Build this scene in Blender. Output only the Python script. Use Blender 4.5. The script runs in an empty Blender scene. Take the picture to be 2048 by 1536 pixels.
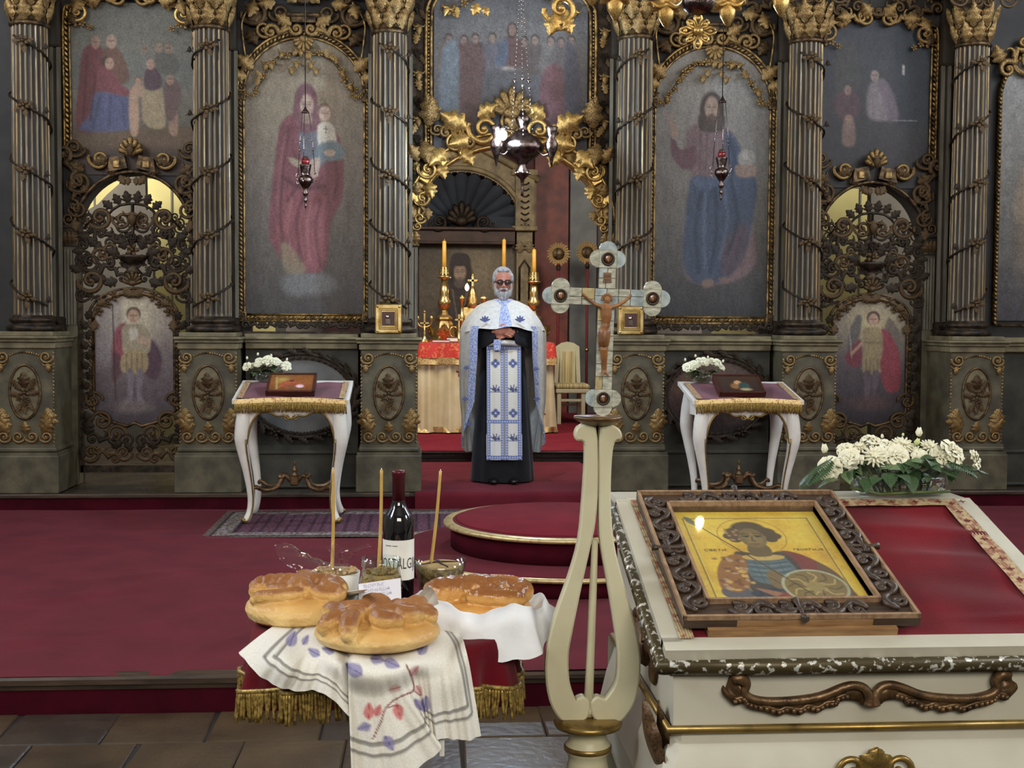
import bpy, bmesh, math, random
import numpy as np
from mathutils import Vector, Matrix, Euler
PI = math.pi
scene = bpy.context.scene
COL = scene.collection

# ------------------------------------------------------------------ camera
FPX = 2500.0
CAM = np.array([0.0, 0.0, 1.68])
_a, _p, _r = math.radians(4.1), math.atan(128/FPX), math.radians(0.35)
_F = np.array([math.sin(_a)*math.cos(_p), math.cos(_a)*math.cos(_p), -math.sin(_p)])
_R = np.array([math.cos(_a), -math.sin(_a), 0.0])
_U = np.cross(_R, _F)
_R2 = _R*math.cos(_r) + _U*math.sin(_r)
_U2 = _U*math.cos(_r) - _R*math.sin(_r)
def _ray(px, py):
    return _F + _R2*((px-1024)/FPX) + _U2*((768-py)/FPX)
def P(px, py, Y):
    """world point seen at photo pixel (px, py) that stands at depth Y"""
    d = _ray(px, py); t = Y/d[1]
    return Vector(CAM + d*t)
def PZ(px, py, Z):
    """world point seen at photo pixel (px, py) on the level Z"""
    d = _ray(px, py); t = (Z-CAM[2])/d[2]
    return Vector(CAM + d*t)
def X(px, Y, py=600): return P(px, py, Y).x
def Z(py, Y, px=1000): return P(px, py, Y).z
def S(Y): return Y/FPX            # metres per photo pixel at depth Y (near the axis)
cam_data = bpy.data.cameras.new('camera'); cam_data.sensor_width = 36.0
cam_data.lens = FPX/2048*36.0; cam_data.clip_end = 200
cam = bpy.data.objects.new('camera', cam_data); COL.objects.link(cam)
_m = Matrix((( _R2[0], _U2[0], -_F[0], CAM[0]), (_R2[1], _U2[1], -_F[1], CAM[1]), (_R2[2], _U2[2], -_F[2], CAM[2]), (0, 0, 0, 1)))
cam.matrix_world = _m
scene.camera = cam

# ------------------------------------------------------------------ light
world = bpy.data.worlds.new('world'); scene.world = world; world.use_nodes = True
world.node_tree.nodes['Background'].inputs[0].default_value = (0.55, 0.68, 1.0, 1)
world.node_tree.nodes['Background'].inputs[1].default_value = 0.25
def area(name, loc, target, size, size_y, power, color):
    l = bpy.data.lights.new(name, 'AREA'); l.shape = 'RECTANGLE'; l.size = size; l.size_y = size_y
    l.energy = power; l.color = color
    o = bpy.data.objects.new(name, l); COL.objects.link(o); o.location = loc
    o.rotation_euler = (Vector(target)-Vector(loc)).to_track_quat('-Z', 'Y').to_euler()
    return o
NAVE_L, NAVE_R, NAVE_B, NAVE_H = -5.2, 6.7, -5.0, 7.6
# daylight through the nave windows: each lamp stands just inside its window
for i, wy in enumerate((1.2, 5.0, 8.2)):
    area('daylight_left', (NAVE_L+0.12, wy, 4.6), (NAVE_L+4, wy+.2, 3.3), 1.2, 2.4, (170, 140, 95)[i], (0.93, 0.96, 1.0))
    area('daylight_right', (NAVE_R-0.12, wy, 4.6), (NAVE_R-4, wy+.2, 3.3), 1.2, 2.4, (170, 140, 95)[i], (0.90, 0.95, 1.0))
area('fill_west', (0.8, NAVE_B+0.15, 4.4), (0.8, 6, 1.8), 4.6, 3.4, 420, (1.0, 0.94, 0.84))  # unseen fill lamp added behind the camera; the back wall has no window
CX_ = 0.742
# added fill lamps aimed at the altar front, then the side-room daylight
area('altar_fill', (CX_+1.7, 12.5, 4.0), (CX_-.1, 14.2, .9), 1.0, 1.6, 70, (1.0, 0.95, 0.85))
area('altar_fill', (CX_-1.7, 12.5, 4.0), (CX_+.1, 14.2, .9), 1.0, 1.6, 70, (1.0, 0.95, 0.85))
area('daylight_side_left', (-3.9, 12.6, 3.6), (-2.3, 14.6, 2.2), 1.0, 1.6, 75, (1.0, 0.95, 0.78))
area('daylight_side_right', (6.2, 12.6, 3.6), (3.9, 14.6, 2.2), 1.0, 1.6, 60, (1.0, 0.95, 0.78))
try:
    cy = scene.cycles; cy.max_bounces = 8; cy.diffuse_bounces = 4; cy.glossy_bounces = 3; cy.transmission_bounces = 6; cy.transparent_max_bounces = 12
except AttributeError: pass
vs = scene.view_settings
vs.view_transform = 'Standard'; vs.look = 'None'; vs.gamma = 1.0; vs.use_curve_mapping = False
vs.exposure = 0.68

# ------------------------------------------------------------------ materials
MAT = {}
def _lin(c):
    return tuple(((v/255)/12.92 if v/255 <= .04045 else (((v/255)+.055)/1.055)**2.4) for v in c)
def mat(name, rgb, rough=.6, metal=0.0, rgb2=None, scale=8.0, detail=4.0, lo=.35, hi=.65, bump=0.0, bscale=None, spec=.5,
        stretch=(1, 1, 1), trans=0.0, ior=1.45, emit=None, estr=0.0, coat=0.0, sheen=0.0, attr=None, rough2=None, sss=0.0):
    m = bpy.data.materials.new(name); m.use_nodes = True
    nt = m.node_tree; b = nt.nodes['Principled BSDF']
    c1 = _lin(rgb)+(1,)
    b.inputs['Base Color'].default_value = c1
    b.inputs['Roughness'].default_value = rough; b.inputs['Metallic'].default_value = metal
    b.inputs['Specular IOR Level'].default_value = spec; b.inputs['IOR'].default_value = ior
    b.inputs['Transmission Weight'].default_value = trans
    b.inputs['Coat Weight'].default_value = coat; b.inputs['Sheen Weight'].default_value = sheen
    b.inputs['Subsurface Weight'].default_value = sss
    if sss: b.inputs['Subsurface Radius'].default_value = (.02, .01, .006)
    tc = nt.nodes.new('ShaderNodeTexCoord'); mp = nt.nodes.new('ShaderNodeMapping')
    mp.inputs['Scale'].default_value = stretch
    nt.links.new(tc.outputs['Object'], mp.inputs[0])
    col = None
    if attr:
        at = nt.nodes.new('ShaderNodeAttribute'); at.attribute_name = attr; col = at.outputs['Color']
    if rgb2 is not None:
        n = nt.nodes.new('ShaderNodeTexNoise'); n.inputs['Scale'].default_value = scale; n.inputs['Detail'].default_value = detail
        nt.links.new(mp.outputs[0], n.inputs['Vector'])
        r = nt.nodes.new('ShaderNodeMapRange'); r.inputs[1].default_value = lo; r.inputs[2].default_value = hi
        nt.links.new(n.outputs[0], r.inputs[0])
        mx = nt.nodes.new('ShaderNodeMix'); mx.data_type = 'RGBA'
        mx.inputs[6].default_value = c1; mx.inputs[7].default_value = _lin(rgb2)+(1,)
        nt.links.new(r.outputs[0], mx.inputs[0])
        if col is not None:
            mx.blend_type = 'MULTIPLY'; nt.links.new(col, mx.inputs[6])
        col = mx.outputs[2]
        if rough2 is not None:
            r2 = nt.nodes.new('ShaderNodeMapRange'); r2.inputs[3].default_value = rough; r2.inputs[4].default_value = rough2
            nt.links.new(r.outputs[0], r2.inputs[0]); nt.links.new(r2.outputs[0], b.inputs['Roughness'])
    if col is not None: nt.links.new(col, b.inputs['Base Color'])
    if bump:
        n2 = nt.nodes.new('ShaderNodeTexNoise'); n2.inputs['Scale'].default_value = bscale or scale*4; n2.inputs['Detail'].default_value = 3
        nt.links.new(mp.outputs[0], n2.inputs['Vector'])
        bp = nt.nodes.new('ShaderNodeBump'); bp.inputs['Strength'].default_value = bump; bp.inputs['Distance'].default_value = .01
        nt.links.new(n2.outputs[0], bp.inputs['Height']); nt.links.new(bp.outputs[0], b.inputs['Normal'])
    if emit:
        b.inputs['Emission Color'].default_value = _lin(emit)+(1,); b.inputs['Emission Strength'].default_value = estr
    m.diffuse_color = c1
    MAT[name] = m; return m

mat('gold', (172, 140, 88), .38, .7, (70, 55, 36), 22, lo=.36, hi=.66, bump=.25, bscale=120, rough2=.6)
mat('gold_bright', (206, 172, 104), .32, .75, (116, 90, 52), 18, lo=.42, hi=.74, bump=.15, bscale=90)
mat('gold_dark', (104, 82, 54), .42, .6, (34, 27, 20), 20, lo=.38, hi=.66, bump=.3, bscale=110, rough2=.6)
mat('gold_black', (66, 52, 37), .5, .5, (24, 20, 16), 18, lo=.35, hi=.62, bump=.3, bscale=110)
mat('olive', (92, 86, 66), .55, 0, (62, 57, 44), 7, bump=.12, bscale=60)
mat('olive_light', (122, 112, 84), .5, 0, (86, 78, 58), 9, bump=.12, bscale=60)
mat('olive_dark', (58, 57, 46), .6, 0, (38, 37, 31), 6, bump=.12, bscale=60)
mat('flute', (116, 112, 100), .42, .1, (86, 82, 70), 8, stretch=(3, 3, .4))
mat('flute_groove', (58, 50, 40), .6, 0, (40, 34, 28), 8, stretch=(3, 3, .4))
mat('flute_gold', (138, 114, 78), .36, .7, (96, 78, 52), 12, stretch=(3, 3, .6))
mat('backdark', (50, 48, 46), .7, 0, (36, 35, 35), 5)
mat('carpet', (102, 34, 44), .95, 0, (86, 26, 36), 3.5, detail=8, lo=.3, hi=.7, bump=.5, bscale=260, spec=.08, sheen=.03)
mat('carpet_bright', (120, 30, 42), .95, 0, (102, 24, 36), 5, detail=8, lo=.3, hi=.7, bump=.5, bscale=260, spec=.08, sheen=.03)
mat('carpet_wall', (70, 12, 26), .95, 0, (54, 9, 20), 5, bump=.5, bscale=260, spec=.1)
mat('nosing', (72, 56, 42), .45, 0, (46, 34, 26), 9, stretch=(.6, 4, 4))
mat('nosing_dark', (44, 38, 38), .35, 0, (28, 24, 24), 9, stretch=(.6, 4, 4))
mat('brass_rim', (206, 186, 134), .38, .55, (130, 106, 66), 26, lo=.5, hi=.8)
mat('stone', (80, 65, 49), .34, 0, (50, 39, 30), 3.2, detail=9, lo=.3, hi=.75, bump=.25, bscale=26, rough2=.28)
mat('stone2', (70, 60, 51), .3, 0, (42, 36, 32), 3.6, detail=9, lo=.3, hi=.75, bump=.25, bscale=22, rough2=.24)
mat('stone3', (90, 74, 53), .34, 0, (60, 47, 34), 2.6, detail=9, lo=.3, hi=.75, bump=.25, bscale=24, rough2=.3)
mat('mortar', (34, 29, 26), .9)
mat('cream_wall', (206, 196, 140), .8, 0, (190, 178, 126), 2)
mat('grey_wall', (116, 112, 106), .8, 0, (104, 102, 98), 2)
mat('plaster', (176, 172, 160), .85, 0, (150, 146, 136), 1.5)
mat('ceiling', (160, 158, 152), .9)
mat('cream_paint', (188, 184, 168), .34, 0, (170, 164, 144), 5, spec=.5, lo=.4, hi=.75)
mat('ivory', (194, 188, 158), .42, 0, (176, 168, 136), 6, lo=.4, hi=.75)
mat('white_paint', (214, 210, 202), .3, 0, (192, 188, 180), 6, lo=.45, hi=.75)
mat('gilt_line', (146, 120, 66), .34, .7, (96, 78, 44), 24, lo=.5, hi=.75)
mat('gilt_worn', (70, 60, 36), .4, .35, (190, 188, 178), 70, detail=8, lo=.55, hi=.60)
mat('bronze_carve', (112, 86, 58), .38, .55, (58, 42, 28), 26, lo=.4, hi=.7, bump=.2, bscale=90)
mat('wood_frame', (70, 54, 42), .4, 0, (48, 36, 28), 14, stretch=(1, 6, 6), bump=.15, bscale=70)
mat('wood_pale', (150, 116, 78), .42, 0, (120, 88, 56), 12, stretch=(1, 8, 8))
mat('wood_edge', (150, 122, 94), .4, 0, (122, 94, 70), 12, stretch=(8, 1, 8))
mat('wood_red', (74, 38, 28), .4, 0, (52, 26, 20), 14, stretch=(1, 6, 6))
mat('velvet', (110, 18, 28), .9, 0, (84, 12, 21), 5, detail=6, spec=.1, sheen=.08, bump=.12, bscale=200)
mat('velvet_dark', (98, 13, 24), .9, 0, (74, 9, 18), 5, detail=6, spec=.1, sheen=.06, bump=.12, bscale=200)
mat('pier', (78, 73, 68), .85, 0, (60, 56, 54), 2)
mat('velvet_plum', (98, 28, 52), .85, 0, (74, 20, 40), 9, spec=.2, sheen=.2, bump=.2, bscale=160)
mat('braid', (190, 168, 128), .5, .3, (150, 96, 76), 60, lo=.45, hi=.6, bump=.3, bscale=300)
mat('braid_gold', (214, 186, 128), .4, .5, (160, 110, 66), 70, lo=.5, hi=.64, bump=.3, bscale=260)
mat('fringe', (176, 148, 78), .42, .5, (104, 82, 40), 120, lo=.4, hi=.62)
mat('cross_red', (112, 40, 40), .8)
mat('wax', (222, 172, 74), .45, 0, (206, 152, 58), 10, sss=.25)
mat('wax_pale', (196, 164, 92), .45, 0, (178, 144, 76), 20, sss=.25)
mat('wick', (232, 226, 206), .8)
mat('black_cloth', (26, 27, 34), .8, 0, (18, 19, 24), 12, sheen=.15, spec=.25)
mat('vest_white', (196, 192, 186), .55, 0, (180, 176, 170), 30, bump=.15, bscale=220, spec=.35)
mat('blue_trim', (104, 116, 160), .65, 0, (170, 176, 198), 110, detail=1, lo=.46, hi=.54)
mat('blue_print', (74, 80, 120), .7)
mat('skin', (186, 128, 106), .5, 0, (168, 108, 90), 20, sss=.15, spec=.4)
mat('hair', (176, 178, 184), .55, 0, (132, 132, 138), 70, stretch=(1, 1, .35), bump=.8, bscale=160)
mat('hair_dark', (120, 116, 114), .55, 0, (168, 166, 166), 60, stretch=(1, 1, .3), bump=.8, bscale=160)
mat('lens', (58, 40, 36), .12, 0, coat=.5)
mat('eye', (52, 40, 34), .3)
mat('frame_black', (22, 20, 22), .3)
mat('shoe', (16, 15, 16), .35)
mat('satin', (222, 208, 172), .34, .1, (206, 188, 146), 5, spec=.6, sheen=.2)
mat('brocade_red', (190, 44, 36), .5, .1, (206, 120, 70), 34, detail=2, lo=.52, hi=.66, sheen=.2)
mat('brass', (220, 196, 140), .32, .95, (172, 138, 78), 14)
mat('silver', (170, 160, 152), .16, 1.0, (112, 100, 92), 24, lo=.45, hi=.7)
mat('silver_dark', (120, 104, 98), .2, 1.0, (64, 52, 50), 26, lo=.4, hi=.65, bump=.3, bscale=140)
mat('chain', (70, 60, 54), .4, .8)
mat('ruby', (120, 18, 24), .12, 0, coat=.6)
mat('glass', (236, 246, 244), .02, 0, trans=1.0, ior=1.45)
mat('film', (246, 248, 250), .06, 0, trans=1.0, ior=1.05)
mat('water', (240, 248, 244), .0, 0, trans=1.0, ior=1.33)
mat('bottle', (12, 10, 14), .05, 0, spec=.6, coat=.6)
mat('capsule', (84, 20, 34), .3, .3, (64, 14, 26), 20)
mat('paper', (226, 224, 216), .8, 0, (212, 210, 204), 12)
mat('paper_note', (214, 212, 220), .8)
mat('tissue', (226, 226, 226), .8, 0, (212, 212, 214), 14, bump=.12, bscale=60, sss=.1)
mat('ink', (50, 52, 56), .7)
mat('ink_blue', (112, 112, 150), .8)
mat('ink_brown', (92, 62, 24), .7)
mat('crust', (214, 160, 84), .42, 0, (222, 200, 172), 14, detail=7, lo=.35, hi=.75, bump=.4, bscale=90, attr='Col')
mat('crust_gloss', (206, 140, 62), .26, 0, (232, 216, 190), 16, detail=5, lo=.35, hi=.75, bump=.5, bscale=55, attr='Col', coat=.22)
mat('wheat', (150, 124, 66), .45, 0, (104, 82, 40), 60, bump=.4, bscale=200)
mat('wheat_dark', (96, 76, 46), .4, 0, (150, 126, 82), 70, lo=.45, hi=.6, bump=.4, bscale=200)
mat('sugar', (196, 168, 118), .8, 0, (160, 128, 82), 40)
mat('choc', (44, 24, 18), .6)
mat('petal', (232, 228, 208), .6, 0, (216, 214, 180), 16, sss=.2)
mat('petal_green', (214, 218, 160), .6, 0, (184, 196, 120), 20)
mat('leaf', (62, 86, 48), .45, 0, (40, 62, 36), 14)
mat('leaf_pale', (106, 128, 84), .4, 0, (80, 104, 66), 14)
mat('stem', (80, 96, 48), .5)
mat('pearl', (226, 224, 206), .16, .35, (150, 152, 136), 55, detail=6, lo=.3, hi=.7, coat=.5, stretch=(1, 1, 2.4))
mat('pearl_warm', (220, 206, 160), .18, .3, (164, 142, 96), 55, detail=6, lo=.3, hi=.7, coat=.5)
mat('pearl_cool', (210, 220, 222), .14, .35, (140, 154, 156), 50, detail=6, lo=.3, hi=.7, coat=.5)
mat('medal', (104, 72, 50), .25, .1, (64, 40, 28), 60, coat=.6)
mat('olivewood', (150, 102, 60), .42, 0, (104, 66, 36), 30)
mat('cross_back', (52, 40, 30), .5)
mat('painting', (255, 255, 255), .5, 0, (190, 190, 190), 60, detail=6, lo=.3, hi=.8, attr='Col', spec=.35)
mat('painting_gloss', (255, 255, 255), .3, 0, attr='Col', spec=.5)
mat('gold_icon', (255, 255, 255), .22, .0, attr='Col', spec=.6, coat=.2)
mat('cloth_print', (255, 255, 255), .85, 0, (240, 240, 238), 320, detail=2, attr='Col', spec=.2)
mat('rug', (255, 255, 255), .95, 0, (150, 150, 150), 50, attr='Col', spec=.1)
mat('red_wall', (84, 48, 46), .7, 0, (58, 34, 34), 2.5, detail=7)
mat('red_marble', (128, 62, 50), .5, 0, (92, 42, 38), 6, detail=8)
mat('grey_marble', (112, 112, 108), .45, 0, (78, 80, 80), 3, detail=9, lo=.35, hi=.65)
mat('sand_paint', (146, 128, 92), .6, 0, (104, 90, 66), 8)
mat('niche_dark', (40, 46, 56), .7, 0, (24, 28, 36), 3)
mat('niche_brown', (74, 52, 42), .6, 0, (50, 36, 30), 6)
mat('bulb', (255, 255, 255), .3, emit=(206, 226, 255), estr=60.0)
mat('bulb_warm', (255, 255, 255), .3, emit=(255, 224, 170), estr=30.0)
mat('flame', (255, 255, 255), .3, emit=(255, 214, 150), estr=14.0)
mat('stripe_fabric', (196, 182, 140), .8, 0, (164, 144, 92), 30, detail=1, lo=.48, hi=.52, stretch=(3, .05, .05))
mat('pane', (150, 180, 215), .3, emit=(205, 222, 250), estr=1.6)

def thin(name, tint, spec_rough=.03, fac=.9, body=.0):
    """thin clear sheet: mostly see-through, mirror-like at grazing angles"""
    m = bpy.data.materials.new(name); m.use_nodes = True; nt = m.node_tree; nt.nodes.clear()
    o = nt.nodes.new('ShaderNodeOutputMaterial'); tr = nt.nodes.new('ShaderNodeBsdfTransparent'); gl = nt.nodes.new('ShaderNodeBsdfGlossy'); fr = nt.nodes.new('ShaderNodeLayerWeight'); pw = nt.nodes.new('ShaderNodeMath'); mx = nt.nodes.new('ShaderNodeMixShader')
    tr.inputs[0].default_value = tint+(1,); gl.inputs['Roughness'].default_value = spec_rough; fr.inputs['Blend'].default_value = .5; pw.operation = 'POWER'; pw.inputs[1].default_value = 4.0; nt.links.new(fr.outputs['Facing'], pw.inputs[0])
    ad = nt.nodes.new('ShaderNodeMath'); ad.operation = 'MULTIPLY_ADD'; ad.inputs[1].default_value = fac; ad.inputs[2].default_value = body
    nt.links.new(pw.outputs[0], ad.inputs[0]); nt.links.new(ad.outputs[0], mx.inputs[0]); nt.links.new(tr.outputs[0], mx.inputs[1]); nt.links.new(gl.outputs[0], mx.inputs[2]); nt.links.new(mx.outputs[0], o.inputs[0])
    m.diffuse_color = (.8, .9, .9, .3); MAT[name] = m
thin('thin_glass', (.94, .97, .96), .02, .9, .045); thin('clear_film', (.97, .97, .98), .05, .9, .06)

# ------------------------------------------------------------------ mesh builder
class MB:
    def __init__(s): s.v = []; s.f = []; s.m = []; s.sm = []; s.n = 0; s.cols = None
    def add(s, v, f, mi=0, smooth=True):
        v = np.asarray(v, float).reshape(-1, 3); s.v.append(v)
        o = s.n
        for q in f: s.f.append([i+o for i in q])
        s.m += [mi]*len(f); s.sm += [smooth]*len(f); s.n += len(v)
        return s
    def box(s, x0, x1, y0, y1, z0, z1, mi=0, bev=0.0):
        if bev > 0:
            b = bev
            v = []; 
            # rounded box as chamfered hull: 24 verts
            for sx, (xa, xb) in ((0, (x0, x0+b)), (1, (x1, x1-b))):
                for sy, (ya, yb) in ((0, (y0, y0+b)), (1, (y1, y1-b))):
                    for sz, (za, zb) in ((0, (z0, z0+b)), (1, (z1, z1-b))):
                        v += [(xa, yb, zb), (xb, ya, zb), (xb, yb, za)]
            I = lambda a, c, e, k: ((a*2+c)*2+e)*3+k
            f = []
            for a in (0, 1):
                f.append([I(a, 0, 0, 0), I(a, 1, 0, 0), I(a, 1, 1, 0), I(a, 0, 1, 0)])
                f.append([I(0, a, 0, 1), I(1, a, 0, 1), I(1, a, 1, 1), I(0, a, 1, 1)])
                f.append([I(0, 0, a, 2), I(1, 0, a, 2), I(1, 1, a, 2), I(0, 1, a, 2)])
            for a in (0, 1):
                for c in (0, 1):
                    f.append([I(a, c, 0, 0), I(a, c, 1, 0), I(a, c, 1, 1), I(a, c, 0, 1)])
                    f.append([I(a, 0, c, 0), I(a, 1, c, 0), I(a, 1, c, 2), I(a, 0, c, 2)])
                    f.append([I(0, a, c, 1), I(1, a, c, 1), I(1, a, c, 2), I(0, a, c, 2)])
                    for e in (0, 1): f.append([I(a, c, e, 0), I(a, c, e, 1), I(a, c, e, 2)])
            return s.add(v, f, mi, False)
        v = [(x, y, z) for x in (x0, x1) for y in (y0, y1) for z in (z0, z1)]
        f = [[0, 1, 3, 2], [4, 6, 7, 5], [0, 4, 5, 1], [2, 3, 7, 6], [0, 2, 6, 4], [1, 5, 7, 3]]
        return s.add(v, f, mi, False)
    def prism(s, poly, y0, y1, mi=0, smooth=False):           # polygon in XZ, thickness in Y
        n = len(poly)
        v = [(p[0], y0, p[1]) for p in poly]+[(p[0], y1, p[1]) for p in poly]
        f = [list(range(n)), list(range(2*n-1, n-1, -1))]+[[i, i+n, (i+1) % n+n, (i+1) % n] for i in range(n)]
        return s.add(v, f, mi, smooth)
    def prism_z(s, poly, z0, z1, mi=0):                        # polygon in XY, thickness in Z
        n = len(poly)
        v = [(p[0], p[1], z0) for p in poly]+[(p[0], p[1], z1) for p in poly]
        f = [list(range(n-1, -1, -1)), list(range(n, 2*n))]+[[i, (i+1) % n, (i+1) % n+n, i+n] for i in range(n)]
        return s.add(v, f, mi, False)
    def lathe(s, prof, c, n=24, mi=0, axis='z', a0=0.0, a1=2*PI, sx=1.0, smooth=True):
        full = abs(a1-a0-2*PI) < 1e-6; k = n if full else n+1
        A = a0+(a1-a0)*np.arange(k)/n
        v = []
        for r, h in prof:
            for a in A:
                if axis == 'z': v.append((c[0]+r*math.cos(a)*sx, c[1]+r*math.sin(a), c[2]+h))
                elif axis == 'y': v.append((c[0]+r*math.cos(a)*sx, c[1]+h, c[2]+r*math.sin(a)))
                else: v.append((c[0]+h, c[1]+r*math.cos(a), c[2]+r*math.sin(a)))
        f = []
        for i in range(len(prof)-1):
            for j in range(n if full else k-1):
                j2 = (j+1) % k
                f.append([i*k+j, i*k+j2, (i+1)*k+j2, (i+1)*k+j])
        if full:
            if prof[0][0] > 1e-6: f.append(list(range(k-1, -1, -1)))
            if prof[-1][0] > 1e-6: f.append([(len(prof)-1)*k+j for j in range(k)])
        return s.add(v, f, mi, smooth)
    def tube(s, pts, rad, sides=6, mi=0, cap=True, closed=False, flat=(1, 1), smooth=True):
        p = np.asarray(pts, float); n = len(p)
        r = np.full(n, rad) if np.isscalar(rad) else np.asarray(rad, float)
        if closed: t = np.roll(p, -1, 0)-np.roll(p, 1, 0)
        else: t = np.gradient(p, axis=0)
        t /= np.linalg.norm(t, axis=1, keepdims=True)+1e-12
        up = np.array([0, 1.0, 0]) if abs(t[0][1]) < .9 else np.array([1.0, 0, 0])
        v = []; prev = None
        for i in range(n):
            a = up if prev is None else prev
            b = np.cross(t[i], a); nb = np.linalg.norm(b)
            if nb < 1e-6: b = np.cross(t[i], np.array([0, 0, 1.0])); nb = np.linalg.norm(b)+1e-12
            b /= nb; a = np.cross(b, t[i]); prev = a
            for k in range(sides):
                an = 2*PI*k/sides
                v.append(p[i]+r[i]*(math.cos(an)*b*flat[0]+math.sin(an)*a*flat[1]))
        f = []
        for i in range(n if closed else n-1):
            i2 = (i+1) % n
            for k in range(sides):
                k2 = (k+1) % sides
                f.append([i*sides+k, i*sides+k2, i2*sides+k2, i2*sides+k])
        if cap and not closed:
            f.append(list(range(sides-1, -1, -1))); f.append([(n-1)*sides+k for k in range(sides)])
        return s.add(v, f, mi, smooth)
    def ball(s, c, r, nu=10, nv=6, mi=0):
        r = (r, r, r) if np.isscalar(r) else r
        v = [(c[0], c[1], c[2]-r[2])]
        for i in range(1, nv):
            th = -PI/2+PI*i/nv
            for j in range(nu):
                a = 2*PI*j/nu
                v.append((c[0]+r[0]*math.cos(th)*math.cos(a), c[1]+r[1]*math.cos(th)*math.sin(a), c[2]+r[2]*math.sin(th)))
        v.append((c[0], c[1], c[2]+r[2]))
        f = [[0, 1+(j+1) % nu, 1+j] for j in range(nu)]
        for i in range(nv-2):
            for j in range(nu):
                a = 1+i*nu; j2 = (j+1) % nu
                f.append([a+j, a+j2, a+nu+j2, a+nu+j])
        L = len(v)-1; a = 1+(nv-2)*nu
        f += [[a+j, a+(j+1) % nu, L] for j in range(nu)]
        return s.add(v, f, mi, True)
    def grid(s, V, mi=0, wrap_u=False, smooth=True, flip=False):   # V: (nu, nv, 3)
        V = np.asarray(V, float); nu, nv = V.shape[:2]; f = []
        for i in range(nu if wrap_u else nu-1):
            i2 = (i+1) % nu
            for j in range(nv-1):
                q = [i*nv+j, i2*nv+j, i2*nv+j+1, i*nv+j+1]
                f.append(q[::-1] if flip else q)
        return s.add(V.reshape(-1, 3), f, mi, smooth)
    def xform(s, M):
        for i, a in enumerate(s.v):
            s.v[i] = (np.c_[a, np.ones(len(a))] @ np.array(M).T)[:, :3]
        return s
    def mesh(s, name, mats, off=(0, 0, 0), recalc=True, auto=None):
        V = np.concatenate(s.v)-np.array(off) if s.v else np.zeros((0, 3))
        me = bpy.data.meshes.new(name)
        me.from_pydata(V.tolist(), [], s.f)
        for k in ([mats] if isinstance(mats, str) else mats): me.materials.append(MAT[k])
        me.polygons.foreach_set('material_index', s.m)
        me.polygons.foreach_set('use_smooth', s.sm)
        if recalc and len(s.f) < 60000:
            b = bmesh.new(); b.from_mesh(me); bmesh.ops.recalc_face_normals(b, faces=b.faces); b.to_mesh(me); b.free()
        if s.cols is not None:
            ca = me.color_attributes.new('Col', 'FLOAT_COLOR', 'POINT')
            ca.data.foreach_set('color', np.asarray(s.cols, np.float32).ravel())
        me.update(); return me
    def base(s):
        V = np.concatenate(s.v); lo = V.min(0); hi = V.max(0)
        return ((lo[0]+hi[0])/2, (lo[1]+hi[1])/2, lo[2])

WP = {}                                                   # world position of each object's origin
def tag(o, label=None, cat=None, group=None, kind=None):
    if label: o['label'] = label
    if cat: o['category'] = cat
    if group: o['group'] = group
    if kind: o['kind'] = kind
    return o
def thing(name, loc, label, cat, group=None, kind=None):
    o = bpy.data.objects.new(name, None); COL.objects.link(o); o.location = loc
    o.empty_display_size = .05
    WP[o] = Vector(loc)
    return tag(o, label, cat, group, kind)
def part(name, mb, mats, parent, label=None, kind=None, recalc=True, subsurf=0):
    off = WP[parent]
    me = mb.mesh(name, mats, off, recalc)
    o = bpy.data.objects.new(name, me); COL.objects.link(o); o.parent = parent; WP[o] = Vector(off)
    if label: o['label'] = label
    if kind: o['kind'] = kind
    if subsurf:
        md = o.modifiers.new('s', 'SUBSURF'); md.levels = md.render_levels = subsurf
    return o
def solo(name, mb, mats, label=None, cat=None, group=None, kind=None, recalc=True):
    off = mb.base(); me = mb.mesh(name, mats, off, recalc)
    o = bpy.data.objects.new(name, me); COL.objects.link(o); o.location = off; WP[o] = Vector(off)
    return tag(o, label, cat, group, kind)
def struct(name, mb, mats, label=None, recalc=True):
    o = solo(name, mb, mats, kind='structure', recalc=recalc)
    if label: o['label'] = label
    return o
def inst(name, me, parent, loc, scale=1.0, rot=0.0, mirror=False, euler=None, label=None):
    o = bpy.data.objects.new(name, me); COL.objects.link(o); o.parent = parent
    w = Vector(loc); o.location = w-WP[parent]; WP[o] = w
    sc = (scale, scale, scale) if np.isscalar(scale) else scale
    o.scale = (-sc[0] if mirror else sc[0], sc[1], sc[2])
    o.rotation_euler = euler if euler is not None else (0, math.radians(rot), 0)
    if label: o['label'] = label
    return o
def copy_tree(o, parent=None):
    c = o.copy(); COL.objects.link(c); c.parent = parent; WP[c] = WP[o].copy()
    for ch in list(o.children): copy_tree(ch, c)
    return c
def smooth_pts(pts, n=8, closed=False):
    p = [np.asarray(q, float) for q in pts]; out = []
    N = len(p)
    for i in range(N if closed else N-1):
        p0 = p[(i-1) % N] if closed or i > 0 else p[i]
        p1 = p[i]; p2 = p[(i+1) % N]
        p3 = p[(i+2) % N] if closed or i+2 < N else p2
        for k in range(n):
            t = k/n
            out.append(.5*((2*p1)+(-p0+p2)*t+(2*p0-5*p1+4*p2-p3)*t*t+(-p0+3*p1-3*p2+p3)*t**3))
    if not closed: out.append(p[-1])
    return np.array(out)
def arc(cx, cz, rx, rz, a0, a1, n):
    return [(cx+rx*math.cos(math.radians(a0+(a1-a0)*i/n)), cz+rz*math.sin(math.radians(a0+(a1-a0)*i/n))) for i in range(n+1)]
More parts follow.
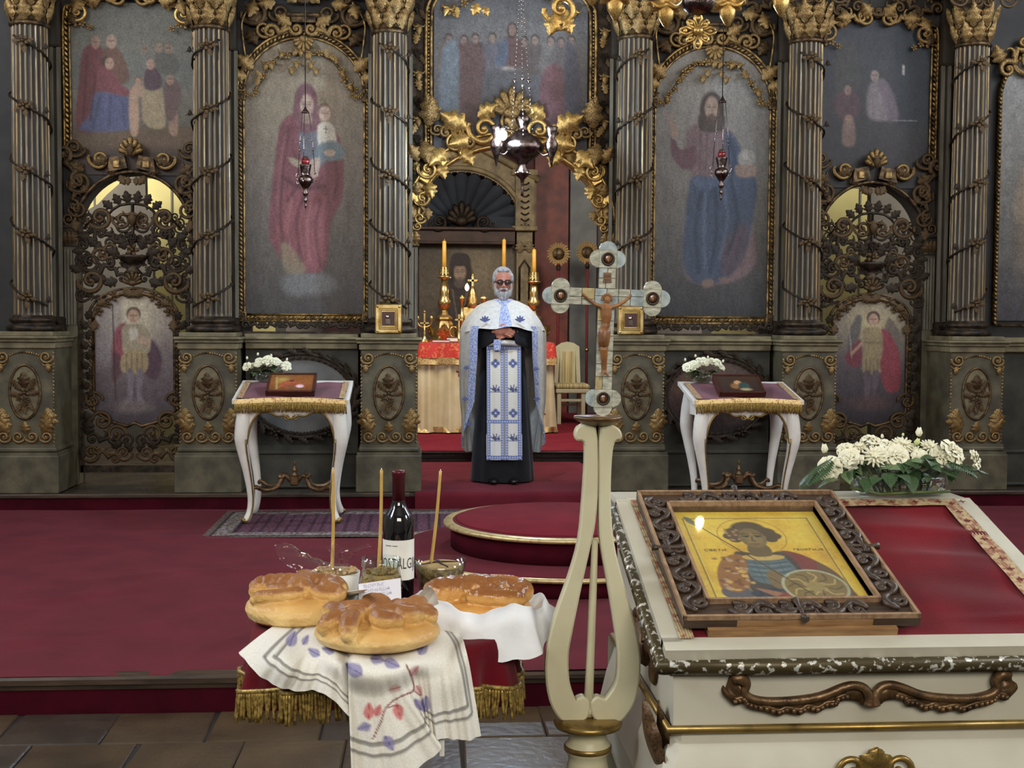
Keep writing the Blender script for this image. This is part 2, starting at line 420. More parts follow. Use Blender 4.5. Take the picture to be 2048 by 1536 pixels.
def voxel(mb, size, smooth_it=4):
    """fuse overlapping closed pieces into one continuous surface; returns verts, faces"""
    me = mb.mesh('tmp', ['stone'])
    o = bpy.data.objects.new('tmp', me); COL.objects.link(o)
    r = o.modifiers.new('r', 'REMESH'); r.mode = 'VOXEL'; r.voxel_size = size
    if smooth_it:
        sm = o.modifiers.new('s', 'SMOOTH'); sm.iterations = smooth_it; sm.factor = .5
    dg = bpy.context.evaluated_depsgraph_get(); ev = o.evaluated_get(dg); m2 = ev.to_mesh()
    V = np.empty(len(m2.vertices)*3); m2.vertices.foreach_get('co', V); V = V.reshape(-1, 3)
    F = [list(p.vertices) for p in m2.polygons]
    Nn = np.empty(len(m2.vertices)*3); m2.vertices.foreach_get('normal', Nn); Nn = Nn.reshape(-1, 3)
    ev.to_mesh_clear(); bpy.data.objects.remove(o); bpy.data.meshes.remove(me)
    return V, F, Nn
def text_mb(txt, size, M, mb=None, depth=0.0006, font_shear=0.0, bold=0.0, sx=1.0, mi=0):
    """lettering as flat mesh; M maps text plane (x right, y up) to world"""
    cu = bpy.data.curves.new('t', 'FONT'); cu.body = txt; cu.size = size; cu.align_x = 'CENTER'; cu.align_y = 'CENTER'
    cu.shear = font_shear; cu.offset = bold; cu.resolution_u = 2; cu.extrude = depth
    o = bpy.data.objects.new('t', cu); COL.objects.link(o)
    dg = bpy.context.evaluated_depsgraph_get(); m = bpy.data.meshes.new_from_object(o.evaluated_get(dg))
    V = np.empty(len(m.vertices)*3); m.vertices.foreach_get('co', V); V = V.reshape(-1, 3); V[:, 0] *= sx
    F = [list(p.vertices) for p in m.polygons]
    bpy.data.objects.remove(o); bpy.data.curves.remove(cu); bpy.data.meshes.remove(m)
    W = M(V) if callable(M) else (np.c_[V, np.ones(len(V))] @ np.array(M).T)[:, :3]
    mb = mb or MB(); mb.add(W, F, mi, False); return mb

# ------------------------------------------------------------------ carved ornament kit (unit size, in the XZ plane, facing -Y)
def _spiral(turns, r0=1.0, r1=.12, n=30, cx=0, cz=0, a0=0.0, dirn=1):
    out = []
    for i in range(n+1):
        t = i/n; r = r0*(1-t)**1.0*(1)+r1*t; a = a0+dirn*2*PI*turns*t
        out.append((cx+r*math.cos(a), -.12*t, cz+r*math.sin(a)))
    return out
def kit_scroll():
    m = MB(); pts = _spiral(1.55, 1, .14, 30, a0=PI)
    rr = np.interp(np.linspace(0, 1, 31), [0, .12, .6, 1], [.05, .2, .17, .1])
    m.tube(pts, rr, 6); m.ball((0, -.14, 0), .22, 8, 5)
    lf = [(-1, 0, 0), (-1.05, 0, -.35), (-.8, -.02, -.7), (-.35, -.05, -.95)]
    m.tube(smooth_pts(lf, 4), np.linspace(.2, .05, 13), 5)
    return m
def kit_sscroll():
    m = MB(); a = _spiral(1.3, .5, .08, 20, cx=-.75, cz=-.25, a0=0, dirn=1)[::-1]
    b = _spiral(1.3, .42, .08, 18, cx=.8, cz=.3, a0=PI, dirn=1)
    pts = a+[(-.02, 0, .0)]+b
    rr = np.interp(np.linspace(0, 1, len(pts)), [0, .3, .5, .7, 1], [.08, .13, .19, .13, .08])
    m.tube(pts, rr, 6); m.ball((-.75, -.1, -.25), .15, 7, 5); m.ball((.8, -.1, .3), .14, 7, 5)
    m.tube(smooth_pts([(-.1, -.03, .05), (.1, -.08, .3), (0, -.12, .58), (-.2, -.1, .62)], 4), np.linspace(.16, .04, 13), 5)
    return m
def kit_leaf():
    m = MB(); n = 12; V = []
    for i in range(n+1):
        t = i/n
        w = .34*math.sin(PI*min(1, t*1.02)**.75)*(1+.28*math.cos(t*PI*7))+.015
        row = []
        for k, s in enumerate((-1, -.55, 0, .55, 1)):
            lift = (-.16*(1-abs(s))-.06*abs(math.sin(s*PI)))*math.sin(PI*t*.9)-.2*t*t
            row.append((s*w, lift-.02, t+.06*abs(s)*math.sin(PI*t)))
        V.append(row)
    V = np.array(V); m.grid(V)
    B = V.copy(); B[:, :, 1] = B[:, :, 1]*.5+.06; m.grid(B, flip=True)
    return m
def kit_flower(n=5):
    m = MB()
    for k in range(n):
        a = 2*PI*k/n
        c, s_ = math.cos(a), math.sin(a)
        m.ball((0, 0, 0), (.42, .16, .3), 8, 5)
        v = m.v[-1]; v[:, 1] -= .3*np.clip(v[:, 0]+.1, 0, 1)**2
        v[:, 0] += .58
        x, z = v[:, 0].copy(), v[:, 2].copy(); v[:, 0] = x*c-z*s_; v[:, 2] = x*s_+z*c
    m.ball((0, -.16, 0), .26, 8, 5); return m
def kit_grapes():
    m = MB(); r = random.Random(3)
    for row in range(6):
        nrow = (3, 4, 4, 3, 2, 1)[row]
        for k in range(nrow):
            m.ball(((k-(nrow-1)/2)*.36+r.uniform(-.05, .05), -.12-.12*r.random(), -.32*row), .22, 7, 5)
    return m
def kit_husk():
    m = MB()
    m.lathe([(0.02, .0), (.2, -.08), (.34, -.35), (.3, -.6), (.12, -.9), (.0, -1.0)], (0, 0, 0), 8)
    v = m.v[-1]; v[:, 1] = v[:, 1]*.6-.1
    for s_ in (-1, 1): m.tube(smooth_pts([(0, -.1, -.05), (s_*.3, -.2, -.2), (s_*.5, -.2, -.1), (s_*.62, -.15, .08)], 3), np.linspace(.14, .03, 10), 5)
    return m
def kit_palmette():
    m = MB()
    for k in range(7):
        a = math.radians(-66+22*k); L = 1.0-.09*abs(k-3)
        d = (math.sin(a), math.cos(a))
        m.tube([(0, 0, 0), (d[0]*L*.5, -.1, d[1]*L*.5), (d[0]*L*.85, -.16, d[1]*L*.85), (d[0]*L, -.1, d[1]*L)], [.06, .13, .15, .06], 6)
    m.ball((0, -.14, .12), (.3, .16, .22), 10, 6); return m
def kit_oakleaf():
    m = MB()
    pts = [(0, 0)]
    for i in range(1, 8):
        t = i/8; pts.append(((.3 if i % 2 else .15)*math.sin(PI*t)**.6+.02, t))
    pts += [(0, 1.05)]; pts += [(-x, z) for x, z in pts[1:-1][::-1]]
    n = len(pts); v = [(x, -.1*math.cos(x*4)-.1*z*z, z) for x, z in pts]+[(0, -.16, .5)]
    f = [[i, (i+1) % n, n] for i in range(n)]
    v2 = [(x, .02-.1*z*z, z) for x, z in pts]
    m.add(v, f); m.add(v2, [list(range(n))]); return m
KIT = {'scroll': kit_scroll(), 'sscroll': kit_sscroll(), 'leaf': kit_leaf(), 'flower': kit_flower(), 'grapes': kit_grapes(),
       'husk': kit_husk(), 'palmette': kit_palmette(), 'oakleaf': kit_oakleaf()}
_kc = {}
def K(kind, material):
    if (kind, material) not in _kc: _kc[(kind, material)] = KIT[kind].mesh(kind, material)
    return _kc[(kind, material)]
NAMES = {'scroll': 'scroll', 'sscroll': 's_scroll', 'leaf': 'acanthus_leaf', 'flower': 'rosette', 'grapes': 'grape_cluster',
         'husk': 'husk', 'palmette': 'palmette', 'oakleaf': 'carved_leaf'}
def orn(kind, material, parent, x, y, z, s, rot=0, mirror=False, depth=1.0, name=None):
    return inst(name or NAMES[kind], K(kind, material), parent, (x, y, z), (s, s*depth, s), rot, mirror)
# ================================================================== STRUCTURE
CX = 0.742                       # axis of the church
Y_STEP, Y_PED, Y_COL, Y_PIL, Y_WALL = 10.06, 10.14, 10.40, 10.60, 10.70
Z_SOLEA, Z_STEP, Z_ALT = 0.15, 0.28, 0.40
Z_TOP = 4.95
Y_SOL = 5.36
rnd = random.Random(7)

# nave floor with its slabs
m = MB().box(NAVE_L, NAVE_R, NAVE_B, Y_SOL+.2, -.2, -.012)
floor = struct('floor', m, 'mortar', 'worn brown stone slab floor of the nave')
rows = [5.355, 4.965, 4.56, 4.13, 3.70, 3.28]
for ri in range(5):
    y1, y0 = rows[ri], rows[ri+1]
    xx = -3.9+(.21 if ri % 2 else 0.0)-.06*ri
    while xx < 4.6:
        w = rnd.uniform(.40, .50)
        g = rnd.uniform(.003, .006); dz = rnd.uniform(-.004, .001)
        sk = rnd.uniform(-.012, .012)
        a = [(xx+g, y0+g), (xx+w-g, y0+g), (xx+w-g+sk, y1-g), (xx+g+sk, y1-g)]
        b = .006; c = np.mean(a, 0)
        t = [tuple(c+(np.array(p)-c)*(1-b/.2)) for p in a]
        mb = MB(); V = [(p[0], p[1], -.03) for p in a]+[(p[0], p[1], dz-.005) for p in a]+[(p[0], p[1], dz) for p in t]
        f = [[8, 9, 10, 11]]+[[i, (i+1) % 4, 4+(i+1) % 4, 4+i] for i in range(4)]+[[4+i, 4+(i+1) % 4, 8+(i+1) % 4, 8+i] for i in range(4)]
        mb.add(V, f, 0, False)
        part('stone_slab', mb, rnd.choice(['stone', 'stone2', 'stone3', 'stone']), floor)
        xx += w

# raised solea in front of the screen
m = MB().box(NAVE_L, NAVE_R, Y_SOL+.03, Y_STEP+.3, -.1, Z_SOLEA-.006)
solea = struct('solea_platform', m, 'mortar', 'raised solea platform before the icon screen')
edge_x = [NAVE_L, -2.4, -.47, 1.5, 3.4, NAVE_R]
for i in range(5):
    m = MB(); a, b = edge_x[i]+.003, edge_x[i+1]-.003
    dz = (.0, .004, -.002, .002, 0)[i]
    prof = [(Y_SOL, .098), (Y_SOL, .118), (Y_SOL-.022, .124), (Y_SOL-.022, .142+dz), (Y_SOL-.012, .152+dz), (Y_SOL+.07, .152+dz), (Y_SOL+.07, .098)]
    V = [(a, y, z) for y, z in prof]+[(b, y, z) for y, z in prof]; n = len(prof)
    m.add(V, [list(range(n)), list(range(2*n-1, n-1, -1))]+[[k, (k+1) % n, (k+1) % n+n, k+n] for k in range(n)], 0, False)
    part('nosing_board', m, 'nosing', solea)
m = MB().box(NAVE_L, NAVE_R, Y_SOL+.008, Y_SOL+.03, -.01, .1)
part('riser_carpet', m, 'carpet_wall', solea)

# big wall-to-wall carpet with its rucks and seams
nu, nv = 150, 90
xs = np.linspace(NAVE_L+.05, NAVE_R-.05, nu); ys = np.linspace(Y_SOL-.004, Y_STEP-.01, nv)
GX, GY = np.meshgrid(xs, ys, indexing='ij')
Hh = np.zeros_like(GX)
for (x0, y0, dx, dy, amp, w, L) in ((-1.9, 6.9, 1, .9, .012, .05, .8), (-1.1, 7.6, 1, .25, .009, .05, .9), (-2.6, 8.7, 1, .05, .008, .07, 1.5),
                                    (-1.6, 6.1, .9, .8, .008, .04, .6), (-3.2, 7.2, 1, .2, .008, .06, .9), (-.9, 5.9, .4, 1, .009, .04, .5), (-2.3, 6.0, 1, -.1, .007, .05, .8)):
    n_ = math.hypot(dx, dy); ux, uy = dx/n_, dy/n_
    al = (GX-x0)*ux+(GY-y0)*uy; ac = -(GX-x0)*uy+(GY-y0)*ux+.05*np.sin(al*6)
    Hh += 1.7*amp*np.exp(-(ac/w)**2)*np.exp(-(al/L)**4)
Hh += .002*np.sin(GX*5+GY*3)+.0025
V = np.stack([GX, GY, Z_SOLEA+.004+Hh], -1)
m = MB().grid(V, flip=False)
solo('carpet', m, 'carpet', 'worn dark red carpet covering the whole raised solea', 'carpet', recalc=False)

# step the screen stands on
m = MB().box(NAVE_L, NAVE_R, Y_STEP+.03, Y_WALL+.3, .1, Z_STEP-.004)
part_step = struct('screen_step', m, 'stone2', 'low step under the icon screen')
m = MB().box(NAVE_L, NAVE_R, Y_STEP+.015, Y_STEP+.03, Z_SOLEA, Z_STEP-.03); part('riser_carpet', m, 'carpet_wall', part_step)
for a, b in ((NAVE_L, CX-.84), (CX+.84, NAVE_R)):
    m = MB().box(a, b, Y_STEP, Y_STEP+.06, Z_STEP-.035, Z_STEP, bev=.008); part('nosing_board', m, 'nosing', part_step)
# carpeted landing in the gate and sanctuary floor
m = MB()
prof = [(Y_STEP-.02, Z_SOLEA+.005), (Y_STEP-.03, Z_STEP-.03), (Y_STEP-.02, Z_STEP+.004), (Y_STEP+.02, Z_STEP+.012), (12.19, Z_STEP+.012)]
V = np.array([[(x, y, z) for (y, z) in prof] for x in np.linspace(CX-.80, CX+.80, 12)])
m.grid(V, smooth=True)
solo('landing_carpet', m, 'carpet', 'dark red carpet running over the step into the open gate', 'carpet')
m = MB().box(CX-2.2, CX+2.2, 12.2, 17.6, .0, Z_ALT-.006); sanct = struct('sanctuary_floor', m, 'stone2', 'raised floor of the sanctuary')
m = MB().box(CX-2.1, CX+2.1, 12.165, 12.25, Z_ALT-.032, Z_ALT-.004, bev=.008).box(CX-2.1, CX+2.1, 12.18, 12.22, Z_ALT-.075, Z_ALT-.05, bev=.006)
part('nosing_board', m, 'nosing_dark', sanct)
m = MB().box(CX-2.2, CX+2.2, 10.9, 12.2, .0, Z_STEP-.004); struct('landing_floor', m, 'stone2')
m = MB()
prof = [(12.17, Z_ALT+.0), (12.2, Z_ALT+.014), (17.08, Z_ALT+.014)]
V = np.array([[(x, y, z) for (y, z) in prof] for x in np.linspace(CX-2.0, CX+2.0, 8)]); m.grid(V)
solo('sanctuary_carpet', m, 'carpet_bright', 'bright red carpet around the altar table inside the sanctuary', 'carpet')
for sx, nm in ((-1, 'left'), (1, 'right')):
    a, b = sorted((CX+sx*2.2, CX+sx*6)); m = MB().box(a, b, 10.9, 15.2, 0, Z_STEP-.01); struct('side_room_floor_'+nm, m, 'stone2')

# round stepped ambo
AX, AY = .867, 7.71
amb = thing('ambo', (AX, AY, Z_SOLEA+.004), 'round two-step red carpeted ambo with gilt rims before the gate', 'ambo')
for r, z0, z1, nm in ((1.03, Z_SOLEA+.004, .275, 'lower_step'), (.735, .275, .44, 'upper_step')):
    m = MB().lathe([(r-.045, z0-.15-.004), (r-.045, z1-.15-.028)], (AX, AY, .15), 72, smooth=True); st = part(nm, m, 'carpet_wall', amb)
    m = MB().lathe([(r-.06, -.03), (r-.012, -.03), (r, -.022), (r+.002, -.012), (r-.006, -.002), (r-.06, 0)], (AX, AY, z1), 72); part('gilt_rim', m, 'brass_rim', st)
    pr = [(0.001, .006), (r*.5, .005), (r-.09, .006), (r-.06, .003), (r-.045, -.01)] if r < 1 else [(.6, .004), (r-.03, .004), (r-.02, -.004)]
    m = MB().lathe(pr, (AX, AY, z1), 72); part('top_carpet', m, 'carpet', st)
    if r < 1:
        m = MB().lathe([(.001, .012), (r-.085, .012), (r-.075, .004)], (AX-.0, AY+.0, z1), 72); part('round_mat', m, 'carpet_bright', st)

# patterned runner under the small stands
nu, nv = 240, 40
x0, x1, y0, y1 = -1.53, 3.02, 8.70, 9.93
gx = np.linspace(x0, x1, nu); gy = np.linspace(y0, y1, nv)
A, B = np.meshgrid(gx, gy, indexing='ij')
ed = np.minimum(np.minimum(A-x0, x1-A), np.minimum(B-y0, y1-B)*1.0)
colr = np.zeros((nu, nv, 4)); colr[..., 3] = 1
plum, grey, dk, beige = _lin((104, 72, 86)), _lin((150, 142, 140)), _lin((60, 44, 52)), _lin((128, 112, 104))
stripe = (np.abs(((A-x0)/.085) % 1-.5) < .11)
nz = np.random.default_rng(1).random((nu, nv))
for c in range(3):
    f_ = np.where(stripe, dk[c]*1.2, plum[c])
    f_ = np.where(ed < .22, np.where(nz > .5, grey[c], beige[c]*.8), f_)
    f_ = np.where((ed < .05), beige[c]*.75, f_); f_ = np.where((ed > .05) & (ed < .075) | (ed > .19) & (ed < .22), dk[c], f_)
    colr[..., c] = f_
m = MB().grid(np.stack([A, B, np.full_like(A, Z_SOLEA+.0145)+.001*np.sin(A*9)], -1)); m.cols = colr.reshape(-1, 4)
solo('rug', m, 'rug', 'striped plum runner rug with grey border under the white stand', 'rug', recalc=False)

# walls of the nave, ceiling, windows
m = MB().box(NAVE_L-.3, NAVE_L, NAVE_B, 17.8, -.2, NAVE_H); struct('wall_left', m, 'plaster')
m = MB().box(NAVE_R, NAVE_R+.3, NAVE_B, 17.8, -.2, NAVE_H); struct('wall_right', m, 'plaster')
m = MB().box(NAVE_L, NAVE_R, NAVE_B-.3, NAVE_B, -.2, NAVE_H); struct('wall_back', m, 'plaster')
m = MB().box(NAVE_L-.3, NAVE_R+.3, NAVE_B-.3, 17.8, NAVE_H, NAVE_H+.2); struct('ceiling', m, 'ceiling')
wn = 0
def window(loc, axis):
    global wn; wn += 1
    o = thing('window_%d' % wn, loc, None, None, kind='structure')
    def T(mb, name, mt): 
        if axis != 'y':
            for i, v in enumerate(mb.v): mb.v[i] = np.stack([v[:, 1]*axis, v[:, 0], v[:, 2]], -1)
        for i, v in enumerate(mb.v): mb.v[i] = v+np.array(loc)
        return part(name, mb, mt, o)
    w, h = .62, 1.25
    for px_ in (-.31, .31):
        for pz in (-.83, 0, .83): T(MB().box(px_-.29, px_+.29, -.01, .0, pz-.39, pz+.39), 'pane', 'pane')
    mb = MB().box(-w-.06, w+.06, -.04, .02, h, h+.08).box(-w-.06, w+.06, -.04, .02, -h-.08, -h).box(-w-.06, -w, -.04, .02, -h, h).box(w, w+.06, -.04, .02, -h, h).box(-.02, .02, -.02, .01, -h, h)
    for pz in (-.415, .415): mb.box(-w, w, -.02, .01, pz-.02, pz+.02)
    T(mb, 'window_frame', 'white_paint')
for wy in (1.2, 5.0, 8.2):
    window((NAVE_L+.03, wy, 4.6), -1.0); window((NAVE_R-.03, wy, 4.6), 1.0)
m = MB().box(NAVE_L, NAVE_R, Y_WALL, Y_WALL+.2, Z_TOP, NAVE_H); struct('wall_front', m, 'plaster', 'plaster wall above the icon screen')

# sanctuary shell
m = MB().box(CX-2.2, CX+2.2, 17.2, 17.4, 0, 5.6); wall_apse = struct('wall_apse', m, 'red_wall', 'dark red east wall of the sanctuary')
for sx, nm in ((-1, 'left'), (1, 'right')):
    m = MB().box(min(CX+sx*2.1, CX+sx*2.2), max(CX+sx*2.1, CX+sx*2.2), 12.6, 17.3, 0, 5.6); struct('wall_sanctuary_'+nm, m, 'grey_wall')
m = MB().box(CX-6, CX+6, 10.9, 17.5, 5.6, 5.7); struct('ceiling_sanctuary', m, 'ceiling')
for sx, nm in ((-1, 'left'), (1, 'right')):
    a, b = sorted((CX+sx*2.2, CX+sx*6)); m = MB().box(a, b, 14.9, 15.1, 0, 5.6)
    w_ = struct('wall_side_room_'+nm, m, 'cream_wall', 'pale yellow wall of the side room behind the carved door')
    m = MB()
    for k in range(3):
        xa = a+.25+k*1.2; 
        for (q0, q1, r0, r1) in ((xa, xa+.9, 1.0, 1.02), (xa, xa+.9, 3.3, 3.32), (xa, xa+.02, 1.0, 3.32), (xa+.88, xa+.9, 1.0, 3.32)): m.box(q0, q1, 14.88, 14.9, r0, r1)
    part('panel_moulding', m, 'grey_wall', w_)
# grey piers standing in the side rooms
def pier(poly, Y, label):
    m = MB().prism([(X(px, Y, py), Z(py, Y, px)) for px, py in poly], Y, Y+.12); struct('pier_side_room', m, 'pier', label)
pier([(90, 960), (90, 420), (175, 420), (196, 408), (215, 388), (240, 366), (268, 352), (290, 347), (292, 420), (306, 420), (306, 960)], 13.9, 'dark grey pier inside the left side room')
pier([(1742, 960), (1742, 340), (1930, 340), (1930, 960)], 13.6, 'dark grey pier inside the right side room')
# ================================================================== PAINTED PANELS (colour per vertex, laid out in the panel's own picture)
class Canvas:
    """a picture in its own coordinates; every shape has soft edges"""
    def __init__(s, x0, y0, x1, y1, step):
        s.nx = max(2, int(round((x1-x0)/step))+1); s.ny = max(2, int(round((y1-y0)/step))+1)
        s.gx = np.linspace(x0, x1, s.nx); s.gy = np.linspace(y0, y1, s.ny)
        s.PX, s.PY = np.meshgrid(s.gx, s.gy, indexing='ij')
        s.c = np.zeros((s.nx, s.ny, 3)); s.box = (x0, y0, x1, y1)
        s.rng = np.random.default_rng(int(x0+y0))
    def fill(s, top, mid, bot):
        t = (s.PY-s.box[1])/(s.box[3]-s.box[1]); a, b, c = (np.array(_lin(v)) for v in (top, mid, bot))
        t = t[..., None]
        s.c = np.where(t < .5, a+(b-a)*t*2, b+(c-b)*(t-.5)*2); return s
    def _mix(s, al, col):
        al = np.clip(al, 0, 1)[..., None]; s.c = s.c*(1-al)+np.array(_lin(col))*al; return s
    def ell(s, cx, cy, rx, ry, col, a=1.0, soft=.25, rot=0.0):
        r = math.radians(rot); dx, dy = s.PX-cx, s.PY-cy
        u = (dx*math.cos(r)+dy*math.sin(r))/rx; v = (-dx*math.sin(r)+dy*math.cos(r))/ry
        return s._mix(a*np.clip((1-np.sqrt(u*u+v*v))/soft+.5, 0, 1), col)
    def glow(s, cx, cy, rx, ry, col, a=1.0):
        return s._mix(a*np.exp(-(((s.PX-cx)/rx)**2+((s.PY-cy)/ry)**2)), col)
    def _sd(s, pts, closed=True):
        d = np.full(s.PX.shape, 1e9); ins = np.zeros(s.PX.shape, bool); n = len(pts)
        for i in range(n if closed else n-1):
            ax, ay = pts[i]; bx, by = pts[(i+1) % n]
            ex, ey = bx-ax, by-ay; L = ex*ex+ey*ey+1e-9
            t = np.clip(((s.PX-ax)*ex+(s.PY-ay)*ey)/L, 0, 1)
            d = np.minimum(d, (s.PX-ax-t*ex)**2+(s.PY-ay-t*ey)**2)
            if closed and ay != by:
                c = ((ay > s.PY) != (by > s.PY)) & (s.PX < (bx-ax)*(s.PY-ay)/(by-ay)+ax); ins ^= c
        return np.sqrt(d), ins
    def poly(s, pts, col, a=1.0, soft=3.0, sm=4):
        if sm: pts = smooth_pts(pts, sm, True)
        d, ins = s._sd(pts); sd = np.where(ins, d, -d)
        return s._mix(a*np.clip(sd/soft+.5, 0, 1), col)
    def line(s, pts, w, col, a=1.0, soft=1.2, sm=5):
        if sm and len(pts) > 2: pts = smooth_pts(pts, sm)
        d, _ = s._sd(pts, False)
        return s._mix(a*np.clip((w/2-d)/soft+.5, 0, 1), col)
    def noise(s, amt=.12, cells=24):
        for k, w in ((cells, .5), (cells*3, .35), (0, .3)):
            if k:
                g = s.rng.random((k+2, k+2)); u = (s.PX-s.box[0])/(s.box[2]-s.box[0])*k; v = (s.PY-s.box[1])/(s.box[3]-s.box[1])*k
                i, j = u.astype(int), v.astype(int); fu, fv = u-i, v-j
                n = g[i, j]*(1-fu)*(1-fv)+g[i+1, j]*fu*(1-fv)+g[i, j+1]*(1-fu)*fv+g[i+1, j+1]*fu*fv
            else: n = s.rng.random(s.PX.shape)
            s.c = s.c*(1+amt*w*2*(n-.5))[..., None]
        return s
    def face(s, cx, cy, rx, ry, skin, dark=(70, 52, 46)):
        s.ell(cx, cy, rx, ry, skin, 1, .3)
        for e in (-1, 1):
            s.line([(cx+e*rx*.62, cy-ry*.1), (cx+e*rx*.2, cy-ry*.1)], ry*.12, dark, .75)
            s.line([(cx+e*rx*.68, cy-ry*.32), (cx+e*rx*.18, cy-ry*.3)], ry*.08, dark, .5)
        s.line([(cx, cy-ry*.1), (cx+rx*.08, cy+ry*.32)], ry*.1, dark, .35)
        s.line([(cx-rx*.26, cy+ry*.55), (cx+rx*.26, cy+ry*.55)], ry*.1, (120, 62, 56), .6); return s
def _Parr(px, py, Y):
    d = _F[None, None]+_R2*((px-1024)/FPX)[..., None]+_U2*((768-py)/FPX)[..., None]
    return CAM+d*(Y/d[..., 1])[..., None]
def panel_mb(cv, place, mask=None, gain=1.3):
    """grid mesh coloured by the canvas; place maps (px, py) arrays to world points; mask keeps the cells whose centre is inside"""
    Vw = place(cv.PX, cv.PY); mb = MB(); nx, ny = cv.nx, cv.ny
    idx = np.arange(nx*ny).reshape(nx, ny)
    Q = np.stack([idx[:-1, :-1], idx[1:, :-1], idx[1:, 1:], idx[:-1, 1:]], -1)
    if mask is not None:
        cxx = (cv.PX[:-1, :-1]+cv.PX[1:, 1:])/2; cyy = (cv.PY[:-1, :-1]+cv.PY[1:, 1:])/2
        Q = Q[mask(cxx, cyy)]
    mb.add(Vw.reshape(-1, 3), Q.reshape(-1, 4).tolist(), 0, True)
    lum = cv.c.mean(-1, keepdims=True)*np.array([1.03, 1.0, .96]); k = .32 if gain > 1.2 else 0.0
    mb.cols = np.concatenate([np.clip((cv.c*(1-k)+lum*k)*gain, 0, 1).reshape(-1, 3), np.ones((nx*ny, 1))], 1)
    return mb
def sag(s, mat_='painting'): return s
PG = 1.0                                                    # overall lightness of the old varnished paintings

def paint_mother():
    c = Canvas(482, 66, 732, 636, 2.0).fill((122, 108, 86), (112, 100, 90), (66, 62, 62)); c.glow(600, 170, 130, 140, (140, 124, 96), .7)
    c.poly([(560, 560), (590, 543), (640, 545), (672, 562), (660, 585), (600, 592), (565, 582)], (112, 112, 114), .7, 16)
    c.poly([(586, 222), (560, 238), (549, 280), (541, 345), (533, 420), (532, 470), (548, 505), (575, 535), (610, 545), (646, 538), (656, 500), (662, 440), (684, 400), (690, 350), (687, 290), (672, 258), (640, 236), (612, 226)], (116, 60, 68), 1, 6)
    c.poly([(600, 255), (640, 262), (655, 300), (640, 330), (612, 322), (596, 290)], (84, 96, 108), .85, 8)
    c.poly([(566, 380), (610, 375), (652, 395), (650, 470), (640, 535), (600, 530), (560, 500), (545, 450)], (134, 66, 72), .8, 14)
    c.poly([(560, 480), (585, 500), (610, 540), (570, 545), (558, 520)], (126, 112, 82), .8, 8)
    for p_ in ([(575, 250), (562, 330), (556, 420), (560, 480)], [(610, 380), (590, 440), (600, 520)], [(640, 400), (630, 460), (640, 530)], [(560, 350), (600, 372), (650, 368)], [(668, 300), (676, 350), (668, 395)], [(585, 300), (600, 350), (570, 400)]):
        c.line(p_, 7, (72, 36, 46), .55, 6)
    for p_ in ([(566, 270), (554, 350), (550, 420)], [(622, 390), (612, 450), (618, 520)], [(580, 395), (570, 450), (580, 510)]): c.line(p_, 6, (156, 92, 94), .4, 6)
    c.ell(610, 200, 25, 40, (108, 66, 74), 1, .15); c.poly([(585, 205), (590, 245), (612, 262), (634, 245), (636, 205)], (112, 68, 76), 1, 5)
    c.face(612, 205, 14, 22, (160, 130, 112)); c.poly([(603, 224), (621, 224), (622, 240), (603, 240)], (146, 116, 100), .9, 5)
    c.poly([(634, 250), (650, 238), (668, 246), (674, 280), (664, 302), (640, 300)], (176, 164, 146), 1, 5)
    c.poly([(640, 282), (672, 276), (690, 292), (686, 312), (650, 318), (622, 330), (626, 305)], (96, 110, 116), 1, 6)
    c.poly([(618, 318), (640, 312), (634, 345), (622, 350)], (168, 138, 118), .9, 4)
    c.ell(649, 217, 15, 18, (116, 90, 74), 1, .2); c.face(650, 221, 12, 15, (176, 146, 126))
    c.ell(660, 300, 12, 7, (168, 138, 118), 1, .4); c.poly([(575, 310), (600, 318), (626, 326), (600, 332), (578, 322)], (150, 132, 104), .9, 5)
    c.line([(648, 252), (656, 252)], 2, (90, 70, 60), .8); c.line([(652, 247), (652, 260)], 2, (90, 70, 60), .8)
    return c.noise(.3, 40)
